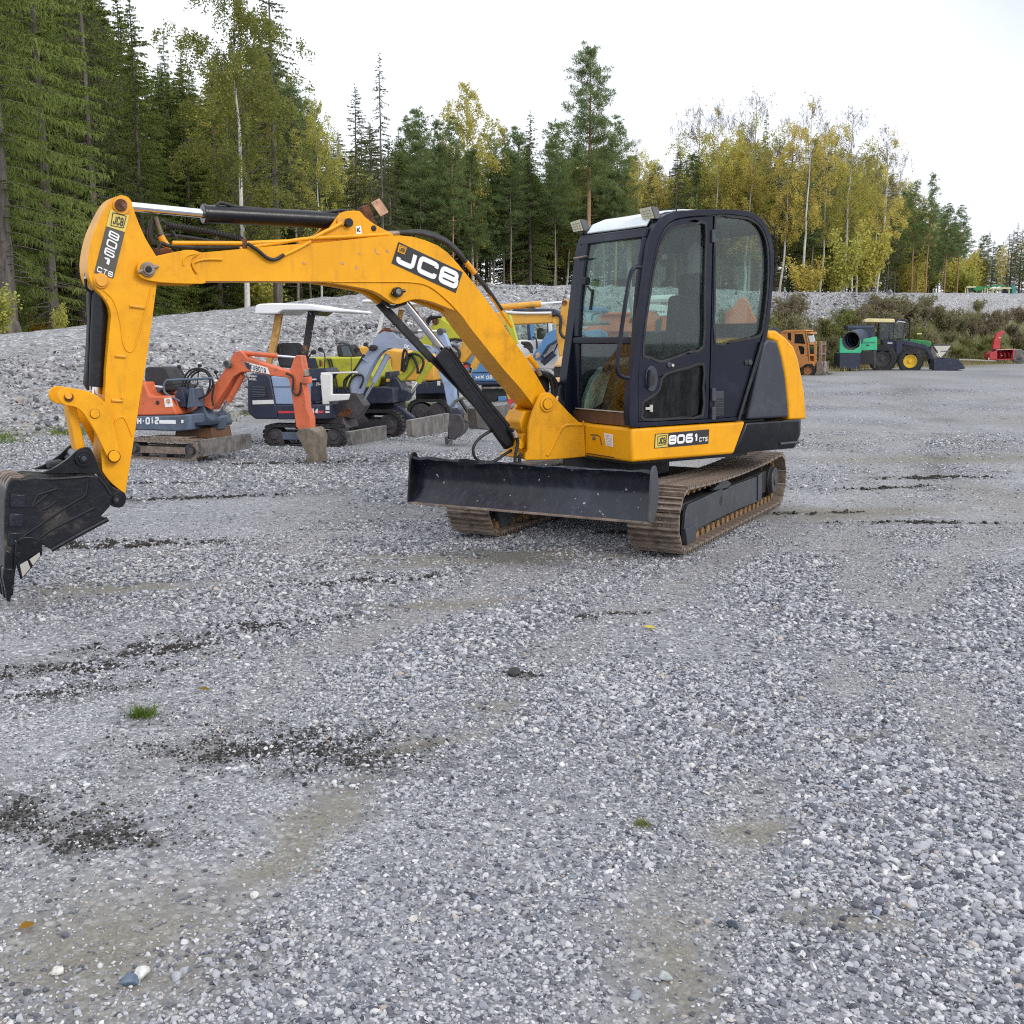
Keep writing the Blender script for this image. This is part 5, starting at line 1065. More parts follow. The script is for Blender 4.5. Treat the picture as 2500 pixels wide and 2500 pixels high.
PT = dict(spruceA=spruce(1, rmax=3.3, dens=1.5), spruceB=spruce(2, rmax=3.8, clear=2.0, dens=1.4, r0=.26), spruceC=spruce(3, rmax=3.2, dens=1.1, gap=.06, fol='dark'), spruceD=spruce(4, rmax=2.9, dens=1.25, fol='spruce', clear=2), spruceS=spruce(5, rmax=2.3, dens=.8, gap=.3, fol='dark', droop=.45, clear=2), spruceE=spruce(6, rmax=3.8, dens=1.0, gap=.14, fol='dark', droop=.42, clear=6, dead=5, r0=.24),
  pineA=pine(1, rmax=3.0, dens=1.3), pineB=pine(2, clear=.45, rmax=2.6), pineC=pine(3, clear=.35, rmax=2.7, dens=1.2, bk='thin', r0=.12), pineBig=pine(4, H=25, clear=.47, rmax=3.5, dens=1.7, r0=.27, clump=.72), pineD=pine(5, clear=.52, rmax=2.6, dens=1.2, bk='thin', r0=.11),
  birchA=birch(1, r0=.15, rmax=3.1, dens=1.5, clear=.22, leaf=.14), birchB=birch(2, rmax=2.4, fol='olive', clear=.3, dens=1.1, leaf=.16), birchC=birch(3, fol='gold', rmax=2.3, bare=.30, clear=.34, dens=.85, leaf=.16), birchD=birch(4, fol='olive', rmax=2.6, bare=.42, clear=.36, dens=.75, leaf=.16), birchE=birch(5, fol='gold', rmax=2.3, bare=.75, clear=.32, leaf=.16), birchF=birch(6, fol='gold', rmax=2.3, bare=.10, clear=.25, dens=.85, leaf=.16))
KIND = {'spruce': ('spruce_tree', 'spruce'), 'pine': ('pine_tree', 'pine'), 'birch': ('birch_tree', 'birch')}
TREES = []
def plant(kind, x, y, z, H, label, group=None, wide=1.0, rz=None):
    t = PT[kind]; nm, cat = KIND[t[0]]; o = bpy.data.objects.new(nm, None); C.objects.link(o); o.location = (x, y, z); s = H/t[3]; o.scale = (s*wide, s*wide, s)
    o.rotation_euler = (0, 0, random.uniform(0, 6.28) if rz is None else rz); tag(o, label, cat, group)
    for n, me in (('trunk', t[1]), ('crown', t[2])) + ((('twigs', t[4]),) if len(t) > 4 else ()):
        c = bpy.data.objects.new(n, me); C.objects.link(c); c.parent = o
    TREES.append(o); return o
def terr(x, y):
    """terrace height behind the bank crest"""
    return float(np.interp(x, [c[0] for c in CREST], [c[2] for c in CREST])) - .1
def tree_px(kind, xb, D, top, label, group=None, wide=1.0, ztop=None):
    """tree on the terrace whose foot is in pixel column xb at depth D and whose tip reaches pixel row top"""
    x = (xb-1250)/FPX*D; z = terr(x, D) ; t = at_depth(xb, top, D); return plant(kind, x, D, z, t.z - z, label, group, wide)
# forest floor: the terrace running back under the trees
Xf, Yf = [], []
ufl = np.linspace(0, 1, 30)**1.6
fx = np.zeros((30, nsx)); fy = fx.copy(); fz_ = fx.copy()
for j, u in enumerate(ufl):
    fx[j] = Pc[:, 0] + (Pc[:, 0]-Pf[:, 0])*0 - 60*u*.55; fy[j] = Pc[:, 1] + 1.5 + u*150; fz_[j] = Pc[:, 2] - .12 + (fbm(fx[j]*.3, fy[j]*.3, 91)-.5)*.3
ffm = paint('dark forest floor', (.055,.05,.032), .95, var=.35, vs=.8, dirt=(.07,.08,.03), dirt_amt=.6, dirt_s=1.5, bump=.4, bump_s=8)
ff = grid_obj('forest_floor', fx, fy, fz_, ffm); ff['kind'] = 'structure'
# hand placed trees, left to right
LG = 'tall spruces at the left edge of the clearing'
H_ = [('spruceB', 42, 34, -900, 'big spruce with thick grey trunk at the left edge above the bank', 1.0), ('spruceA', -110, 37, -700, 'green spruce left of the thick grey trunk', 1.1), ('spruceA', 150, 40, -560, 'dense green spruce just right of the thick grey trunk', 1.15), ('spruceE', 262, 44, -300, 'brownish spruce with bare upper trunk behind the yellow arm', .9), ('spruceA', 372, 46, -12, 'pointed green spruce whose tip meets the top of the photo', 1.1), ('spruceD', 446, 62, 72, 'slim spruce spire in the gap left of the big birch', .8),
 ('birchA', 612, 45, -60, 'big green birch with white trunk behind the boom cylinder', 1.2), ('spruceE', 690, 50, -70, 'tall ragged spruce with long limbs right of the big birch', 1.25), ('birchB', 790, 56, 250, 'small olive birch right of the ragged spruce', .9), ('spruceC', 884, 62, 205, 'dark blunt spruce left of the needle thin spruce', 1.1), ('spruceS', 941, 60, 132, 'needle thin dark spruce standing above its neighbours', 1.0), ('pineC', 1033, 72, 270, 'green pine just right of the two dark spruces', 1.3), ('pineC', 1075, 74, 300, 'slim pine above the boom decal', 1.0), ('birchB', 1156, 76, 205, 'yellow green birch with thin top above the boom bend', 1.1), ('pineA', 1110, 72, 290, 'pine left of the yellow green birch', .8), ('pineC', 1232, 78, 318, 'small topped pine between birch and great pine', .9), ('spruceD', 1293, 80, 270, 'pointed spruce left of the great pine', 1.2),
 ('pineBig', 1430, 74, 108, 'great lone pine with orange trunk rising behind the roof lamps', 1.05), ('pineA', 1497, 82, 292, 'dark pine right of the great pine', 1.0), ('birchF', 1545, 86, 340, 'golden birch right of the great pine', .9), ('birchD', 1683, 88, 255, 'birch with bare grey top, first of those above the cab', 1.2), ('birchC', 1733, 88, 245, 'orange gold birch above the cab roof', 1.0), ('birchD', 1815, 90, 226, 'tall bare topped birch above the rear of the cab', 1.1), ('spruceD', 1845, 95, 270, 'spruce tip among the bare birches', .7), ('birchE', 1890, 86, 280, 'bare twiggy birch right of the cab', 1.1), ('birchC', 1950, 84, 232, 'gold birch with tall bare top right of the cab', 1.2), ('birchE', 1985, 88, 290, 'thin bare birch between two gold birches', 1.0), ('birchD', 2042, 86, 262, 'broad bare topped birch with gold lower crown', 1.3), ('birchE', 2122, 84, 302, 'leaning bare birch at the right end of the birch row', 1.2),
 ('spruceC', 2146, 92, 410, 'dark spruce beyond the leaning bare birch', .9), ('pineB', 2206, 94, 440, 'first of the two ragged pines right of the birches', 1.0), ('pineB', 2240, 94, 424, 'second of the two ragged pines right of the birches', 1.0), ('pineA', 2284, 100, 500, 'left one of the twin pines above the green tractor', 1.2), ('pineA', 2314, 102, 503, 'right one of the twin pines above the green tractor', 1.2), ('spruceC', 2384, 112, 562, 'spruce left of the far orange birch', .9), ('birchF', 2418, 112, 590, 'far orange birch above the seed drill', .9), ('spruceE', 2450, 112, 542, 'brown tinged spruce above the seed drill', .9), ('spruceC', 2492, 118, 600, 'spruce at the far right edge of the woods', .9), ('birchF', 2340, 118, 640, 'low gold birch between the twin pines and far spruces', 1.0)]
for kx, xb, D, top, lab, wd in H_: tree_px(kx, xb, D, top, lab, None, wd)
# the stand behind: many trees nothing tells apart, in groups by kind
ENV = [(-300,-500),(200,-300),(380,60),(450,120),(700,100),(820,300),(900,280),(1000,340),(1100,320),(1200,340),(1330,330),(1450,320),(1560,370),(1700,320),(1900,310),(2050,330),(2140,400),(2250,490),(2320,540),(2360,590),(2400,600),(2500,630),(2700,600)]
ex, ey = [e[0] for e in ENV], [e[1] for e in ENV]
r = random.Random(21); GRP = {'spruceA': ('tall green spruce in the thick of the stand at the left', 'spruces in the left stand'), 'spruceD': ('slender green spruce in the woods behind the bank', 'slender spruces in the woods'), 'spruceC': ('dark spruce deep in the woods behind the bank', 'dark spruces deep in the woods'), 'pineD': ('thin stemmed pine in the woods behind the boom', 'thin stemmed pines in the woods'), 'pineC': ('pale stemmed bushy pine in the woods behind the bank', 'bushy pines in the woods'), 'pineA': ('orange stemmed pine in the woods behind the bank', 'orange stemmed pines in the woods'), 'birchB': ('olive leaved birch among the conifers of the woods', 'olive birches in the woods'), 'birchF': ('low golden birch at the edge of the woods right of the cab', 'golden birches at the woods edge')}
for row in range(7):
    n = (38, 42, 48, 46, 46, 30, 26)[row]
    for i in range(n):
        xb = -260 + 2700*(i + r.random())/n; base = float(np.interp(xb, [0, 500, 900, 1400, 2000, 2500], [42, 52, 64, 80, 92, 116])); D = base + row*5.5 + r.uniform(0, 5)
        if xb > 2330 and row > 4: continue
        top = float(np.interp(xb, ex, ey)) + r.uniform(0, 100) + 10*row
        if xb < 520: k = r.choice(['spruceA', 'spruceA', 'spruceC', 'spruceD'])
        elif xb < 1000: k = r.choice(['spruceC', 'spruceD', 'birchB', 'spruceA' if xb < 560 else 'spruceD', 'pineD'])
        elif xb < 1560: k = r.choice(['pineD', 'pineC', 'pineA', 'pineD', 'spruceD', 'birchB' if r.random() < .5 else 'pineD'])
        elif xb < 2140: k = r.choice(['birchB', 'pineC', 'spruceC', 'birchF', 'spruceD', 'spruceC'])
        else: k = r.choice(['spruceC', 'pineA', 'birchF', 'pineC'])
        if k == 'spruceA' and xb > 620: k = 'spruceD'
        zn = next(n_ for lim, n_ in ((120, 'at the left edge'), (300, 'behind the upright arm'), (480, 'left of the big birch'), (700, 'behind the arm cylinder'), (860, 'right of the big birch'), (1000, 'behind the rusty lamp'), (1180, 'behind the boom decal'), (1330, 'left of the great pine'), (1560, 'by the great pine'), (1760, 'behind the cab roof'), (1960, 'behind the cab rear'), (2150, 'behind the bare birches'), (2340, 'behind the ragged pines'), (9999, 'above the seed drill')) if xb < lim); tree_px(k, xb, D, top, GRP[k][0].replace(' in the woods behind the bank', ' in the woods').replace(' in the woods behind the boom', ' in the woods').replace(' in the thick of the stand at the left', ' in the thick stand').replace(' right of the cab', '') + ' ' + zn, GRP[k][1] + ' ' + zn, wide=r.uniform(1.15, 1.6)*(1.25 if row > 3 else 1))
for i in range(64):                                        # fill of the right hand woods and the low middle
    xb = r.uniform(980, 2360); D = float(np.interp(xb, [0, 500, 900, 1400, 2000, 2500], [42, 52, 64, 80, 92, 116])) + r.uniform(2, 30)
    zn = 'left of the great pine' if xb < 1420 else 'behind the cab roof' if xb < 1760 else 'behind the cab rear' if xb < 1960 else 'behind the bare birches' if xb < 2150 else 'behind the ragged pines'
    k = r.choice(['spruceD', 'spruceA', 'spruceC', 'pineC']) if xb < 1560 or xb > 2170 else r.choice(['birchB', 'spruceD', 'birchB', 'pineC', 'spruceC', 'birchF'])
    nm = {'spruceD': 'slender green spruce', 'spruceA': 'wide green spruce', 'spruceC': 'dark spruce', 'pineC': 'bushy pine', 'birchF': 'low golden birch', 'birchB': 'olive leaved birch'}[k]
    tree_px(k, xb, D, float(np.interp(xb, ex, ey)) + r.uniform(20, 130), nm + ' filling the woods ' + zn, (nm + 's').replace('birchs', 'birches') + ' filling the woods ' + zn, r.uniform(1.1, 1.7))
for xb, D, top, k, lab in ((842, 70, 318, 'spruceC', 'dark spruce filling the gap left of the blunt spruce'), (915, 72, 300, 'spruceD', 'green spruce between the blunt spruce and the needle thin one'), (985, 74, 322, 'spruceD', 'green spruce right of the needle thin spruce'), (1010, 80, 300, 'pineA', 'pine filling the gap above the rusty lamp'), (1200, 84, 330, 'pineC', 'bushy pine right of the yellow green birch'), (1265, 86, 318, 'pineA', 'orange stemmed pine left of the pointed spruce'), (1355, 84, 300, 'pineC', 'bushy pine between pointed spruce and great pine')): tree_px(k, xb, D, top, lab, None, 1.5)
for i, (xb, top, k, nm) in enumerate(((2362,600,'spruceC','dark spruce'),(2374,575,'pineC','bushy pine'),(2395,585,'spruceC','dark spruce'),(2408,600,'pineC','bushy pine'),(2432,570,'spruceE','brown tinged spruce'),(2440,560,'spruceC','dark spruce'),(2462,556,'spruceC','dark spruce'),(2470,575,'birchF','low golden birch'),(2480,590,'pineC','bushy pine'),(2505,585,'spruceC','dark spruce'),(2525,560,'pineC','bushy pine'),(2330,560,'pineC','bushy pine'),(2350,610,'birchF','low golden birch'),(2268,540,'birchF','low golden birch'),(2300,545,'pineC','bushy pine'),(2255,500,'pineC','bushy pine'),(2190,470,'spruceC','dark spruce'),(2170,450,'birchB','olive leaved birch'))):
    zn = 'above the seed drill' if xb > 2340 else 'behind the twin pines'; tree_px(k, xb, 120 + (i % 4)*3, top, nm + ' in the far woods ' + zn, nm + ' in the far woods ' + zn, 1.7)
# bare stems and low young growth under the stand
def bush(seed, R=1.0, Hh=1.0, n=1600, leaf=.07, mats=('weed',), stems=8, up=.3):
    r = random.Random(seed); tb, lf = TB(), TB()
    for i in range(stems):
        a = r.uniform(0, 6.28); q = Vector((math.cos(a)*R*r.uniform(.2,.8), math.sin(a)*R*r.uniform(.2,.8), Hh*r.uniform(.5,1))); tb.stem([Vector((q.x*.15, q.y*.15, -.15)), q*.55, q], .012, .004, 4)
        for j in range(n//stems):
            t = r.uniform(.25, 1.05); p = Vector((q.x*t, q.y*t, q.z*t)) + rv(r)*(.28*R*r.random()); p.z = max(.02, p.z); d1 = (rv(r) + Vector((0,0,up))).normalized()*leaf*r.uniform(.6, 1.3); d2 = rv(r)*leaf*.5; lf.quad(p, p+d1*.5+d2, p+d1, p+d1*.5-d2)
    return tb.mesh('stem', BK['thin']), lf.mesh('foliage', LM[mats[0]])
BU = dict(young=bush(1, 1.1, 2.4, 2400, .11, ('olive',)), green=bush(2, 1.0, 1.0, 1800, .09, ('weed',), 12), brown=bush(3, .9, 1.2, 1600, .10, ('brownweed',), 14, 1.0), orange=bush(4, .9, 1.3, 1500, .09, ('orange',)), fresh=bush(5, .9, .7, 1500, .09, ('grass',), 12), gold=bush(6, 1.2, 2.6, 2600, .10, ('gold',)))
def shrub(kind, x, y, z, s, label, group=None, wide=1.0, name='shrub'):
    o = bpy.data.objects.new(name, None); C.objects.link(o); o.location = (x, y, z); o.scale = (s*wide, s*wide, s); o.rotation_euler = (0, 0, random.uniform(0, 6.28)); tag(o, label, 'shrub', group)
    for n, me in zip(('stem', 'foliage'), BU[kind]): c = bpy.data.objects.new(n, me); C.objects.link(c); c.parent = o
    return o
def shrub_px(kind, xb, D, s, label, group=None, wide=1.0):
    x = (xb-1250)/FPX*D; return shrub(kind, x, D, terr(x, D), s, label, group, wide)
shrub_px('young', 10, 31, .75, 'yellow green bush at the left edge by the grey trunk', None, 1.2); shrub_px('orange', 118, 38, .6, 'small orange bush under the spruces right of the grey trunk'); shrub_px('young', 160, 33, .45, 'thin sapling on the bank crest left of the arm')
shrub_px('gold', 1948, 80, 1.1, 'round yellow green bush at the feet of the white birches', None, 1.6); shrub_px('young', 2030, 80, 2.0, 'yellow leaved young tree under the broad birch'); shrub_px('young', 2090, 82, 2.3, 'leaning young tree at the end of the birch row')
rr = random.Random(5)
for i in range(46):
    xb = 1600 + 760*rr.random(); shrub_px(rr.choice(['young', 'gold', 'young']), xb, float(np.interp(xb, [1600, 2400], [84, 112])) + rr.uniform(0, 8), rr.uniform(1.0, 2.1), 'yellowing young growth at the foot of the woods ' + ('behind the cab' if xb < 1880 else 'right of the cab' if xb < 2130 else 'above the tractor'), 'young growth ' + ('behind the cab' if xb < 1880 else 'right of the cab' if xb < 2130 else 'above the tractor'))
for i in range(26):
    xb = -100 + 1600*rr.random(); shrub_px(rr.choice(['young', 'green']), xb, float(np.interp(xb, [0, 500, 900, 1500], [40, 50, 62, 80])) + rr.uniform(0, 6), rr.uniform(.8, 1.7), 'green undergrowth bush beneath the conifers', 'undergrowth beneath the conifers')
# weeds on the right hand bank face
cells = [(j, i) for j in range(3, 50) for i in range(0, nsx, 2) if Xb[j, i] > 8 and Xb[j, i] < 62 and veg[j, i] > .5]
rr.shuffle(cells)
for n, (j, i) in enumerate(cells[:230]):
    x, y, z = Xb[j, i] + rr.gauss(0,.4), Yb[j, i] + rr.gauss(0,.4), Zb[j, i]; u = uu[j]
    k = 'brown' if (fbm(np.array([x*.16]), np.array([y*.16]), 88)[0] > .52 and u > .25) else rr.choice(['green', 'green', 'fresh' if u > .4 else 'green', 'brown'])
    lab = {'brown': ('clump of brown dry weeds on the right hand bank', 'brown weeds on the bank'), 'green': ('dull green weed clump on the right hand bank', 'green weeds on the bank'), 'fresh': ('fresh green weed clump high on the right hand bank', 'fresh weeds on the bank')}[k]
    cx_ = 1250 + FPX*x/y; zn = next(n_ for lim, n_ in ((1990, 'between the cab and the forklift'), (2090, 'above the drum screener'), (2220, 'behind the tractor cab'), (2330, 'behind the tractor bonnet'), (2420, 'left of the snow blower'), (9999, 'around the snow blower')) if cx_ < lim); lab = (lab[0].replace(' on the right hand bank', ' on the bank ').replace('high on', 'high up on').strip() + ' ' + zn, lab[1] + ' ' + zn)
    shrub(k, x, y, z-.1, rr.uniform(.55, 1.15)*(1.15 if k == 'brown' else 1), *lab, wide=rr.uniform(1.0, 1.5), name='weed_clump')
# grass: too fine to count
def blades(name, pts, h, w, mat, seed, sp=.3):
    r = np.random.default_rng(seed); P = np.asarray(pts); n = len(P); a = r.uniform(0, 6.28, n); hh = h*r.uniform(.5, 1.3, n); d = np.stack([np.cos(a), np.sin(a), np.zeros(n)], -1)*w*r.uniform(.6,1.3,n)[:, None]
    tipv = P + np.stack([r.normal(0, sp, n)*hh, r.normal(0, sp, n)*hh, hh], -1); V = np.stack([P-d, P+d, tipv], 1).reshape(-1, 3)
    me = bpy.data.meshes.new(name); me.from_pydata(V.tolist(), [], np.arange(3*n).reshape(-1, 3).tolist()); me.materials.append(mat); o = bpy.data.objects.new(name, me); C.objects.link(o); o['kind'] = 'stuff'; return o
r = np.random.default_rng(31); n = 60000; x = r.uniform(9, 75, n); fy = np.interp(x, Pfd[:, 0], Pfd[:, 1]); y = fy - np.abs(r.normal(0, 2.4, n)) + 1.2; k = (fbm(x*.5, y*.5, 62) > .40) & (fy - y < 7)
blades('dry_grass', np.stack([x[k], y[k], np.zeros(k.sum())], -1), .30, .02, LM['straw'], 3)
n = 26000; x = r.uniform(-14, 9, n); fy = np.interp(x, Pfd[:, 0], Pfd[:, 1]); y = fy - r.uniform(-.5, 2.6, n); k = fbm(x*.9, y*.9, 63) > .53
blades('thin_grass', np.stack([x[k], y[k], np.zeros(k.sum())], -1), .10, .008, LM['grass'], 4, .6)
j = r.integers(1, 40, 50000); i = r.integers(0, nsx, 50000); k = (Xb[j, i] > 8.5) & (veg[j, i] > .3) & (Xb[j, i] < 80)
blades('bank_grass', np.stack([Xb[j, i][k] + r.normal(0,.3,k.sum()), Yb[j, i][k] + r.normal(0,.3,k.sum()), Zb[j, i][k]-.03], -1), .55, .03, LM['weed'], 5, .4)
# ------------------------------------------------------------------ the row of parked machines behind
M.update(
  orange=paint('faded orange paint', (.62,.135,.05), .5, var=.12, dirt=(.40,.14,.08), dirt_amt=.5, dirt_s=4, chips=RUST, chip_s=18, chip_t=.72),
  slate=paint('slate blue paint', (.085,.115,.165), .55, var=.2, dirt=(.22,.21,.20), dirt_amt=.5, dirt_s=5, chips=RUST, chip_s=14, chip_t=.72),
  navy2=paint('dark navy machine paint', (.022,.028,.055), .5, var=.15, dirt=(.12,.11,.10), dirt_amt=.5, dirt_s=5),
  skyblue=paint('light blue grey paint', (.27,.36,.52), .5, var=.06, dirt=(.25,.27,.30), dirt_amt=.4, dirt_s=4),
  lavender=paint('grey blue boom paint', (.29,.34,.45), .5, var=.08, dirt=(.22,.20,.19), dirt_amt=.6, dirt_s=5, chips=RUST, chip_s=16, chip_t=.72),
  lime=paint('lime yellow paint', (.46,.46,.030), .5, var=.1, dirt=(.30,.27,.08), dirt_amt=.5, dirt_s=4, chips=RUST, chip_s=16, chip_t=.74),
  ochre=paint('ochre yellow paint', (.66,.34,.045), .5, var=.1, dirt=(.38,.22,.09), dirt_amt=.5, dirt_s=4, chips=RUST, chip_s=16, chip_t=.73),
  peach=paint('faded peach paint', (.82,.50,.24), .5, var=.07, dirt=(.5,.33,.2), dirt_amt=.3),
  blue=paint('weathered blue paint', (.085,.21,.40), .5, var=.12, dirt=(.22,.27,.33), dirt_amt=.5, dirt_s=4, chips=(.4,.45,.5), chip_s=12, chip_t=.7),
  canopy=paint('white canopy', (.80,.81,.83), .5, var=.04, dirt=(.55,.55,.53), dirt_amt=.3, dirt_s=3),
  whitep=paint('worn white paint', (.72,.71,.69), .55, var=.06, dirt=(.35,.28,.20), dirt_amt=.5, dirt_s=6, chips=RUST, chip_s=16, chip_t=.73),
  rustpost=paint('rusty yellow post', (.42,.235,.07), .8, var=.3, vs=8, dirt=(.16,.07,.025), dirt_amt=.8, dirt_s=12),
  blackpost=paint('flaked black and rust post', (.02,.02,.022), .7, var=.3, dirt=(.36,.20,.07), dirt_amt=.9, dirt_s=7, chips=(.6,.58,.52), chip_s=10, chip_t=.68),
  steel=paint('dirty worn steel', (.17,.16,.15), .5, .3, var=.4, vs=6, dirt=(.085,.065,.05), dirt_amt=.85, dirt_s=7, streak=((.30,.285,.26), .55), grime=((.06,.045,.035), .8, 3.5)),
  mudsteel=paint('muddy bucket steel', (.17,.14,.105), .7, .1, var=.35, vs=6, dirt=(.10,.08,.06), dirt_amt=.8, dirt_s=8, streak=((.30,.27,.22), .5)),
  darksteel=paint('dark bucket steel', (.06,.055,.06), .5, .2, var=.3, dirt=(.18,.16,.14), dirt_amt=.5, dirt_s=8),
  green=paint('tractor green paint', (.03,.22,.06), .35, var=.1, dirt=(.10,.14,.07), dirt_amt=.3), screen_green=paint('screener green paint', (.05,.46,.24), .45, var=.08, dirt=(.15,.35,.2), dirt_amt=.3),
  rim=paint('yellow wheel rim', (.78,.50,.02), .4, var=.06), cream=paint('cream cab roof', (.78,.66,.34), .5, var=.06), red=paint('faded red paint', (.52,.05,.06), .45, var=.15, dirt=(.30,.10,.08), dirt_amt=.4),
  trucko=paint('worn orange truck paint', (.52,.215,.06), .55, var=.12, dirt=(.22,.10,.04), dirt_amt=.7, dirt_s=3, chips=RUST, chip_s=7, chip_t=.66), hopper=paint('off white hopper', (.58,.55,.48), .6, var=.08), pale=paint('pale green yellow steel', (.62,.62,.36), .55, var=.1), teal=paint('teal tank', (.04,.24,.21), .5, var=.1),
  hitachi=paint('orange red boom paint', (.66,.17,.07), .5, var=.12, dirt=(.45,.2,.12), dirt_amt=.5, dirt_s=3, chips=RUST, chip_s=14, chip_t=.74), paleblue=paint('pale blue cab paint', (.33,.50,.58), .4, var=.06), wood=paint('weathered plank', (.42,.40,.37), .8, var=.15))
class Rig:
    """one parked machine: its root, its axes and short ways to shape parts from outlines on its own planes"""
    def __init__(s, name, x, y, head, label, cat, group=None):
        s.fr = Frame(x, y, head); s.root = empty(name, s.fr, label, cat, group)
    def P(s, name, m, v, pts, l0, l1, bevel=.01, parent=None, lp=None, sm=0):
        q = s.fr.side(v, pts, l0 if lp is None else lp); q = smooth(q, sm) if sm else q
        return MB().prism(q, l0, l1).build(name, M[m], parent or s.root, bevel)
    def Fp(s, name, m, v, pts, f, t, bevel=.006, parent=None):
        return MB().prism(s.fr.front(v, pts, f), f - t, f, 'f').build(name, M[m], parent or s.root, bevel)
    def t(s, name, m, v, pts, l, r, parent=None, n=8, sm=3):
        q = [s.fr.p(v, p[:2], p[2] if len(p) > 2 else l) for p in pts]
        return MB().tube(smooth(q, sm, False) if sm and len(q) > 2 else q, r, n).build(name, M[m], parent or s.root)
    def cyl(s, v, a, b, c, l, r, m, parent=None):
        """hydraulic cylinder: barrel a-b, bright rod b-c"""
        o = s.t('cylinder', m, v, (a, b), l, r, parent, 12); A, B, Cc = (Vector(s.fr.p(v, q, l)) for q in (a, b, c))
        MB().tube([tuple(B), tuple(Cc)], r*.5, 8).build('rod', M['chrome'], o); return o
    def disc(s, name, m, v, q, r, l0, l1, parent=None, hole=0, bevel=.004):
        p = s.fr.p(v, q, l0); return MB().disc(p[0], p[2], r, min(l0, l1), max(l0, l1), 22, hole).build(name, M[m], parent or s.root, bevel)
    def text(s, txt, v, cs, l, m, parent=None, **k):
        q = [s.fr.p(v, c, l) for c in cs]; return lettering(MB(), txt, *q, **k).build('lettering', M[m], parent or s.root)
    def sheet(s, name, m, v, cs, l, parent=None):
        return quad(MB(), [s.fr.p(v, c, l) for c in cs]).build(name, M[m], parent or s.root)
    def track(s, v, box, l0, l1, m='rubber', lugs=30, frame='navy2', shrink=.0):
        """crawler loop filling the pixel box (left, top, right, bottom) on the near plane, with lugs, wheels and a side beam"""
        a = s.fr.p(v, (box[0], box[3]), l0); b = s.fr.p(v, (box[2], box[3]), l0); tp = s.fr.p(v, ((box[0]+box[2])/2, box[1]), l0)
        f0, f1, zt = a[0], b[0], tp[2]; zb = 0.0; r = (zt-zb)/2; lp = []; n = 9
        for i in range(n+1): w = -math.pi/2 + math.pi*i/n; lp.append((f1-r + r*math.cos(w), zb + r + r*math.sin(w)))
        for i in range(n+1): w = math.pi/2 + math.pi*i/n; lp.append((f0+r + r*math.cos(w), zb + r + r*math.sin(w)))
        c = ((f0+f1)/2, zb+r); inn = [(p[0] - (.035 if p[0] > c[0] else -.035)*(1 if abs(p[0]-c[0]) > (f1-f0)/2-r else .0), p[1] + (-.035 if p[1] > c[1] else .035)*min(1, abs(p[1]-c[1])/r*1.2)) for p in lp]
        o = MB().prism(lp, l0, l1, 'l', [inn]).build('crawler_track', M[m], s.root, .006)
        per_ = 2*(f1-f0-2*r) + 2*math.pi*r; lug = MB().box(-.028, .028, min(l0, l1)+.0, max(l0, l1)-.0, 0, .022).build('track_lug', M[m], o, .004)
        def at(d):
            L_ = f1-f0-2*r; d %= per_
            if d < L_: return f0+r+d, 2*r, 0
            d -= L_
            if d < math.pi*r: return f1-r+r*math.sin(d/r), r+r*math.cos(d/r), d/r
            d -= math.pi*r
            if d < L_: return f1-r-d, 0, math.pi
            d -= L_; w = math.pi+d/r; return f0+r+r*math.sin(w), r+r*math.cos(w), w
        for i in range(lugs):
            f, z, w = at(per_*i/lugs); k = lug if i == 0 else copy_part(lug, o); k.location = (f, 0, z+zb); k.rotation_euler = (0, w, 0)
        lm = (l0+l1)/2
        MB().prism([(f0+r*1.2, zb+r*.6), (f1-r*1.2, zb+r*.6), (f1-r*1.2, zb+r*1.35), (f0+r*1.2, zb+r*1.35)], l0 + (l1-l0)*.12, l1 - (l1-l0)*.2).build('track_frame', M[frame], s.root, .01)
        for fx_ in (f0+r, f1-r): MB().disc(fx_, zb+r, r*.78, min(l0,l1)+.03, max(l0,l1)-.03, 20).disc(fx_, zb+r, r*.36, min(l0,l1)+.005, max(l0,l1)-.005, 16).build('wheel', M['darksteel'], s.root, .005)
        ro = MB()
        for i in range(3): MB().disc(f0+r*1.5 + (f1-f0-3*r)*i/2, zb+r*.42, r*.36, min(l0,l1)+.04, max(l0,l1)-.04, 12).build('roller', M['darksteel'], s.root, .003)
        return o
R14 = math.radians
GROUP = None
# --- small orange and slate digger
k = Rig('mini_excavator', -4.75, 14.95, R14(-18), 'small orange digger on rusty steel tracks, its bucket toward the middle', 'mini excavator')
nl = -.48
k.track('z6', (20, 895, 655, 1085), nl, nl+.25, 'shoe', 34, 'shoe'); k.track('z6', (20, 895, 655, 1085), .25, .50, 'shoe', 34, 'shoe')
k.P('undercarriage_block', 'brown', 'z6', [(360,800),(660,800),(680,900),(340,890)], -.22, .25, .01, lp=nl); k.P('track_cover', 'shoe', 'z6', [(230,860),(560,870),(540,905),(210,895)], nl+.02, nl+.22, lp=nl)
ch = k.P('chassis', 'slate', 'z6', [(20,690),(460,682),(578,672),(585,808),(460,818),(20,805)], -.44, .44, .02)
k.text('H-012', 'z6', ((122,700),(310,694),(122,762)), -.443, 'white', ch, t=.24, w=.75); k.sheet('decal', 'white', 'z6', ((312,722),(452,722),(455,755),(312,752)), -.443, ch); k.sheet('decal', 'white', 'z6', ((500,720),(520,720),(520,748),(500,748)), -.443, ch)
hd = k.P('engine_cover', 'orange', 'z6', [(0,400),(180,395),(228,515),(398,515),(428,590),(458,678),(0,690)], -.42, .36, .025)
k.sheet('decal', 'white', 'z6', ((352,535),(415,528),(432,605),(362,612)), -.424, hd); k.disc('decal', 'rustpale', 'z6', (388,560), .035, -.426, -.424, hd); k.disc('filler_cap', 'rubber', 'z6', (295,573), .028, -.43, -.40, hd)
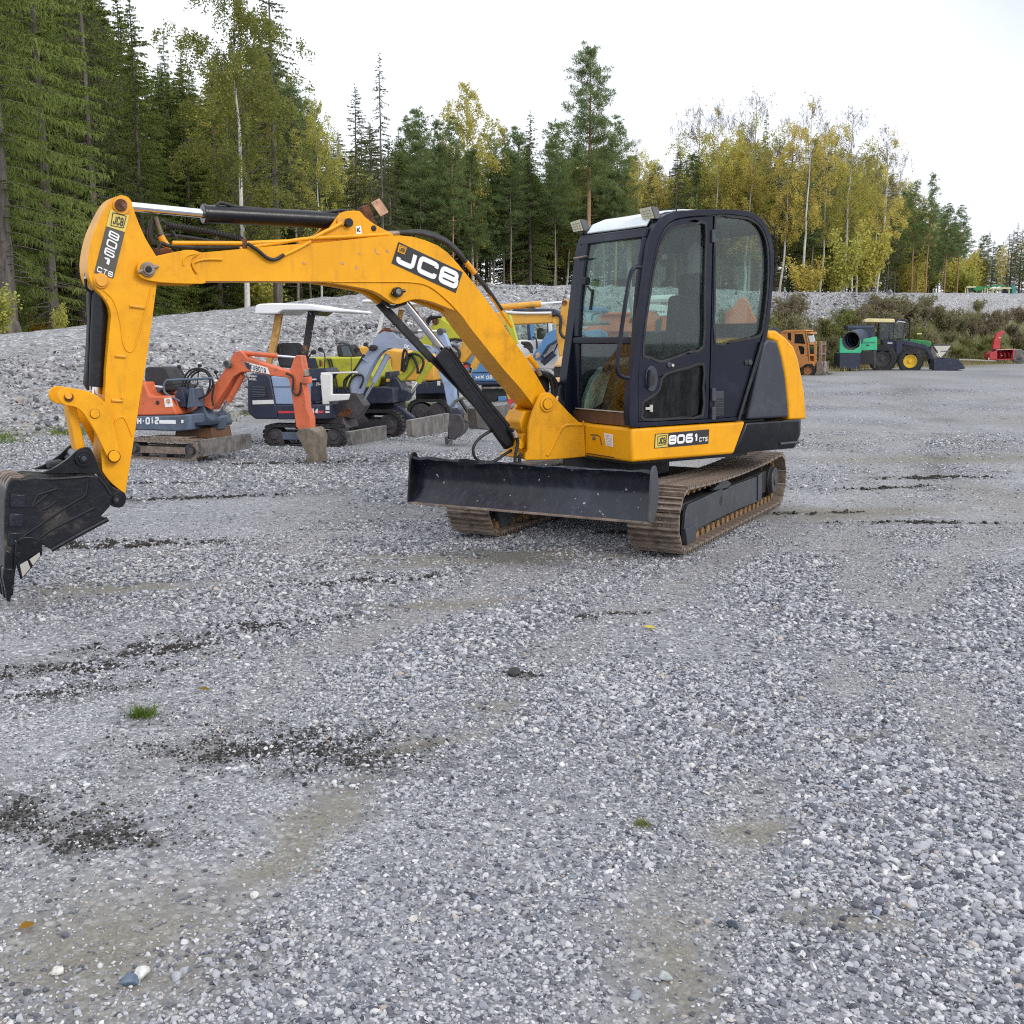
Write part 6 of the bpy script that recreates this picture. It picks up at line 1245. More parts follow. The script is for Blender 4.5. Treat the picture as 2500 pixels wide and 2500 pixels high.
st = k.P('seat', 'fabric', 'z6', [(190,275),(215,266),(340,268),(365,285),(405,360),(440,415),(430,428),(330,430),(205,420),(185,370)], -.20, .18, .03); k.P('seat_pan', 'slate', 'z6', [(200,415),(330,428),(350,445),(300,485),(285,510),(235,505)], -.22, .20, .02, st); k.P('seat_trim', 'white', 'z6', [(200,415),(335,430),(338,445),(203,432)], -.225, -.215, .002, st); k.P('seat_cushion', 'fabric', 'z6', [(340,425),(490,418),(505,440),(460,470),(350,470)], -.2, .2, .02, st)
k.t('guard_rail', 'slate', 'z6', [(490,560),(420,525),(365,490),(350,440),(370,388),(420,378),(600,372),(770,362)], -.36, .016)
k.P('control_stand', 'navy2', 'z6', [(470,445),(500,440),(520,500),(540,610),(470,610),(430,560)], -.30, .0, .01); k.P('control_stand', 'slate', 'z6', [(570,450),(600,450),(625,610),(545,620)], -.30, -.05, .01)
for a, b in (((475,265),(530,340)), ((652,255),(640,420)), ((790,310),(830,400))):
    lv = k.t('lever', 'rubber', 'z6', (a, b), -.05, .008); k.disc('knob', 'rubber', 'z6', a, .024, -.07, -.03, lv)
for l, pts in ((-.2, [(505,650),(500,520),(515,390),(570,300),(650,278),(725,305),(768,380),(760,450),(700,520),(600,550),(545,560)]), (-.16, [(545,650),(545,500),(575,380),(620,320),(690,300),(740,350),(745,430),(720,490)]), (-.14, [(530,640),(525,480),(560,350),(640,290),(740,330),(780,420),(765,520),(775,600)])):
    k.t('hose', 'rubber', 'z6', pts, l, .013)
k.P('swing_bracket', 'slate', 'z6', [(580,660),(640,610),(690,606),(730,690),(775,720),(815,690),(832,700),(815,805),(760,800),(735,770),(700,800),(585,800)], -.10, .10, .012); k.P('chassis_side', 'slate', 'z6', [(820,690),(850,680),(880,740),(870,770),(820,775)], .2, .4, .02); k.P('step_plate', 'navy2', 'z6', [(580,745),(740,740),(740,765),(580,770)], -.35, -.1, .004)
bm_ = k.P('boom', 'orange', 'z6', [(975,135),(1005,128),(1060,185),(1200,235),(1330,280),(1435,305),(1440,362),(1290,345),(1100,305),(1010,312),(950,350),(900,430),(762,638),(690,600),(700,530),(820,370),(905,235),(945,150)], -.09, .09, .01)
q = k.sheet('decal', 'white', 'z6', ((1050,222),(1240,272),(1262,330),(1100,298)), -.094, bm_); k.sheet('decal', 'navy2', 'z6', ((1042,222),(1085,235),(1098,298),(1062,275)), -.0955, bm_); k.text('KUBOTA', 'z6', ((1090,237),(1225,280),(1093,285)), -.0965, 'decal_ink', bm_, t=.19, w=.72, gap=.2)
k.cyl('z6', (990,145), (1325,172), (1495,186), 0, .032, 'orange', bm_); k.cyl('z6', (1030,335), (905,560), (805,700), -.0, .042, 'orange', bm_)
lp_ = k.disc('work_lamp', 'steel', 'z6', (887,243), .055, -.16, -.08, bm_); k.disc('lens', 'glass', 'z6', (887,243), .046, -.165, -.16, lp_)
ar = k.P('arm', 'orange', 'z6', [(1465,195),(1485,165),(1525,170),(1548,300),(1535,380),(1560,500),(1572,620),(1605,700),(1608,800),(1510,805),(1485,780),(1440,450),(1412,340),(1440,270)], -.075, .075, .008)
k.t('cylinder', 'orange', 'z6', [(1552,400),(1568,650)], -.04, .03, ar, sm=0); k.P('cylinder_bracket', 'orange', 'z6', [(1515,362),(1595,350),(1600,405),(1530,415)], -.08, .0, .006, ar); k.t('hose', 'rubber', 'z6', [(1400,320),(1455,350),(1460,420),(1455,480),(1490,510),(1520,480),(1525,400)], -.10, .014, ar); k.P('link', 'orange', 'z6', [(1520,690),(1590,680),(1612,800),(1560,830),(1510,800)], -.06, .09, .01, ar); k.P('pipe_block', 'shoe', 'z6', [(1500,300),(1560,285),(1570,345),(1520,360)], -.06, .05, .01, ar)
bkt = k.P('bucket', 'mudsteel', 'z6', [(1478,835),(1510,800),(1600,790),(1635,820),(1652,880),(1640,1000),(1648,1060),(1660,1116),(1575,1092),(1562,1060),(1578,1020),(1530,930)], -.18, .17, .012)
for i in range(4): k.P('bucket_tooth', 'mudsteel', 'z6', [(1600,1060),(1650,1060),(1665,1122),(1640,1125)], -.17+i*.1, -.12+i*.1, .004, bkt)
for i in range(4): k.P('bucket_strip', 'darksteel', 'z6', [(1600,786),(1640,815),(1657,880),(1646,1000),(1655,1060),(1640,1060),(1636,1000),(1645,880),(1628,825),(1598,797)], -.10+i*.075, -.07+i*.075, .002, bkt)
fbk = k.fr.pf('z6', (690,1035), .9)[0]
bd = k.Fp('dozer_blade', 'steel', 'z6', [(660,895),(1100,836),(1106,962),(692,1036)], 1.0, .05); k.P('blade_arm', 'navy2', 'z6', [(600,900),(700,890),(700,960),(600,960)], -.1, .3, .01)

# --- navy and pale blue digger with white canopy
k = Rig('mini_excavator', -3.0, 16.95, R14(-9), 'navy and pale blue digger under a white canopy on rusty posts', 'mini excavator'); nl = -.62
k.track('y1', (275, 1582, 1235, 1838), nl, nl+.30, 'rubber', 34, 'slate'); k.track('y1', (275, 1582, 1235, 1838), .32, .62, 'rubber', 34, 'slate')
k.P('undercarriage_block', 'darksteel', 'y1', [(560,1500),(1150,1500),(1200,1640),(560,1640)], -.32, .32, .01, lp=nl)
hd = k.P('engine_hood', 'navy2', 'y1', [(88,965),(135,948),(300,955),(345,1000),(410,1325),(440,1502),(160,1502),(72,1425),(66,1050)], -.60, .60, .02)
g = k.P('grille', 'rubber', 'y1', [(118,1090),(300,1085),(330,1240),(122,1245)], -.605, -.57, .004, hd)
for i in range(7): k.t('slat', 'slate', 'y1', [(128, 1108+i*20), (285, 1104+i*20)], -.608, .006, g, 6)
k.sheet('decal', 'whitep', 'y1', ((130,1276),(383,1268),(390,1318),(132,1324)), -.604, hd); k.text('MINI', 'y1', ((92,968),(180,972),(92,995)), -.604, 'whitep', hd, t=.22); k.text('DIESEL', 'y1', ((92,1002),(182,1006),(92,1030)), -.604, 'whitep', hd, t=.22)
k.P('side_panel', 'skyblue', 'y1', [(352,985),(800,1000),(800,1325),(412,1325)], -.59, -.2, .015); k.t('panel_seam', 'navy2', 'y1', [(372,1112),(600,1112)], -.592, .006, sm=0)
dk_ = k.P('deck', 'navy2', 'y1', [(408,1330),(1060,1326),(1072,1500),(440,1508)], -.60, .60, .015)
k.sheet('decal', 'red', 'y1', ((440,1404),(990,1400),(990,1430),(445,1432)), -.604, dk_); k.text('014', 'y1', ((800,1368),(930,1370),(800,1440)), -.606, 'white', dk_, t=.3, w=.9); k.sheet('decal', 'whitep', 'y1', ((1015,1340),(1062,1340),(1062,1392),(1015,1392)), -.604, dk_); k.sheet('decal', 'whitep', 'y1', ((1012,1405),(1062,1405),(1062,1428),(1012,1428)), -.604, dk_)
cn = k.P('canopy_roof', 'canopy', 'y1', [(150,232),(165,130),(210,108),(390,99),(800,108),(1060,158),(1335,178),(1337,214),(1060,206),(960,200),(840,186),(500,186),(430,230)], -.55, .50, .02)
k.P('canopy_post', 'rustpost', 'y1', [(400,235),(485,222),(440,480),(392,700),(345,845),(285,845),(345,560)], -.42, -.34, .006); k.P('canopy_post', 'blackpost', 'y1', [(800,190),(880,190),(832,480),(790,700),(760,850),(700,850),(748,560)], -.30, -.22, .006); k.P('canopy_brace', 'darksteel', 'y1', [(800,195),(960,200),(880,250),(860,240)], -.30, .3, .006)
k.P('seat', 'fabric', 'y1', [(405,640),(450,580),(600,580),(640,630),(695,710),(700,770),(600,885),(450,880),(425,780)], -.25, .20, .04); k.P('seat_side', 'rubber', 'y1', [(405,640),(450,580),(470,640),(480,760),(440,780)], -.28, -.25, .01)
k.P('control_box', 'navy2', 'y1', [(770,900),(1010,885),(1060,940),(1000,1000),(960,1060),(770,1050)], -.40, .15, .015); k.P('footwell', 'navy2', 'y1', [(780,1110),(955,1100),(965,1290),(780,1290)], -.45, .2, .015); k.sheet('decal', 'whitep', 'y1', ((770,1015),(905,1012),(905,1030),(770,1032)), -.405)
gd_ = k.P('front_guard', 'whitep', 'y1', [(948,975),(965,952),(1085,955),(1085,1200),(1300,1200),(1280,1272),(1050,1290),(1052,1322),(975,1325)], -.50, -.42, .012); k.t('guard_rail', 'whitep', 'y1', [(965,952),(1000,948),(1400,935)], -.46, .014)
for a, m_, b in (((945,660),(1005,715),(1000,890)), ((862,695),(810,750),(765,885))): lv = k.t('lever', 'rubber', 'y1', (a, m_, b), -.2, .010); k.disc('knob', 'rubber', 'y1', a, .035, -.23, -.17, lv)
k.P('swing_bracket', 'darksteel', 'y1', [(1140,1330),(1230,1230),(1290,1185),(1390,1195),(1440,1270),(1490,1340),(1440,1420),(1400,1510),(1360,1500),(1160,1490)], -.22, .10, .012); k.P('bracket_plate', 'rust', 'y1', [(1150,1440),(1290,1360),(1340,1420),(1300,1480),(1160,1480)], -.24, -.1, .008)
bq = [('y1', [(1288,1190),(1300,1075),(1400,880),(1500,705),(1560,625),(1640,480),(1720,440),(1833,455)]), ('y2', [(150,440),(400,498),(560,560),(645,610),(625,645),(450,622),(250,585),(80,572),(0,585)]), ('y1', [(1800,650),(1720,670),(1660,720),(1600,810),(1500,1000),(1425,1200)])]
bo_ = MB().prism([p for v, q in bq for p in k.fr.side(v, q, -.12)], -.12, .10).build('boom', M['lavender'], k.root, .012)
k.text('DC', 'y2', ((248,520),(312,540),(248,570)), -.124, 'white', bo_, t=.26, w=.8); k.t('grab_handle', 'lavender', 'y1', [(1460,765),(1520,810)], -.14, .012, bo_, sm=0)
k.cyl('y1', (1770,725), (1600,1050), (1470,1280), -.0, .045, 'lavender', bo_); k.cyl('y2', (40,350), (420,355), (660,362), 0, .045, 'steel', bo_)
k.P('bracket', 'rust', 'y1', [(1640,470),(1720,395),(1790,400),(1833,460)], -.08, .05, .008, bo_); k.P('work_lamp', 'rubber', 'y1', [(1530,640),(1560,605),(1620,610),(1632,650),(1590,680),(1540,675)], -.22, -.12, .02, bo_); lv = k.t('lamp_stalk', 'rubber', 'y1', [(1540,640),(1495,600)], -.15, .012, bo_, sm=0); k.disc('knob', 'rubber', 'y1', (1495,600), .032, -.17, -.13, lv)
for l, pts in ((-.16, [(1290,1190),(1240,1110),(1245,1030),(1320,960),(1380,930)]), (-.15, [(1310,1190),(1300,1090),(1340,1000),(1400,965),(1460,980),(1470,1040),(1430,1130)]), (-.14, [(1270,1180),(1255,1090),(1290,1000),(1370,900),(1480,720)])): k.t('hose', 'rubber', 'y1', pts, l, .016, bo_)
k.t('pipe', 'lavender', 'y2', [(430,500),(480,530),(560,545),(600,560)], -.13, .012, bo_)
ar = k.P('arm', 'skyblue', 'y2', [(660,365),(690,338),(720,345),(762,405),(800,500),(835,600),(870,900),(895,1200),(915,1345),(850,1345),(790,1290),(745,1050),(690,900),(640,640),(632,450)], -.09, .09, .012); k.P('link', 'steel', 'y2', [(830,1310),(880,1240),(960,1195),(980,1215),(905,1260),(860,1330)], -.12, .1, .008, ar); k.disc('pin', 'darksteel', 'y2', (700,362), .05, -.12, .12, ar); k.t('hose', 'rubber', 'y2', [(960,1240),(1020,1330),(1060,1400)], -.0, .03, ar)
bkt = k.P('bucket', 'darksteel', 'y2', [(800,1440),(850,1410),(960,1420),(1000,1500),(1000,1610),(960,1680),(880,1745),(800,1740),(795,1600)], -.22, .22, .02)
for i in range(5): k.P('bucket_strip', 'steel', 'y2', [(960,1418),(1006,1500),(1006,1612),(962,1688),(885,1752),(880,1742),(952,1680),(996,1606),(996,1504),(952,1428)], -.20+i*.09, -.16+i*.09, .002, bkt)
k.P('bucket_ear', 'navy2', 'y2', [(820,1440),(830,1380),(870,1350),(960,1360),(1010,1450),(960,1465)], -.10, .10, .01, bkt); k.P('side_cutter', 'darksteel', 'y2', [(755,1710),(800,1690),(800,1800),(765,1790)], -.24, -.2, .006, bkt)
for i in range(3): k.P('bucket_tooth', 'steel', 'y2', [(790,1745),(860,1760),(830,1830),(740,1900),(760,1850)], -.2+i*.17, -.13+i*.17, .006, bkt)
k.P('coupler', 'shoe', 'y2', [(1000,1420),(1060,1390),(1100,1440),(1090,1500),(1050,1520),(1000,1490)], -.1, .12, .01, bkt)
k.Fp('dozer_blade', 'steel', 'y1', [(1305,1655),(1755,1578),(1755,1738),(1340,1822)], 1.55, .06); k.P('blade_arm', 'darksteel', 'y1', [(1080,1640),(1330,1660),(1330,1740),(1080,1720)], -.15, .3, .02)

# --- lime yellow digger
k = Rig('mini_excavator', -2.05, 18.7, R14(-9), 'lime yellow digger with white canopy behind the navy one', 'mini excavator'); nl = -.70
k.track('y2', (-500, 1378, 205, 1690), nl, nl+.34, 'rubber', 36, 'darksteel'); k.track('y2', (-400, 1378, 205, 1690), .36, .70, 'rubber', 36, 'darksteel'); k.P('undercarriage_block', 'rubber', 'y2', [(-300,1290),(60,1290),(60,1450),(-300,1450)], -.36, .36, .01, lp=nl)
bd_ = k.P('body', 'lime', 'y1', [(780,760),(905,752),(1450,752),(1520,765),(1605,1000),(1570,1125),(1085,1128),(1040,940),(780,885)], -.66, .66, .03); k.P('corner_panel', 'navy2', 'y1', [(800,765),(890,762),(930,886),(785,888)], -.668, -.64, .004, bd_); k.sheet('decal', 'decal_ink', 'y1', ((940,785),(956,785),(956,868),(940,868)), -.664, bd_); k.sheet('decal', 'red', 'y1', ((962,800),(978,800),(978,862),(962,862)), -.664, bd_); k.t('panel_seam', 'navy2', 'y1', [(1325,756),(1330,1120)], -.662, .005, bd_, sm=0)
for x in (0, 34): k.t('strap', 'rubber', 'y1', [(1040+x,770),(1090+x,950),(1140+x,1190)], -.675, .012, bd_)
k.P('deck', 'navy2', 'y1', [(1085,1130),(1700,1115),(1833,1130),(1833,1310),(1480,1320),(1100,1200)], -.64, .64, .015)
st = k.P('seat', 'fabric', 'y1', [(1142,625),(1165,600),(1290,598),(1320,630),(1385,745),(1160,748)], -.30, .15, .04); k.P('seat_insert', 'slate', 'y1', [(1200,625),(1285,620),(1335,740),(1225,742)], -.31, -.29, .01, st)
lv = k.t('lever', 'rubber', 'y1', [(1392,660),(1380,740)], -.2, .012, sm=0); k.disc('knob', 'rubber', 'y1', (1392,662), .04, -.23, -.17, lv)
k.P('front_console', 'navy2', 'y2', [(0,880),(70,870),(80,960),(50,1080),(0,1080)], -.3, .3, .015); k.disc('lamp', 'ochre', 'y2', (32,985), .03, -.33, -.3)
k.P('swing_bracket', 'navy2', 'y2', [(-100,1090),(0,1080),(62,985),(80,950),(150,950),(190,1010),(225,1090),(300,1115),(318,1140),(285,1190),(240,1260),(-120,1260)], -.24, .16, .02); k.P('bracket_slot', 'rubber', 'y2', [(40,1185),(140,1180),(140,1200),(60,1205),(55,1235),(40,1235)], -.245, -.235, .002)
bo_ = k.P('boom', 'lime', 'y2', [(150,935),(210,1005),(250,970),(470,720),(620,490),(760,462),(900,452),(1050,470),(1500,520),(1560,400),(1000,320),(860,285),(720,200),(655,205),(560,330),(330,640),(230,880)], -.12, .12, .015)
k.cyl('y2', (680,205), (940,238), (1500,300), 0, .05, 'lime', bo_); k.cyl('y2', (600,745), (420,1010), (330,1140), -.16, .055, 'lime', bo_); k.disc('pin', 'rust', 'y2', (640,232), .06, -.14, .14, bo_); k.P('arm', 'lime', 'y2', [(1510,160),(1530,140),(1590,150),(1650,350),(1690,520),(1640,520),(1560,330)], -.09, .09, .01, bo_)
for l, pts in ((-.18, [(235,880),(245,760),(290,660),(390,650),(470,700),(490,780),(440,900)]), (-.16, [(210,870),(230,650),(260,580)]), (-.15, [(260,850),(300,700),(350,680),(410,800),(415,900)]), (-.14, [(540,320),(530,250),(560,190),(640,175),(720,178)]), (-.13, [(555,320),(550,260),(590,200),(660,185)]), (-.1, [(800,500),(880,460),(980,480)]), (-.19, [(270,600),(285,760),(240,870)])): k.t('hose', 'rubber', 'y2', pts, l, .022, bo_)
k.P('canopy_roof', 'canopy', 'y1', [(1465,95),(1490,60),(1660,55),(1690,95)], -.62, .5, .03, lp=-.5); k.P('canopy_roof', 'canopy', 'z5', [(905,960),(920,925),(1060,918),(1240,922),(1255,936),(1150,950),(1050,945)], -.60, .5, .02); k.P('canopy_post', 'whitep', 'y1', [(1685,215),(1732,225),(1660,480),(1625,480)], -.45, -.38, .006); k.P('canopy_post', 'rustpost', 'z5', [(1040,985),(1075,985),(1050,1080),(1028,1060)], -.2, -.12, .006)
k.P('blade_arm', 'navy2', 'y2', [(85,1330),(150,1298),(345,1440),(372,1465),(330,1500),(240,1480),(90,1375)], -.4, -.25, .02); k.Fp('dozer_blade', 'steel', 'y2', [(335,1492),(822,1402),(802,1640),(402,1712),(350,1690)], 1.62, .07)

# --- ochre yellow digger reaching over to the right
k = Rig('excavator', -.6, 21.2, R14(-8), 'ochre yellow excavator with grey blade beside the blue one', 'excavator'); nl = -.8
k.track('y2', (290, 1240, 815, 1500), nl, nl+.4, 'rubber', 30, 'darksteel'); k.track('y2', (290, 1240, 815, 1500), .4, .8, 'rubber', 30, 'darksteel')
k.P('body', 'ochre', 's', [(868,846),(905,846),(1000,860),(1060,868),(1060,930),(868,930)], -.78, .7, .03); k.P('hood_top', 'ochre', 'y1', [(1380,745),(1350,680),(1400,655),(1530,655),(1540,745)], -.5, .4, .03)
g = k.P('grille', 'rubber', 'y2', [(0,700),(75,690),(80,880),(0,880)], -.80, -.76, .004)
for i in range(5): k.t('slat', 'ochre', 'y2', [(8+i*15,705),(20+i*13,870)], -.81, .012, g, 6, 0)
k.P('deck', 'navy2', 'y2', [(390,1015),(500,1010),(660,1000),(790,1000),(790,1150),(390,1165)], -.78, .8, .02); k.sheet('decal', 'whitep', 'y2', ((665,990),(705,990),(705,1050),(665,1050)), -.785); k.P('undercarriage_block', 'rubber', 'y2', [(330,1160),(800,1150),(800,1260),(330,1260)], -.4, .4, .02, lp=nl)
bo_ = k.P('boom', 'ochre', 's', [(1112,888),(1127,835),(1150,805),(1180,775),(1205,764),(1222,762),(1345,767),(1366,773),(1367,783),(1356,788),(1249,793),(1215,800),(1180,830),(1134,885)], -.16, .16, .02)
k.cyl('y3', (150,345), (835,290), (1200,265), 0, .06, 'ochre', bo_); k.cyl('y2', (1230,610), (1120,830), (1060,940), -.2, .07, 'ochre', bo_); k.t('pipe', 'whitep', 'y3', [(250,430),(600,445),(1010,440)], -.18, .025, bo_); k.P('pipe_bracket', 'darksteel', 'y3', [(560,370),(640,360),(720,350),(640,430),(560,430)], -.1, .1, .01, bo_)
ar = k.P('arm', 'ochre', 'y3', [(1190,235),(1240,208),(1325,240),(1300,600),(1260,900),(1245,1150),(1140,1180),(1100,850),(1085,620),(1155,500),(1160,440)], -.12, .12, .015); k.disc('pin', 'rust', 'y3', (1228,268), .05, -.15, .15, ar); k.disc('pin', 'ochre', 'y3', (1105,560), .09, -.18, .18, ar)
k.t('hose', 'rubber', 'y3', [(1020,480),(1110,465),(1165,520),(1165,640),(1155,750),(1200,840),(1260,860)], -.2, .03, ar); k.t('hose', 'rubber', 'y2', [(830,540),(900,560),(950,640),(930,720)], -.2, .03, bo_); k.t('hose', 'rubber', 'y2', [(1000,775),(1060,770),(1095,830),(1085,890)], -.22, .025, bo_)
k.Fp('dozer_blade', 'steel', 'y2', [(1150,1340),(1590,1285),(1580,1560),(1420,1620),(1180,1600)], 1.9, .08); k.P('bucket_link', 'red', 'y2', [(1555,1225),(1640,1190),(1660,1260),(1600,1290),(1590,1400),(1565,1330)], -.5, -.4, .02); k.P('hydraulic_arm', 'ochre', 'y2', [(1520,1040),(1570,1060),(1680,1240),(1560,1230)], -.5, -.35, .02)

# --- blue digger with cab
k = Rig('excavator', 1.3, 25.5, R14(-8), 'weathered blue excavator with glazed cab between yellow machines', 'excavator'); nl = -1.0
bd_ = k.P('engine_cover', 'blue', 'y2', [(1020,560),(1240,660),(1500,900),(1530,1000),(1130,1005),(1080,880),(1000,760)], -.95, .9, .04); k.t('panel_seam', 'navy2', 'y2', [(1100,885),(1480,880)], -.955, .012, bd_, sm=0)
for i, (a, b) in enumerate(((1155,1265), (1290,1370))): k.text(('HX', '08')[i], 'y2', ((a,925),(b,915),(a,975)), -.957, 'whitep', bd_, t=.26)
k.sheet('decal', 'red', 'y2', ((1000,780),(1060,765),(1060,820),(1000,840)), -.96, bd_)
k.P('deck', 'navy2', 'y2', [(1130,1008),(1535,1003),(1540,1040),(1200,1045)], -.95, .95, .02); k.P('undercarriage_block', 'rubber', 'y2', [(1220,1045),(1540,1040),(1600,1240),(1250,1270)], -.9, .9, .03); k.t('track_guard', 'steel', 'y2', [(1230,1085),(1540,1082)], -.95, .03, sm=0); k.P('track_block', 'blue', 'y2', [(1440,1190),(1545,1185),(1545,1250),(1440,1255)], -.96, -.8, .02)
cb = k.P('cab', 'whitep', 'y3', [(330,900),(700,890),(1120,900),(1130,1380),(600,1380)], -.9, .1, .03)
for a, b, m_ in ((590, 640, 'navy2'), (640, 700, 'blue'), (930, 950, 'navy2'), (950, 1010, 'whitep')): k.P('cab_post', m_, 'y3', [(a,600),(b,600),(b+20,900),(a+20,900)], -.9, -.8, .01, cb)
k.P('cab_roof', 'navy2', 'y3', [(340,400),(380,365),(1050,370),(1150,420),(1150,470),(340,470)], -.95, .2, .05, cb); k.P('window_pane', 'glass', 'y3', [(380,620),(600,610),(620,890),(420,900)], -.86, -.85, 0, cb); k.P('window_pane', 'glass', 'y3', [(700,610),(930,610),(940,890),(720,890)], -.86, -.85, 0, cb); k.P('window_pane', 'glass', 'y3', [(1010,600),(1120,600),(1120,890),(1020,890)], -.86, -.85, 0, cb); k.P('operator_seat', 'fabric', 'y3', [(760,700),(860,690),(880,880),(760,890)], -.6, -.2, .05, cb)
k.t('cab_handle', 'navy2', 'y3', [(690,850),(735,855),(760,920),(765,1050)], -.95, .02, cb)
bo_ = k.P('boom', 'blue', 'y3', [(690,1170),(735,1100),(930,780),(1060,712),(1300,735),(1500,755),(1800,715),(1940,770),(1950,850),(1400,865),(1100,905),(950,985),(860,1130),(800,1245),(720,1240)], -1.35, -1.0, .02); k.P('pin_boss', 'rustpale', 'y3', [(735,1130),(790,1100),(815,1140),(790,1200),(740,1220)], -1.37, -1.3, .02, bo_); k.P('underside_edge', 'navy2', 'y3', [(1100,905),(950,985),(860,1130),(880,1140),(970,1000),(1110,925)], -1.36, -1.0, .01, bo_)
k.cyl('y3', (860,1290), (1060,1120), (1130,960), -1.15, .07, 'navy2', bo_); k.t('steel_bar', 'steel', 'y4', [(150,525),(270,522),(440,515)], -1.0, .05, bo_, sm=0)
for pts in ([(520,960),(600,970),(660,1040),(680,1120)], [(540,1000),(620,1030),(670,1100)], [(500,945),(640,955),(690,1060)], [(850,1150),(870,1200),(840,1280)]): k.t('hose', 'rubber', 'y3', pts, -1.4, .03, bo_)
cp = k.P('side_cab', 'paleblue', 'y3', [(1540,370),(1590,330),(1790,335),(1815,420),(1720,600),(1590,610)], -.3, .8, .03); k.P('side_cab_roof', 'blue', 'y3', [(1545,330),(1800,335),(1930,350),(1932,420),(1820,440),(1545,420)], -.35, .9, .04); k.t('mirror_arm', 'rubber', 'y3', [(1690,570),(1700,480),(1760,455),(1840,440)], -.4, .02)

# --- faded peach machine just past the cab's front post
k = Rig('wheel_loader', .95, 15.5, R14(-10), 'faded peach machine with black band, mostly hidden by the black cab', 'loader'); nl = -.5
k.P('hood', 'peach', 'y3', [(1030,1355),(1140,1200),(1240,1128),(1420,1120),(1420,1355)], nl, .4, .03); k.P('band', 'rubber', 'y3', [(1040,1358),(1420,1358),(1420,1525),(1060,1525)], nl+.02, .38, .01); k.P('side_panel', 'peach', 'y3', [(1065,1528),(1420,1528),(1420,1680),(1220,1675),(1090,1600)], nl, .4, .02)
gr_ = k.P('grille', 'rubber', 'y3', [(1050,1610),(1420,1690),(1420,1840),(1080,1835)], nl+.03, .38, .01)
for i in range(5): k.t('slat', 'darksteel', 'y3', [(1090,1690+i*28),(1200,1700+i*28)], nl+.02, .012, gr_, 6, 0)
k.P('lower_panel', 'peach', 'y3', [(1080,1840),(1420,1840),(1440,2000),(1100,2000)], nl, .4, .02); k.P('base', 'rubber', 'y3', [(1060,2000),(1480,2000),(1520,2330),(1020,2330)], nl, .5, .03)

# --- orange and white excavator seen through the cab windows
k = Rig('excavator', 8.5, 31.0, R14(172), 'big orange and white excavator seen through the cab glass', 'excavator'); nl = .9
bo_ = k.P('boom', 'hitachi', 'y4', [(180,600),(330,445),(420,420),(560,430),(800,400),(1130,440),(1150,600),(700,610)], nl, nl+.3, .03); k.P('boom_top', 'whitep', 'y4', [(560,420),(640,395),(830,335),(960,340),(1100,378),(1145,440),(920,452),(880,392),(700,405),(600,440)], nl+.302, nl+.34, .02, bo_); k.P('boom_stripe', 'grey', 'y4', [(890,500),(940,460),(955,480),(940,590),(890,590)], nl+.302, nl+.33, .01, bo_)
k.t('cylinder', 'whitep', 'y4', [(640,300),(840,288),(1080,275)], nl+.2, .11, bo_, sm=0); k.t('rod', 'chrome', 'y4', [(1080,275),(1200,272)], nl+.2, .05, bo_, sm=0); k.P('bracket', 'hitachi', 'y4', [(1090,290),(1140,275),(1150,370),(1110,370)], nl, nl+.3, .02, bo_); k.t('handle_rail', 'salmon' if 'salmon' in M else 'hitachi', 'y4', [(340,430),(540,425),(640,425)], nl+.35, .05, bo_, sm=0)
k.text('HI', 'y4', ((890,395),(980,395),(890,418)), nl+.345, 'grey', bo_, t=.22)
k.P('body', 'hitachi', 'y4', [(1560,580),(1575,420),(1640,370),(1680,300),(1720,275),(1765,320),(1800,420),(1900,600)], -.6, nl, .05); k.P('counterweight', 'hitachi', 'y4', [(1150,600),(1560,580),(1900,600),(1900,800),(1150,800)], -.9, nl, .06); k.P('undercarriage', 'rubber', 'y4', [(400,800),(1900,800),(1900,980),(400,980)], -.9, nl-.1, .05); k.P('body_front', 'hitachi', 'y4', [(300,610),(1150,605),(1150,800),(400,800)], -.6, nl, .04); k.P('exhaust_cap', 'rubber', 'y4', [(1668,210),(1688,210),(1688,240),(1668,240)], .1, .25, .01)
# ------------------------------------------------------------------ things standing far off at the right
def wheel(k, v, q, r, l0, l1, rimm='rim', name='wheel', rr=.56):
    p = k.fr.p(v, q, l0); lo, hi = min(l0, l1), max(l0, l1); sgn = -1 if l0 < l1 else 1
    t = MB(); n = 26
    t.disc(p[0], p[2], r*.96, lo+.03, hi-.03, n, r*rr).disc(p[0], p[2], r*.90, lo, hi, n, r*rr)
    o = t.build(name, M['rubber'], k.root, .02)
    lg = MB()
    for i in range(18):
        a = 6.283*i/18; c, s = math.cos(a), math.sin(a); e = .05*r; lg.add([(p[0]+c*r*.9 - s*e*j, l, p[2]+s*r*.9 + c*e*j) for l in (lo, hi) for j in (-1, 1)] + [(p[0]+c*r*1.0 - s*e*j*.7, l, p[2]+s*r*1.0 + c*e*j*.7) for l in (lo, hi) for j in (-1, 1)], [(0,1,3,2),(4,6,7,5),(0,4,5,1),(2,3,7,6),(0,2,6,4),(1,5,7,3)])
    tl = lg.build('tyre_lugs', M['rubber'], o); tl['kind'] = 'stuff'
    f = l0 - sgn*(-.0)
    MB().disc(p[0], p[2], r*rr, lo+.10, hi-.10, n, r*rr*.72).disc(p[0], p[2], r*rr*.74, lo+.16, hi-.16, n).disc(p[0], p[2], r*.16, lo+.08, hi-.08, 12).build('rim', M[rimm], o, .01); return o
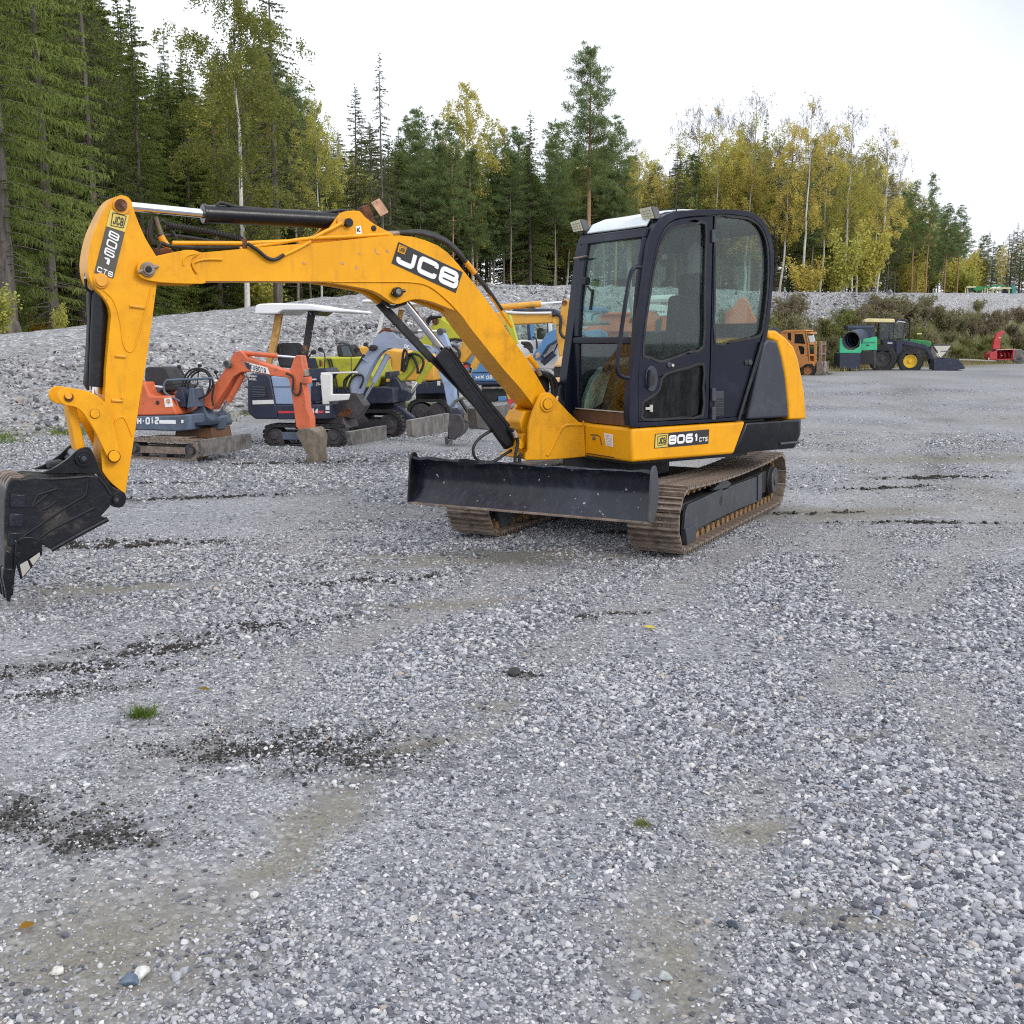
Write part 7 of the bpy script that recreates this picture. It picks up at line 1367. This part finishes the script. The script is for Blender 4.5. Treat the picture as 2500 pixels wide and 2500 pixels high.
# old orange fork truck with its own cab
k = Rig('fork_truck', 14.4, 52.8, R14(-30), 'worn orange forklift with glazed cab, half hidden by the yellow engine hood', 'forklift'); nl = -.65
wn = [[(370,470),(450,462),(450,640),(380,600)], [(525,490),(700,490),(755,700),(515,690)], [(600,745),(705,750),(735,800),(728,920),(650,925)]]
q = k.fr.side('y5', [(200,440),(350,400),(905,395),(780,470),(840,690),(850,960),(840,1080),(690,1130),(690,1200),(560,1250),(200,1250)], nl)
hs = [k.fr.side('y5', w, nl) for w in wn]
cb = MB().prism([(k.fr.p('y5', p, nl)[0], k.fr.p('y5', p, nl)[2]) for p in [(200,450),(350,402),(760,400),(830,690),(850,960),(840,1080),(690,1130),(690,1220),(200,1220)]], nl, nl+.05, 'l', hs).build('cab_side', M['trucko'], k.root, .01)
for w in wn: k.P('window_pane', 'dark_glass', 'y5', w, nl+.03, nl+.035, 0, cb, lp=nl)
MB().prism([(k.fr.p('y5', p, nl)[0], k.fr.p('y5', p, nl)[2]) for p in [(200,450),(350,402),(760,400),(830,690),(850,960),(840,1080),(690,1130),(690,1220),(200,1220)]], .60, .65, 'l', hs).build('cab_side', M['trucko'], k.root, .01)
k.P('cab_roof', 'trucko', 'y5', [(190,450),(340,398),(770,396),(780,425),(200,470)], nl-.02, .67, .02); fm = k.fr.p('y5', (760,400), nl)[0]
fr_x = [k.fr.p('y5', p, nl) for p in ((765,470),(830,690),(850,960))]
wsF = fr_x[0][0] + .02
for z0_, z1_, m_ in ((fr_x[1][2]+.05, fr_x[0][2]-.0, 'chrome'), (fr_x[2][2]+.15, fr_x[1][2]-.12, 'dark_glass')):
    MB().prism([(fr_x[1][0]-(.12 if m_ == 'chrome' else .0), z1_), (fr_x[1][0]+.02, z0_), (fr_x[1][0]+.04, z0_), (fr_x[1][0]-(.10 if m_ == 'chrome' else -.02), z1_)], nl+.08, .57).build('windscreen', M['glass' if m_ == 'chrome' else m_], k.root)
for z_ in (fr_x[0][2], fr_x[1][2]-.03, fr_x[2][2]+.02): MB().box(fr_x[1][0]-.1, fr_x[1][0]+.05, nl, .65, z_-.03, z_+.06).build('front_bar', M['trucko'], k.root, .01)
for l in (nl, .59): MB().prism([(fr_x[0][0]-.06, fr_x[0][2]+.1), (fr_x[0][0]+.02, fr_x[0][2]+.1), (fr_x[2][0]+.05, .55), (fr_x[2][0]-.06, .55)], l, l+.06).build('front_post', M['trucko'], k.root, .01)
wh = wheel(k, 'y5', (800,1270), .38, nl-.02, nl+.28, 'trucko'); wheel(k, 'y5', (800,1270), .38, .65, .37, 'trucko'); wheel(k, 'y5', (330,1290), .32, nl, nl+.26, 'trucko'); wheel(k, 'y5', (330,1290), .32, .63, .37, 'trucko')
k.P('chassis', 'trucko', 'y5', [(150,1000),(690,1000),(690,1160),(150,1230)], nl+.06, .58, .03); k.P('mudguard', 'trucko', 'y5', [(650,1170),(700,1110),(860,1070),(930,1100),(940,1180),(900,1130),(760,1130),(690,1190)], nl-.03, nl+.3, .01)
ms = k.P('mast', 'trucko', 'y5', [(935,640),(1000,640),(990,1100),(960,1180),(930,1180),(940,900)], nl+.15, nl+.23, .01)
for l in (nl+.2, .4): k.P('mast_rail', 'shoe', 'y5', [(1030,640),(1085,640),(1060,1340),(1010,1340)], l, l+.1, .01, lp=nl)
k.P('mast_rail', 'trucko', 'y5', [(990,640),(1025,640),(1000,1100),(965,1100)], .38, .46, .01, lp=nl)
for z_ in (690, 900): k.P('mast_tie', 'shoe', 'y5', [(1040,z_),(1080,z_),(1078,z_+30),(1038,z_+30)], nl+.28, .42, .005, lp=nl)
k.P('fork_carriage', 'shoe', 'y5', [(985,1080),(1120,1080),(1130,1300),(1090,1360),(980,1360)], nl+.1, .5, .02, lp=nl)
for l in (nl+.15, .35): k.P('fork', 'steel', 'y5', [(1110,1070),(1150,1070),(1140,1330),(1280,1350),(1280,1362),(1110,1362)], l, l+.1, .005, lp=nl)
# drum screener and loader tractor behind it
k = Rig('drum_screener', 19.0, 60.6, R14(-8), 'green drum screener with round black open drum end', 'screener'); nl = -1.0
k.P('skirt', 'navy2', 'y6', [(108,565),(385,565),(385,775),(108,770)], nl, 1.0, .02); fr1 = k.P('end_frame', 'screen_green', 'y6', [(118,372),(140,360),(160,450),(210,520),(300,520),(370,480),(395,370),(405,540),(390,565),(108,565)], nl-.02, nl+.3, .03); k.P('side_frame', 'screen_green', 'y6', [(400,380),(585,350),(588,342),(640,345),(640,520),(400,530)], nl+.5, nl+.7, .02, lp=nl); k.t('frame_line', 'darksteel', 'y6', [(405,425),(590,420)], nl+.49, .015, sm=0); k.P('notice', 'decal_ink', 'y6', [(490,450),(530,450),(530,465),(490,465)], nl+.48, nl+.499, 0, lp=nl)
c = k.fr.p('y6', (260,388), nl); rd = abs(k.fr.p('y6', (378,388), nl)[0] - c[0])
A = Vector((c[0], nl-.05, c[2])); Bv = A + Vector((1.25, 2.3, .25))
def ringpts(ctr, r_, n=28): return [tuple(ctr + Vector((math.cos(6.283*i/n)*r_, 0, math.sin(6.283*i/n)*r_))) for i in range(n)]
n = 28; mb = MB(); mb.add(ringpts(A, rd) + ringpts(Bv, rd*.97), [(i, (i+1) % n, n+(i+1) % n, n+i) for i in range(n)]); dr = mb.build('drum', M['navy2'], k.root); mb = MB(); mb.add(ringpts(A, rd) + ringpts(A, rd*.93) + ringpts(A+Vector((0,.06,0)), rd*.93), [(i, (i+1) % n, n+(i+1) % n, n+i) for i in range(n)] + [(n+i, n+(i+1) % n, 2*n+(i+1) % n, 2*n+i) for i in range(n)]); mb.build('drum_rim', M['darksteel'], dr); mb = MB(); mb.add(ringpts(A.lerp(Bv, .7), rd*.96), [tuple(range(n))]); mb.build('drum_back', M['rubber'], dr)
mb = MB()
for t in (.12, .3, .48, .66): mb.tube([tuple(p) for p in ringpts(A.lerp(Bv, t), rd*1.01)] + [ringpts(A.lerp(Bv, t), rd*1.01)[0]], .022, 5)
for i in range(4, 12): mb.tube([ringpts(A, rd*1.01)[i], ringpts(Bv, rd*.99)[i]], .016, 5)
o = mb.build('drum_mesh', M['slate'], dr); o['kind'] = 'stuff'
k.P('feed_hopper', 'navy2', 'y6', [(262,182),(645,180),(640,205),(600,345),(540,350),(420,260),(270,250)], .3, 1.6, .02, lp=nl); k.P('hopper_lip', 'slate', 'y6', [(275,200),(635,198),(635,215),(275,217)], .27, .3, .01, lp=nl)
k.P('support_leg', 'steel', 'y6', [(378,560),(398,560),(395,780),(378,780)], nl+.3, nl+.4, .01, lp=nl); k.P('under_box', 'rubber', 'y6', [(400,545),(590,540),(590,720),(400,720)], -.5, .6, .02, lp=nl); k.P('cross_beam', 'rim', 'y6', [(415,560),(440,548),(592,550),(592,575),(420,578)], nl+.55, nl+.65, .01, lp=nl); k.P('support_leg', 'darksteel', 'y6', [(590,530),(630,525),(615,775),(592,775)], nl+.5, nl+.65, .01, lp=nl)
k = Rig('loader_tractor', 22.3, 62.2, R14(-14), 'green loader tractor with yellow wheel rims and black front bucket', 'tractor'); nl = -1.05
wheel(k, 'y6', (1065,672), .70, nl, nl+.45); wheel(k, 'y6', (1065,672), .70, 1.05, .60); wheel(k, 'y6', (690,640), .80, nl, nl+.5, 'darksteel'); wheel(k, 'y6', (690,640), .80, 1.05, .55)
k.P('bonnet', 'green', 'y6', [(950,385),(1000,375),(1150,380),(1290,392),(1355,405),(1365,440),(1350,490),(1290,480),(1100,430),(960,440)], -.42, .42, .04, lp=nl); k.P('engine_block', 'darksteel', 'y6', [(960,430),(1300,470),(1320,560),(1240,600),(960,560)], -.35, .35, .03, lp=nl); k.P('grille', 'rubber', 'y6', [(1320,450),(1372,450),(1365,560),(1310,560)], -.36, .36, .02, lp=nl)
k.P('cab_body', 'navy2', 'y6', [(690,380),(850,385),(930,400),(935,560),(850,570),(770,560),(700,470)], -.62, .62, .03, lp=nl); k.P('cab_notice', 'whitep', 'y6', [(755,420),(822,420),(822,436),(755,436)], -.64, -.63, 0, lp=-.62)
rf = k.P('cab_roof', 'cream', 'y6', [(450,112),(490,95),(850,100),(862,118),(860,150),(450,145)], -.75, .75, .03, lp=nl); k.P('roof_front', 'navy2', 'y6', [(862,105),(1000,98),(1020,120),(995,160),(980,125),(865,140)], -.75, .75, .02, lp=nl)
for a, b in (((660,150),(650,380)), ((780,150),(775,370)), ((840,150),(835,400)), ((1000,130),(960,385))):
    for l in (-.68, .62): k.P('cab_post', 'navy2', 'y6', [a, (a[0]+18, a[1]), (b[0]+18, b[1]), b], l, l+.06, .01, lp=nl)
k.P('window_pane', 'glass', 'y6', [(680,160),(835,160),(835,375),(665,375)], -.66, -.65, 0, lp=nl); k.P('window_pane', 'glass', 'y6', [(860,140),(985,140),(965,360),(855,365)], -.66, -.65, 0, lp=nl); k.P('seat', 'fabric', 'y6', [(690,270),(740,265),(760,340),(830,350),(830,375),(690,375)], -.25, .25, .05, lp=nl); k.t('exhaust', 'rubber', 'y6', [(1060,110),(1050,390)], -.45, .05, sm=0)
k.P('tank', 'green', 'y6', [(765,555),(850,550),(850,620),(830,640),(765,635)], -.95, -.4, .03, lp=nl); k.P('floor_frame', 'rubber', 'y6', [(700,600),(930,590),(920,690),(860,700),(720,700)], -.4, .4, .03, lp=nl); k.t('headlamp_rail', 'whitep', 'y6', [(880,150),(900,135),(995,150)], -.8, .03, sm=0)
for l in (-.75, .62): k.P('loader_arm', 'navy2', 'y6', [(940,385),(980,388),(1290,455),(1340,520),(1390,620),(1380,720),(1360,720),(1350,640),(1280,510),(950,440)], l, l+.12, .01, lp=nl); k.P('loader_mount', 'navy2', 'y6', [(880,390),(960,385),(960,560),(920,700),(880,690)], l-.05, l+.1, .01, lp=nl)
for l in (-.5, .4): k.cyl('y6', (1370,470), (1430,560), (1470,620), l, .05, 'navy2')
bk_ = k.fr.side('y6', [(1375,640),(1500,640),(1640,630),(1720,660),(1770,715),(1800,765),(1660,790),(1480,800),(1380,790)], nl)
b2 = MB().prism(bk_, nl-.05, nl-.01).prism(bk_, 1.0, 1.05).build('bucket_side', M['navy2'], k.root, .01); k.P('bucket', 'navy2', 'y6', [(1375,640),(1395,640),(1400,770),(1480,785),(1660,775),(1800,762),(1800,772),(1660,795),(1480,800),(1380,790)], nl-.01, 1.0, .01, lp=nl)
k.P('bucket_lip', 'steel', 'y6', [(1365,625),(1500,628),(1600,622),(1630,540),(1650,540),(1620,635),(1500,642),(1370,642)], .9, .98, .01, lp=nl); k.P('fork_arm', 'steel', 'y6', [(1540,540),(1670,530),(1690,520),(1690,545),(1545,552)], .9, 1.0, .01, lp=nl)
k = Rig('spreader_hopper', 27.6, 70, R14(-8), 'off white tapered spreader hopper behind the black loader bucket', 'hopper'); nl = -.8
k.P('hopper', 'hopper', 'y6', [(1370,450),(1620,450),(1540,560),(1480,620),(1420,610)], nl, .8, .03); k.P('hopper_rim', 'darksteel', 'y6', [(1365,445),(1625,443),(1622,462),(1368,464)], nl-.02, .82, .01)
for x in (1430, 1500): k.P('leg', 'darksteel', 'y6', [(x,600),(x+14,600),(x+14,730),(x,730)], -.5, -.4, .01, lp=nl)
k.P('sign_plate', 'pale', 'y6', [(1150,295),(1215,290),(1220,310),(1152,312)], nl, nl+.05, .005)
# red snow blower, beam, pump
k = Rig('snow_blower', 36.9, 80.5, R14(-10), 'faded red snow blower with tall chute, at the right under the weedy bank', 'snow blower'); nl = -.8
k.P('housing', 'red', 'y7', [(935,1680),(950,1640),(1085,1570),(1085,1760),(940,1765)], nl, .8, .04); hp_ = [(1085,1565),(1430,1550),(1410,1750),(1085,1760)]
MB().prism(k.fr.side('y7', hp_, nl), .5, .56).build('auger_back', M['red'], k.root, .01); k.P('auger_roof', 'red', 'y7', [(1080,1555),(1440,1545),(1440,1560),(1080,1575)], nl, .55, .01); k.P('auger_floor', 'red', 'y7', [(1085,1745),(1410,1735),(1410,1750),(1085,1762)], nl, .55, .01); k.P('end_plate', 'red', 'y7', [(1395,1550),(1430,1550),(1412,1750),(1388,1750)], nl, .55, .01)
st_ = k.P('edge_strip', 'white', 'y7', [(1080,1556),(1440,1546),(1440,1556),(1080,1568)], nl-.03, nl-.005, 0)
for i in range(9): k.P('red_mark', 'red', 'y7', [(1095+i*38,1556-i),(1112+i*38,1556-i),(1112+i*38,1568-i),(1095+i*38,1568-i)], nl-.036, nl-.031, 0, st_, lp=nl)
hel = []
for i in range(60):
    t = i/59; p = k.fr.p('y7', (1100+t*280, 1665), -.2); hel.append((p[0], -.2 + .22*math.cos(t*22), p[2] + .22*math.sin(t*22)))
MB().tube(hel, .05, 6).build('auger', M['red'], k.root); k.disc('hub', 'rustpale', 'y7', (1175,1672), .06, -.5, -.42)
k.P('chute', 'red', 'y7', [(1035,1550),(1060,1400),(1110,1270),(1160,1215),(1240,1185),(1285,1205),(1270,1235),(1215,1270),(1195,1330),(1185,1550)], -.2, .2, .03, lp=nl); k.P('chute_flange', 'darksteel', 'y7', [(1025,1540),(1195,1540),(1195,1560),(1025,1560)], -.3, .3, .01, lp=nl); k.P('chute_hinge', 'whitep', 'y7', [(1150,1320),(1200,1318),(1200,1330),(1150,1334)], -.22, -.2, .002, lp=nl); k.P('reflector', 'white', 'y7', [(910,1720),(928,1715),(928,1770),(912,1772)], nl, nl+.04, .005)
k = Rig('steel_beam', 33.5, 78.5, R14(-6), 'long pale steel beam lying on the ground before the red snow blower', 'beam'); k.P('beam', 'wood', 'y7', [(330,1738),(560,1742),(1045,1772),(1045,1792),(560,1775),(330,1768)], -.12, .12, .01, lp=0)
k = Rig('water_pump', 40.0, 79.5, R14(-15), 'grey water pump on the ground at the right edge', 'pump'); k.disc('drum', 'steel', 'y7', (1500,1680), .50, -.4, .4, None, 0, .05); k.P('base', 'slate', 'y7', [(1450,1720),(1580,1690),(1575,1800),(1540,1832),(1460,1815)], -.4, .4, .03, lp=-.4); k.P('engine', 'steel', 'y7', [(1580,1640),(1620,1640),(1620,1790),(1580,1790)], -.3, .3, .03, lp=-.4)
# seed drill up on the terrace
D = 97.0; x0 = (2420-1250)/FPX*D; k = Rig('seed_drill', x0, D, 0, 'green and pale yellow seed drill up on the terrace at the right', 'seed drill'); k.fr = Frame(x0, D, 0.0, 5.75); k.root.location = k.fr.o; nl = 0
for i, xx in enumerate((455, 495, 785, 840, 880, 955, 990, 1065, 1110, 1310)):
    dx = (10, 25, 5, -15, 20, -8, 22, -12, 18, 5)[i]; k.P('tine', 'pale', 'y7', [(xx,350),(xx+16,350),(xx+16+dx*.5,480),(xx+dx*.5,505),(xx-6+dx*.5,505)], -.1+.12*(i % 3), -.02+.12*(i % 3), .004)
k.P('tool_bar', 'pale', 'y7', [(940,338),(1370,335),(1370,362),(940,365)], -.15, .0, .01); k.P('tool_bar', 'pale', 'y7', [(470,318),(660,312),(660,340),(480,345)], -.1, .1, .01); k.P('seed_box', 'green', 'y7', [(610,330),(690,310),(760,315),(830,325),(950,318),(950,345),(860,370),(700,400),(680,480),(660,400),(610,380)], .1, .6, .02); k.P('beam', 'green', 'y7', [(950,300),(1100,280),(1250,290),(1250,312),(960,325)], .2, .4, .02)
k.P('tank', 'teal', 'y7', [(1375,300),(1450,300),(1450,480),(1375,485)], -.2, .5, .03); k.P('tank_base', 'teal', 'y7', [(1360,455),(1500,455),(1500,500),(1360,505)], -.3, .6, .02); k.P('wheel_block', 'rubber', 'y7', [(1180,440),(1230,390),(1240,350),(1258,350),(1265,400),(1300,440),(1300,500),(1180,500)], .1, .4, .03); k.P('hopper_side', 'darksteel', 'y7', [(530,360),(600,345),(620,480),(540,490)], .2, .6, .02); k.P('hopper_side', 'darksteel', 'y7', [(690,420),(775,400),(775,490),(690,495)], .2, .6, .02)

# ------------------------------------------------------------------ small things on the foreground gravel
def leafobj(x, y, s, rz, m, label):
    mb = MB(); pts = [(-.5,0,0),(-.25,.22,.06),(.1,.27,.10),(.4,.12,.05),(.55,0,.02),(.4,-.12,.06),(.1,-.25,.12),(-.25,-.2,.07)]; ctr = (0,0,.02)
    mb.add([tuple(c_*s for c_ in p) for p in pts + [ctr]], [(i, (i+1) % 8, 8) for i in range(8)]); mb.tube([(-.5*s,0,0), (-.8*s,.03*s,.03*s)], .03*s, 4)
    o = mb.build('fallen_leaf', LM[m]); o.location = (x, y, float(ground_h(np.array([x]), np.array([y]))[0]) + .014); o.rotation_euler = (.35, .2, rz); return tag(o, label, 'leaf')
for (a, b), s, rz, m, lab in (((66,2272), .05, 1.2, 'orange', 'brown orange fallen leaf on the gravel at the lower left'), ((500,1688), .05, .4, 'orange', 'small tan leaf on the gravel above the green tuft'), ((1587,1534), .07, .2, 'gold', 'pale yellow leaf lying in front of the near track')): leafobj(*gp(a, b), s, rz, m, lab)
x, y = gp(347, 1745); r = np.random.default_rng(2); n = 130; P_ = np.stack([x + r.normal(0,.028,n), y + r.normal(0,.022,n), np.full(n, float(ground_h(np.array([x]), np.array([y]))[0]))], -1)
o = blades('grass_tuft', P_, .055, .0035, LM['grass'], 6, .7); del o['kind']; tag(o, 'small bright green grass tuft in the gravel', 'grass tuft')
x, y = gp(1572, 2018); n = 60; P_ = np.stack([x + r.normal(0,.018,n), y + r.normal(0,.014,n), np.full(n, float(ground_h(np.array([x]), np.array([y]))[0]))], -1)
o = blades('moss_tuft', P_, .022, .003, LM['weed'], 7, .8); del o['kind']; tag(o, 'tiny dull moss tuft between stones right of the middle', 'moss tuft')
def rock(px_, s, mcol, label, seed, name='stone', cat='stone'):
    x, y = gp(*px_); bm = bmesh.new(); bmesh.ops.create_icosphere(bm, subdivisions=3, radius=.5); r_ = random.Random(seed); cuts = [(Vector((r_.gauss(0,1), r_.gauss(0,1), r_.gauss(0,1))).normalized(), r_.uniform(.26,.40)) for _ in range(10)]
    for v in bm.verts:
        for n_, d in cuts:
            e = v.co.dot(n_) - d
            if e > 0: v.co -= n_*e*.9
        v.co = Vector((v.co.x*s*1.2, v.co.y*s, v.co.z*s*.75))
    me = bpy.data.meshes.new(name); bm.to_mesh(me); bm.free(); me.polygons.foreach_set('use_smooth', [True]*len(me.polygons)); me.set_sharp_from_angle(angle=math.radians(30)); me.materials.append(paint(label[:18], mcol, .75, var=.2, vs=60, dirt=(.28,.28,.27), dirt_amt=.4, dirt_s=90, bump=.4, bump_s=300))
    o = bpy.data.objects.new(name, me); C.objects.link(o); o.location = (x, y, float(ground_h(np.array([x]), np.array([y]))[0]) + s*.25); o.rotation_euler = (0, 0, r_.uniform(0, 6)); return tag(o, label, cat)
rock((1790,2262), .034, (.06,.075,.10), 'single blue black stone lying loose at the lower right', 3); rock((1255,1645), .07, (.03,.028,.025), 'dark clod of damp dirt in the middle of the gravel', 5, 'dirt_clod', 'clod'); rock((1623,2385), .036, (.40,.43,.42), 'smooth pale green grey stone on the bare sand at the bottom', 7); rock((1552,2430), .034, (.30,.32,.36), 'grey flat stone left of the pale green grey one', 9); rock((620,2185), .030, (.66,.64,.60), 'white angular stone on the sandy patch at the left', 11); rock((318,2400), .045, (.11,.15,.21), 'bluish stone at the lower left edge of the bare patch', 13); rock((345,2380), .042, (.60,.60,.58), 'pale blocky stone beside the bluish one', 15); rock((142,2375), .034, (.62,.60,.56), 'whitish stone on the bare sandy patch at the lower left', 17)
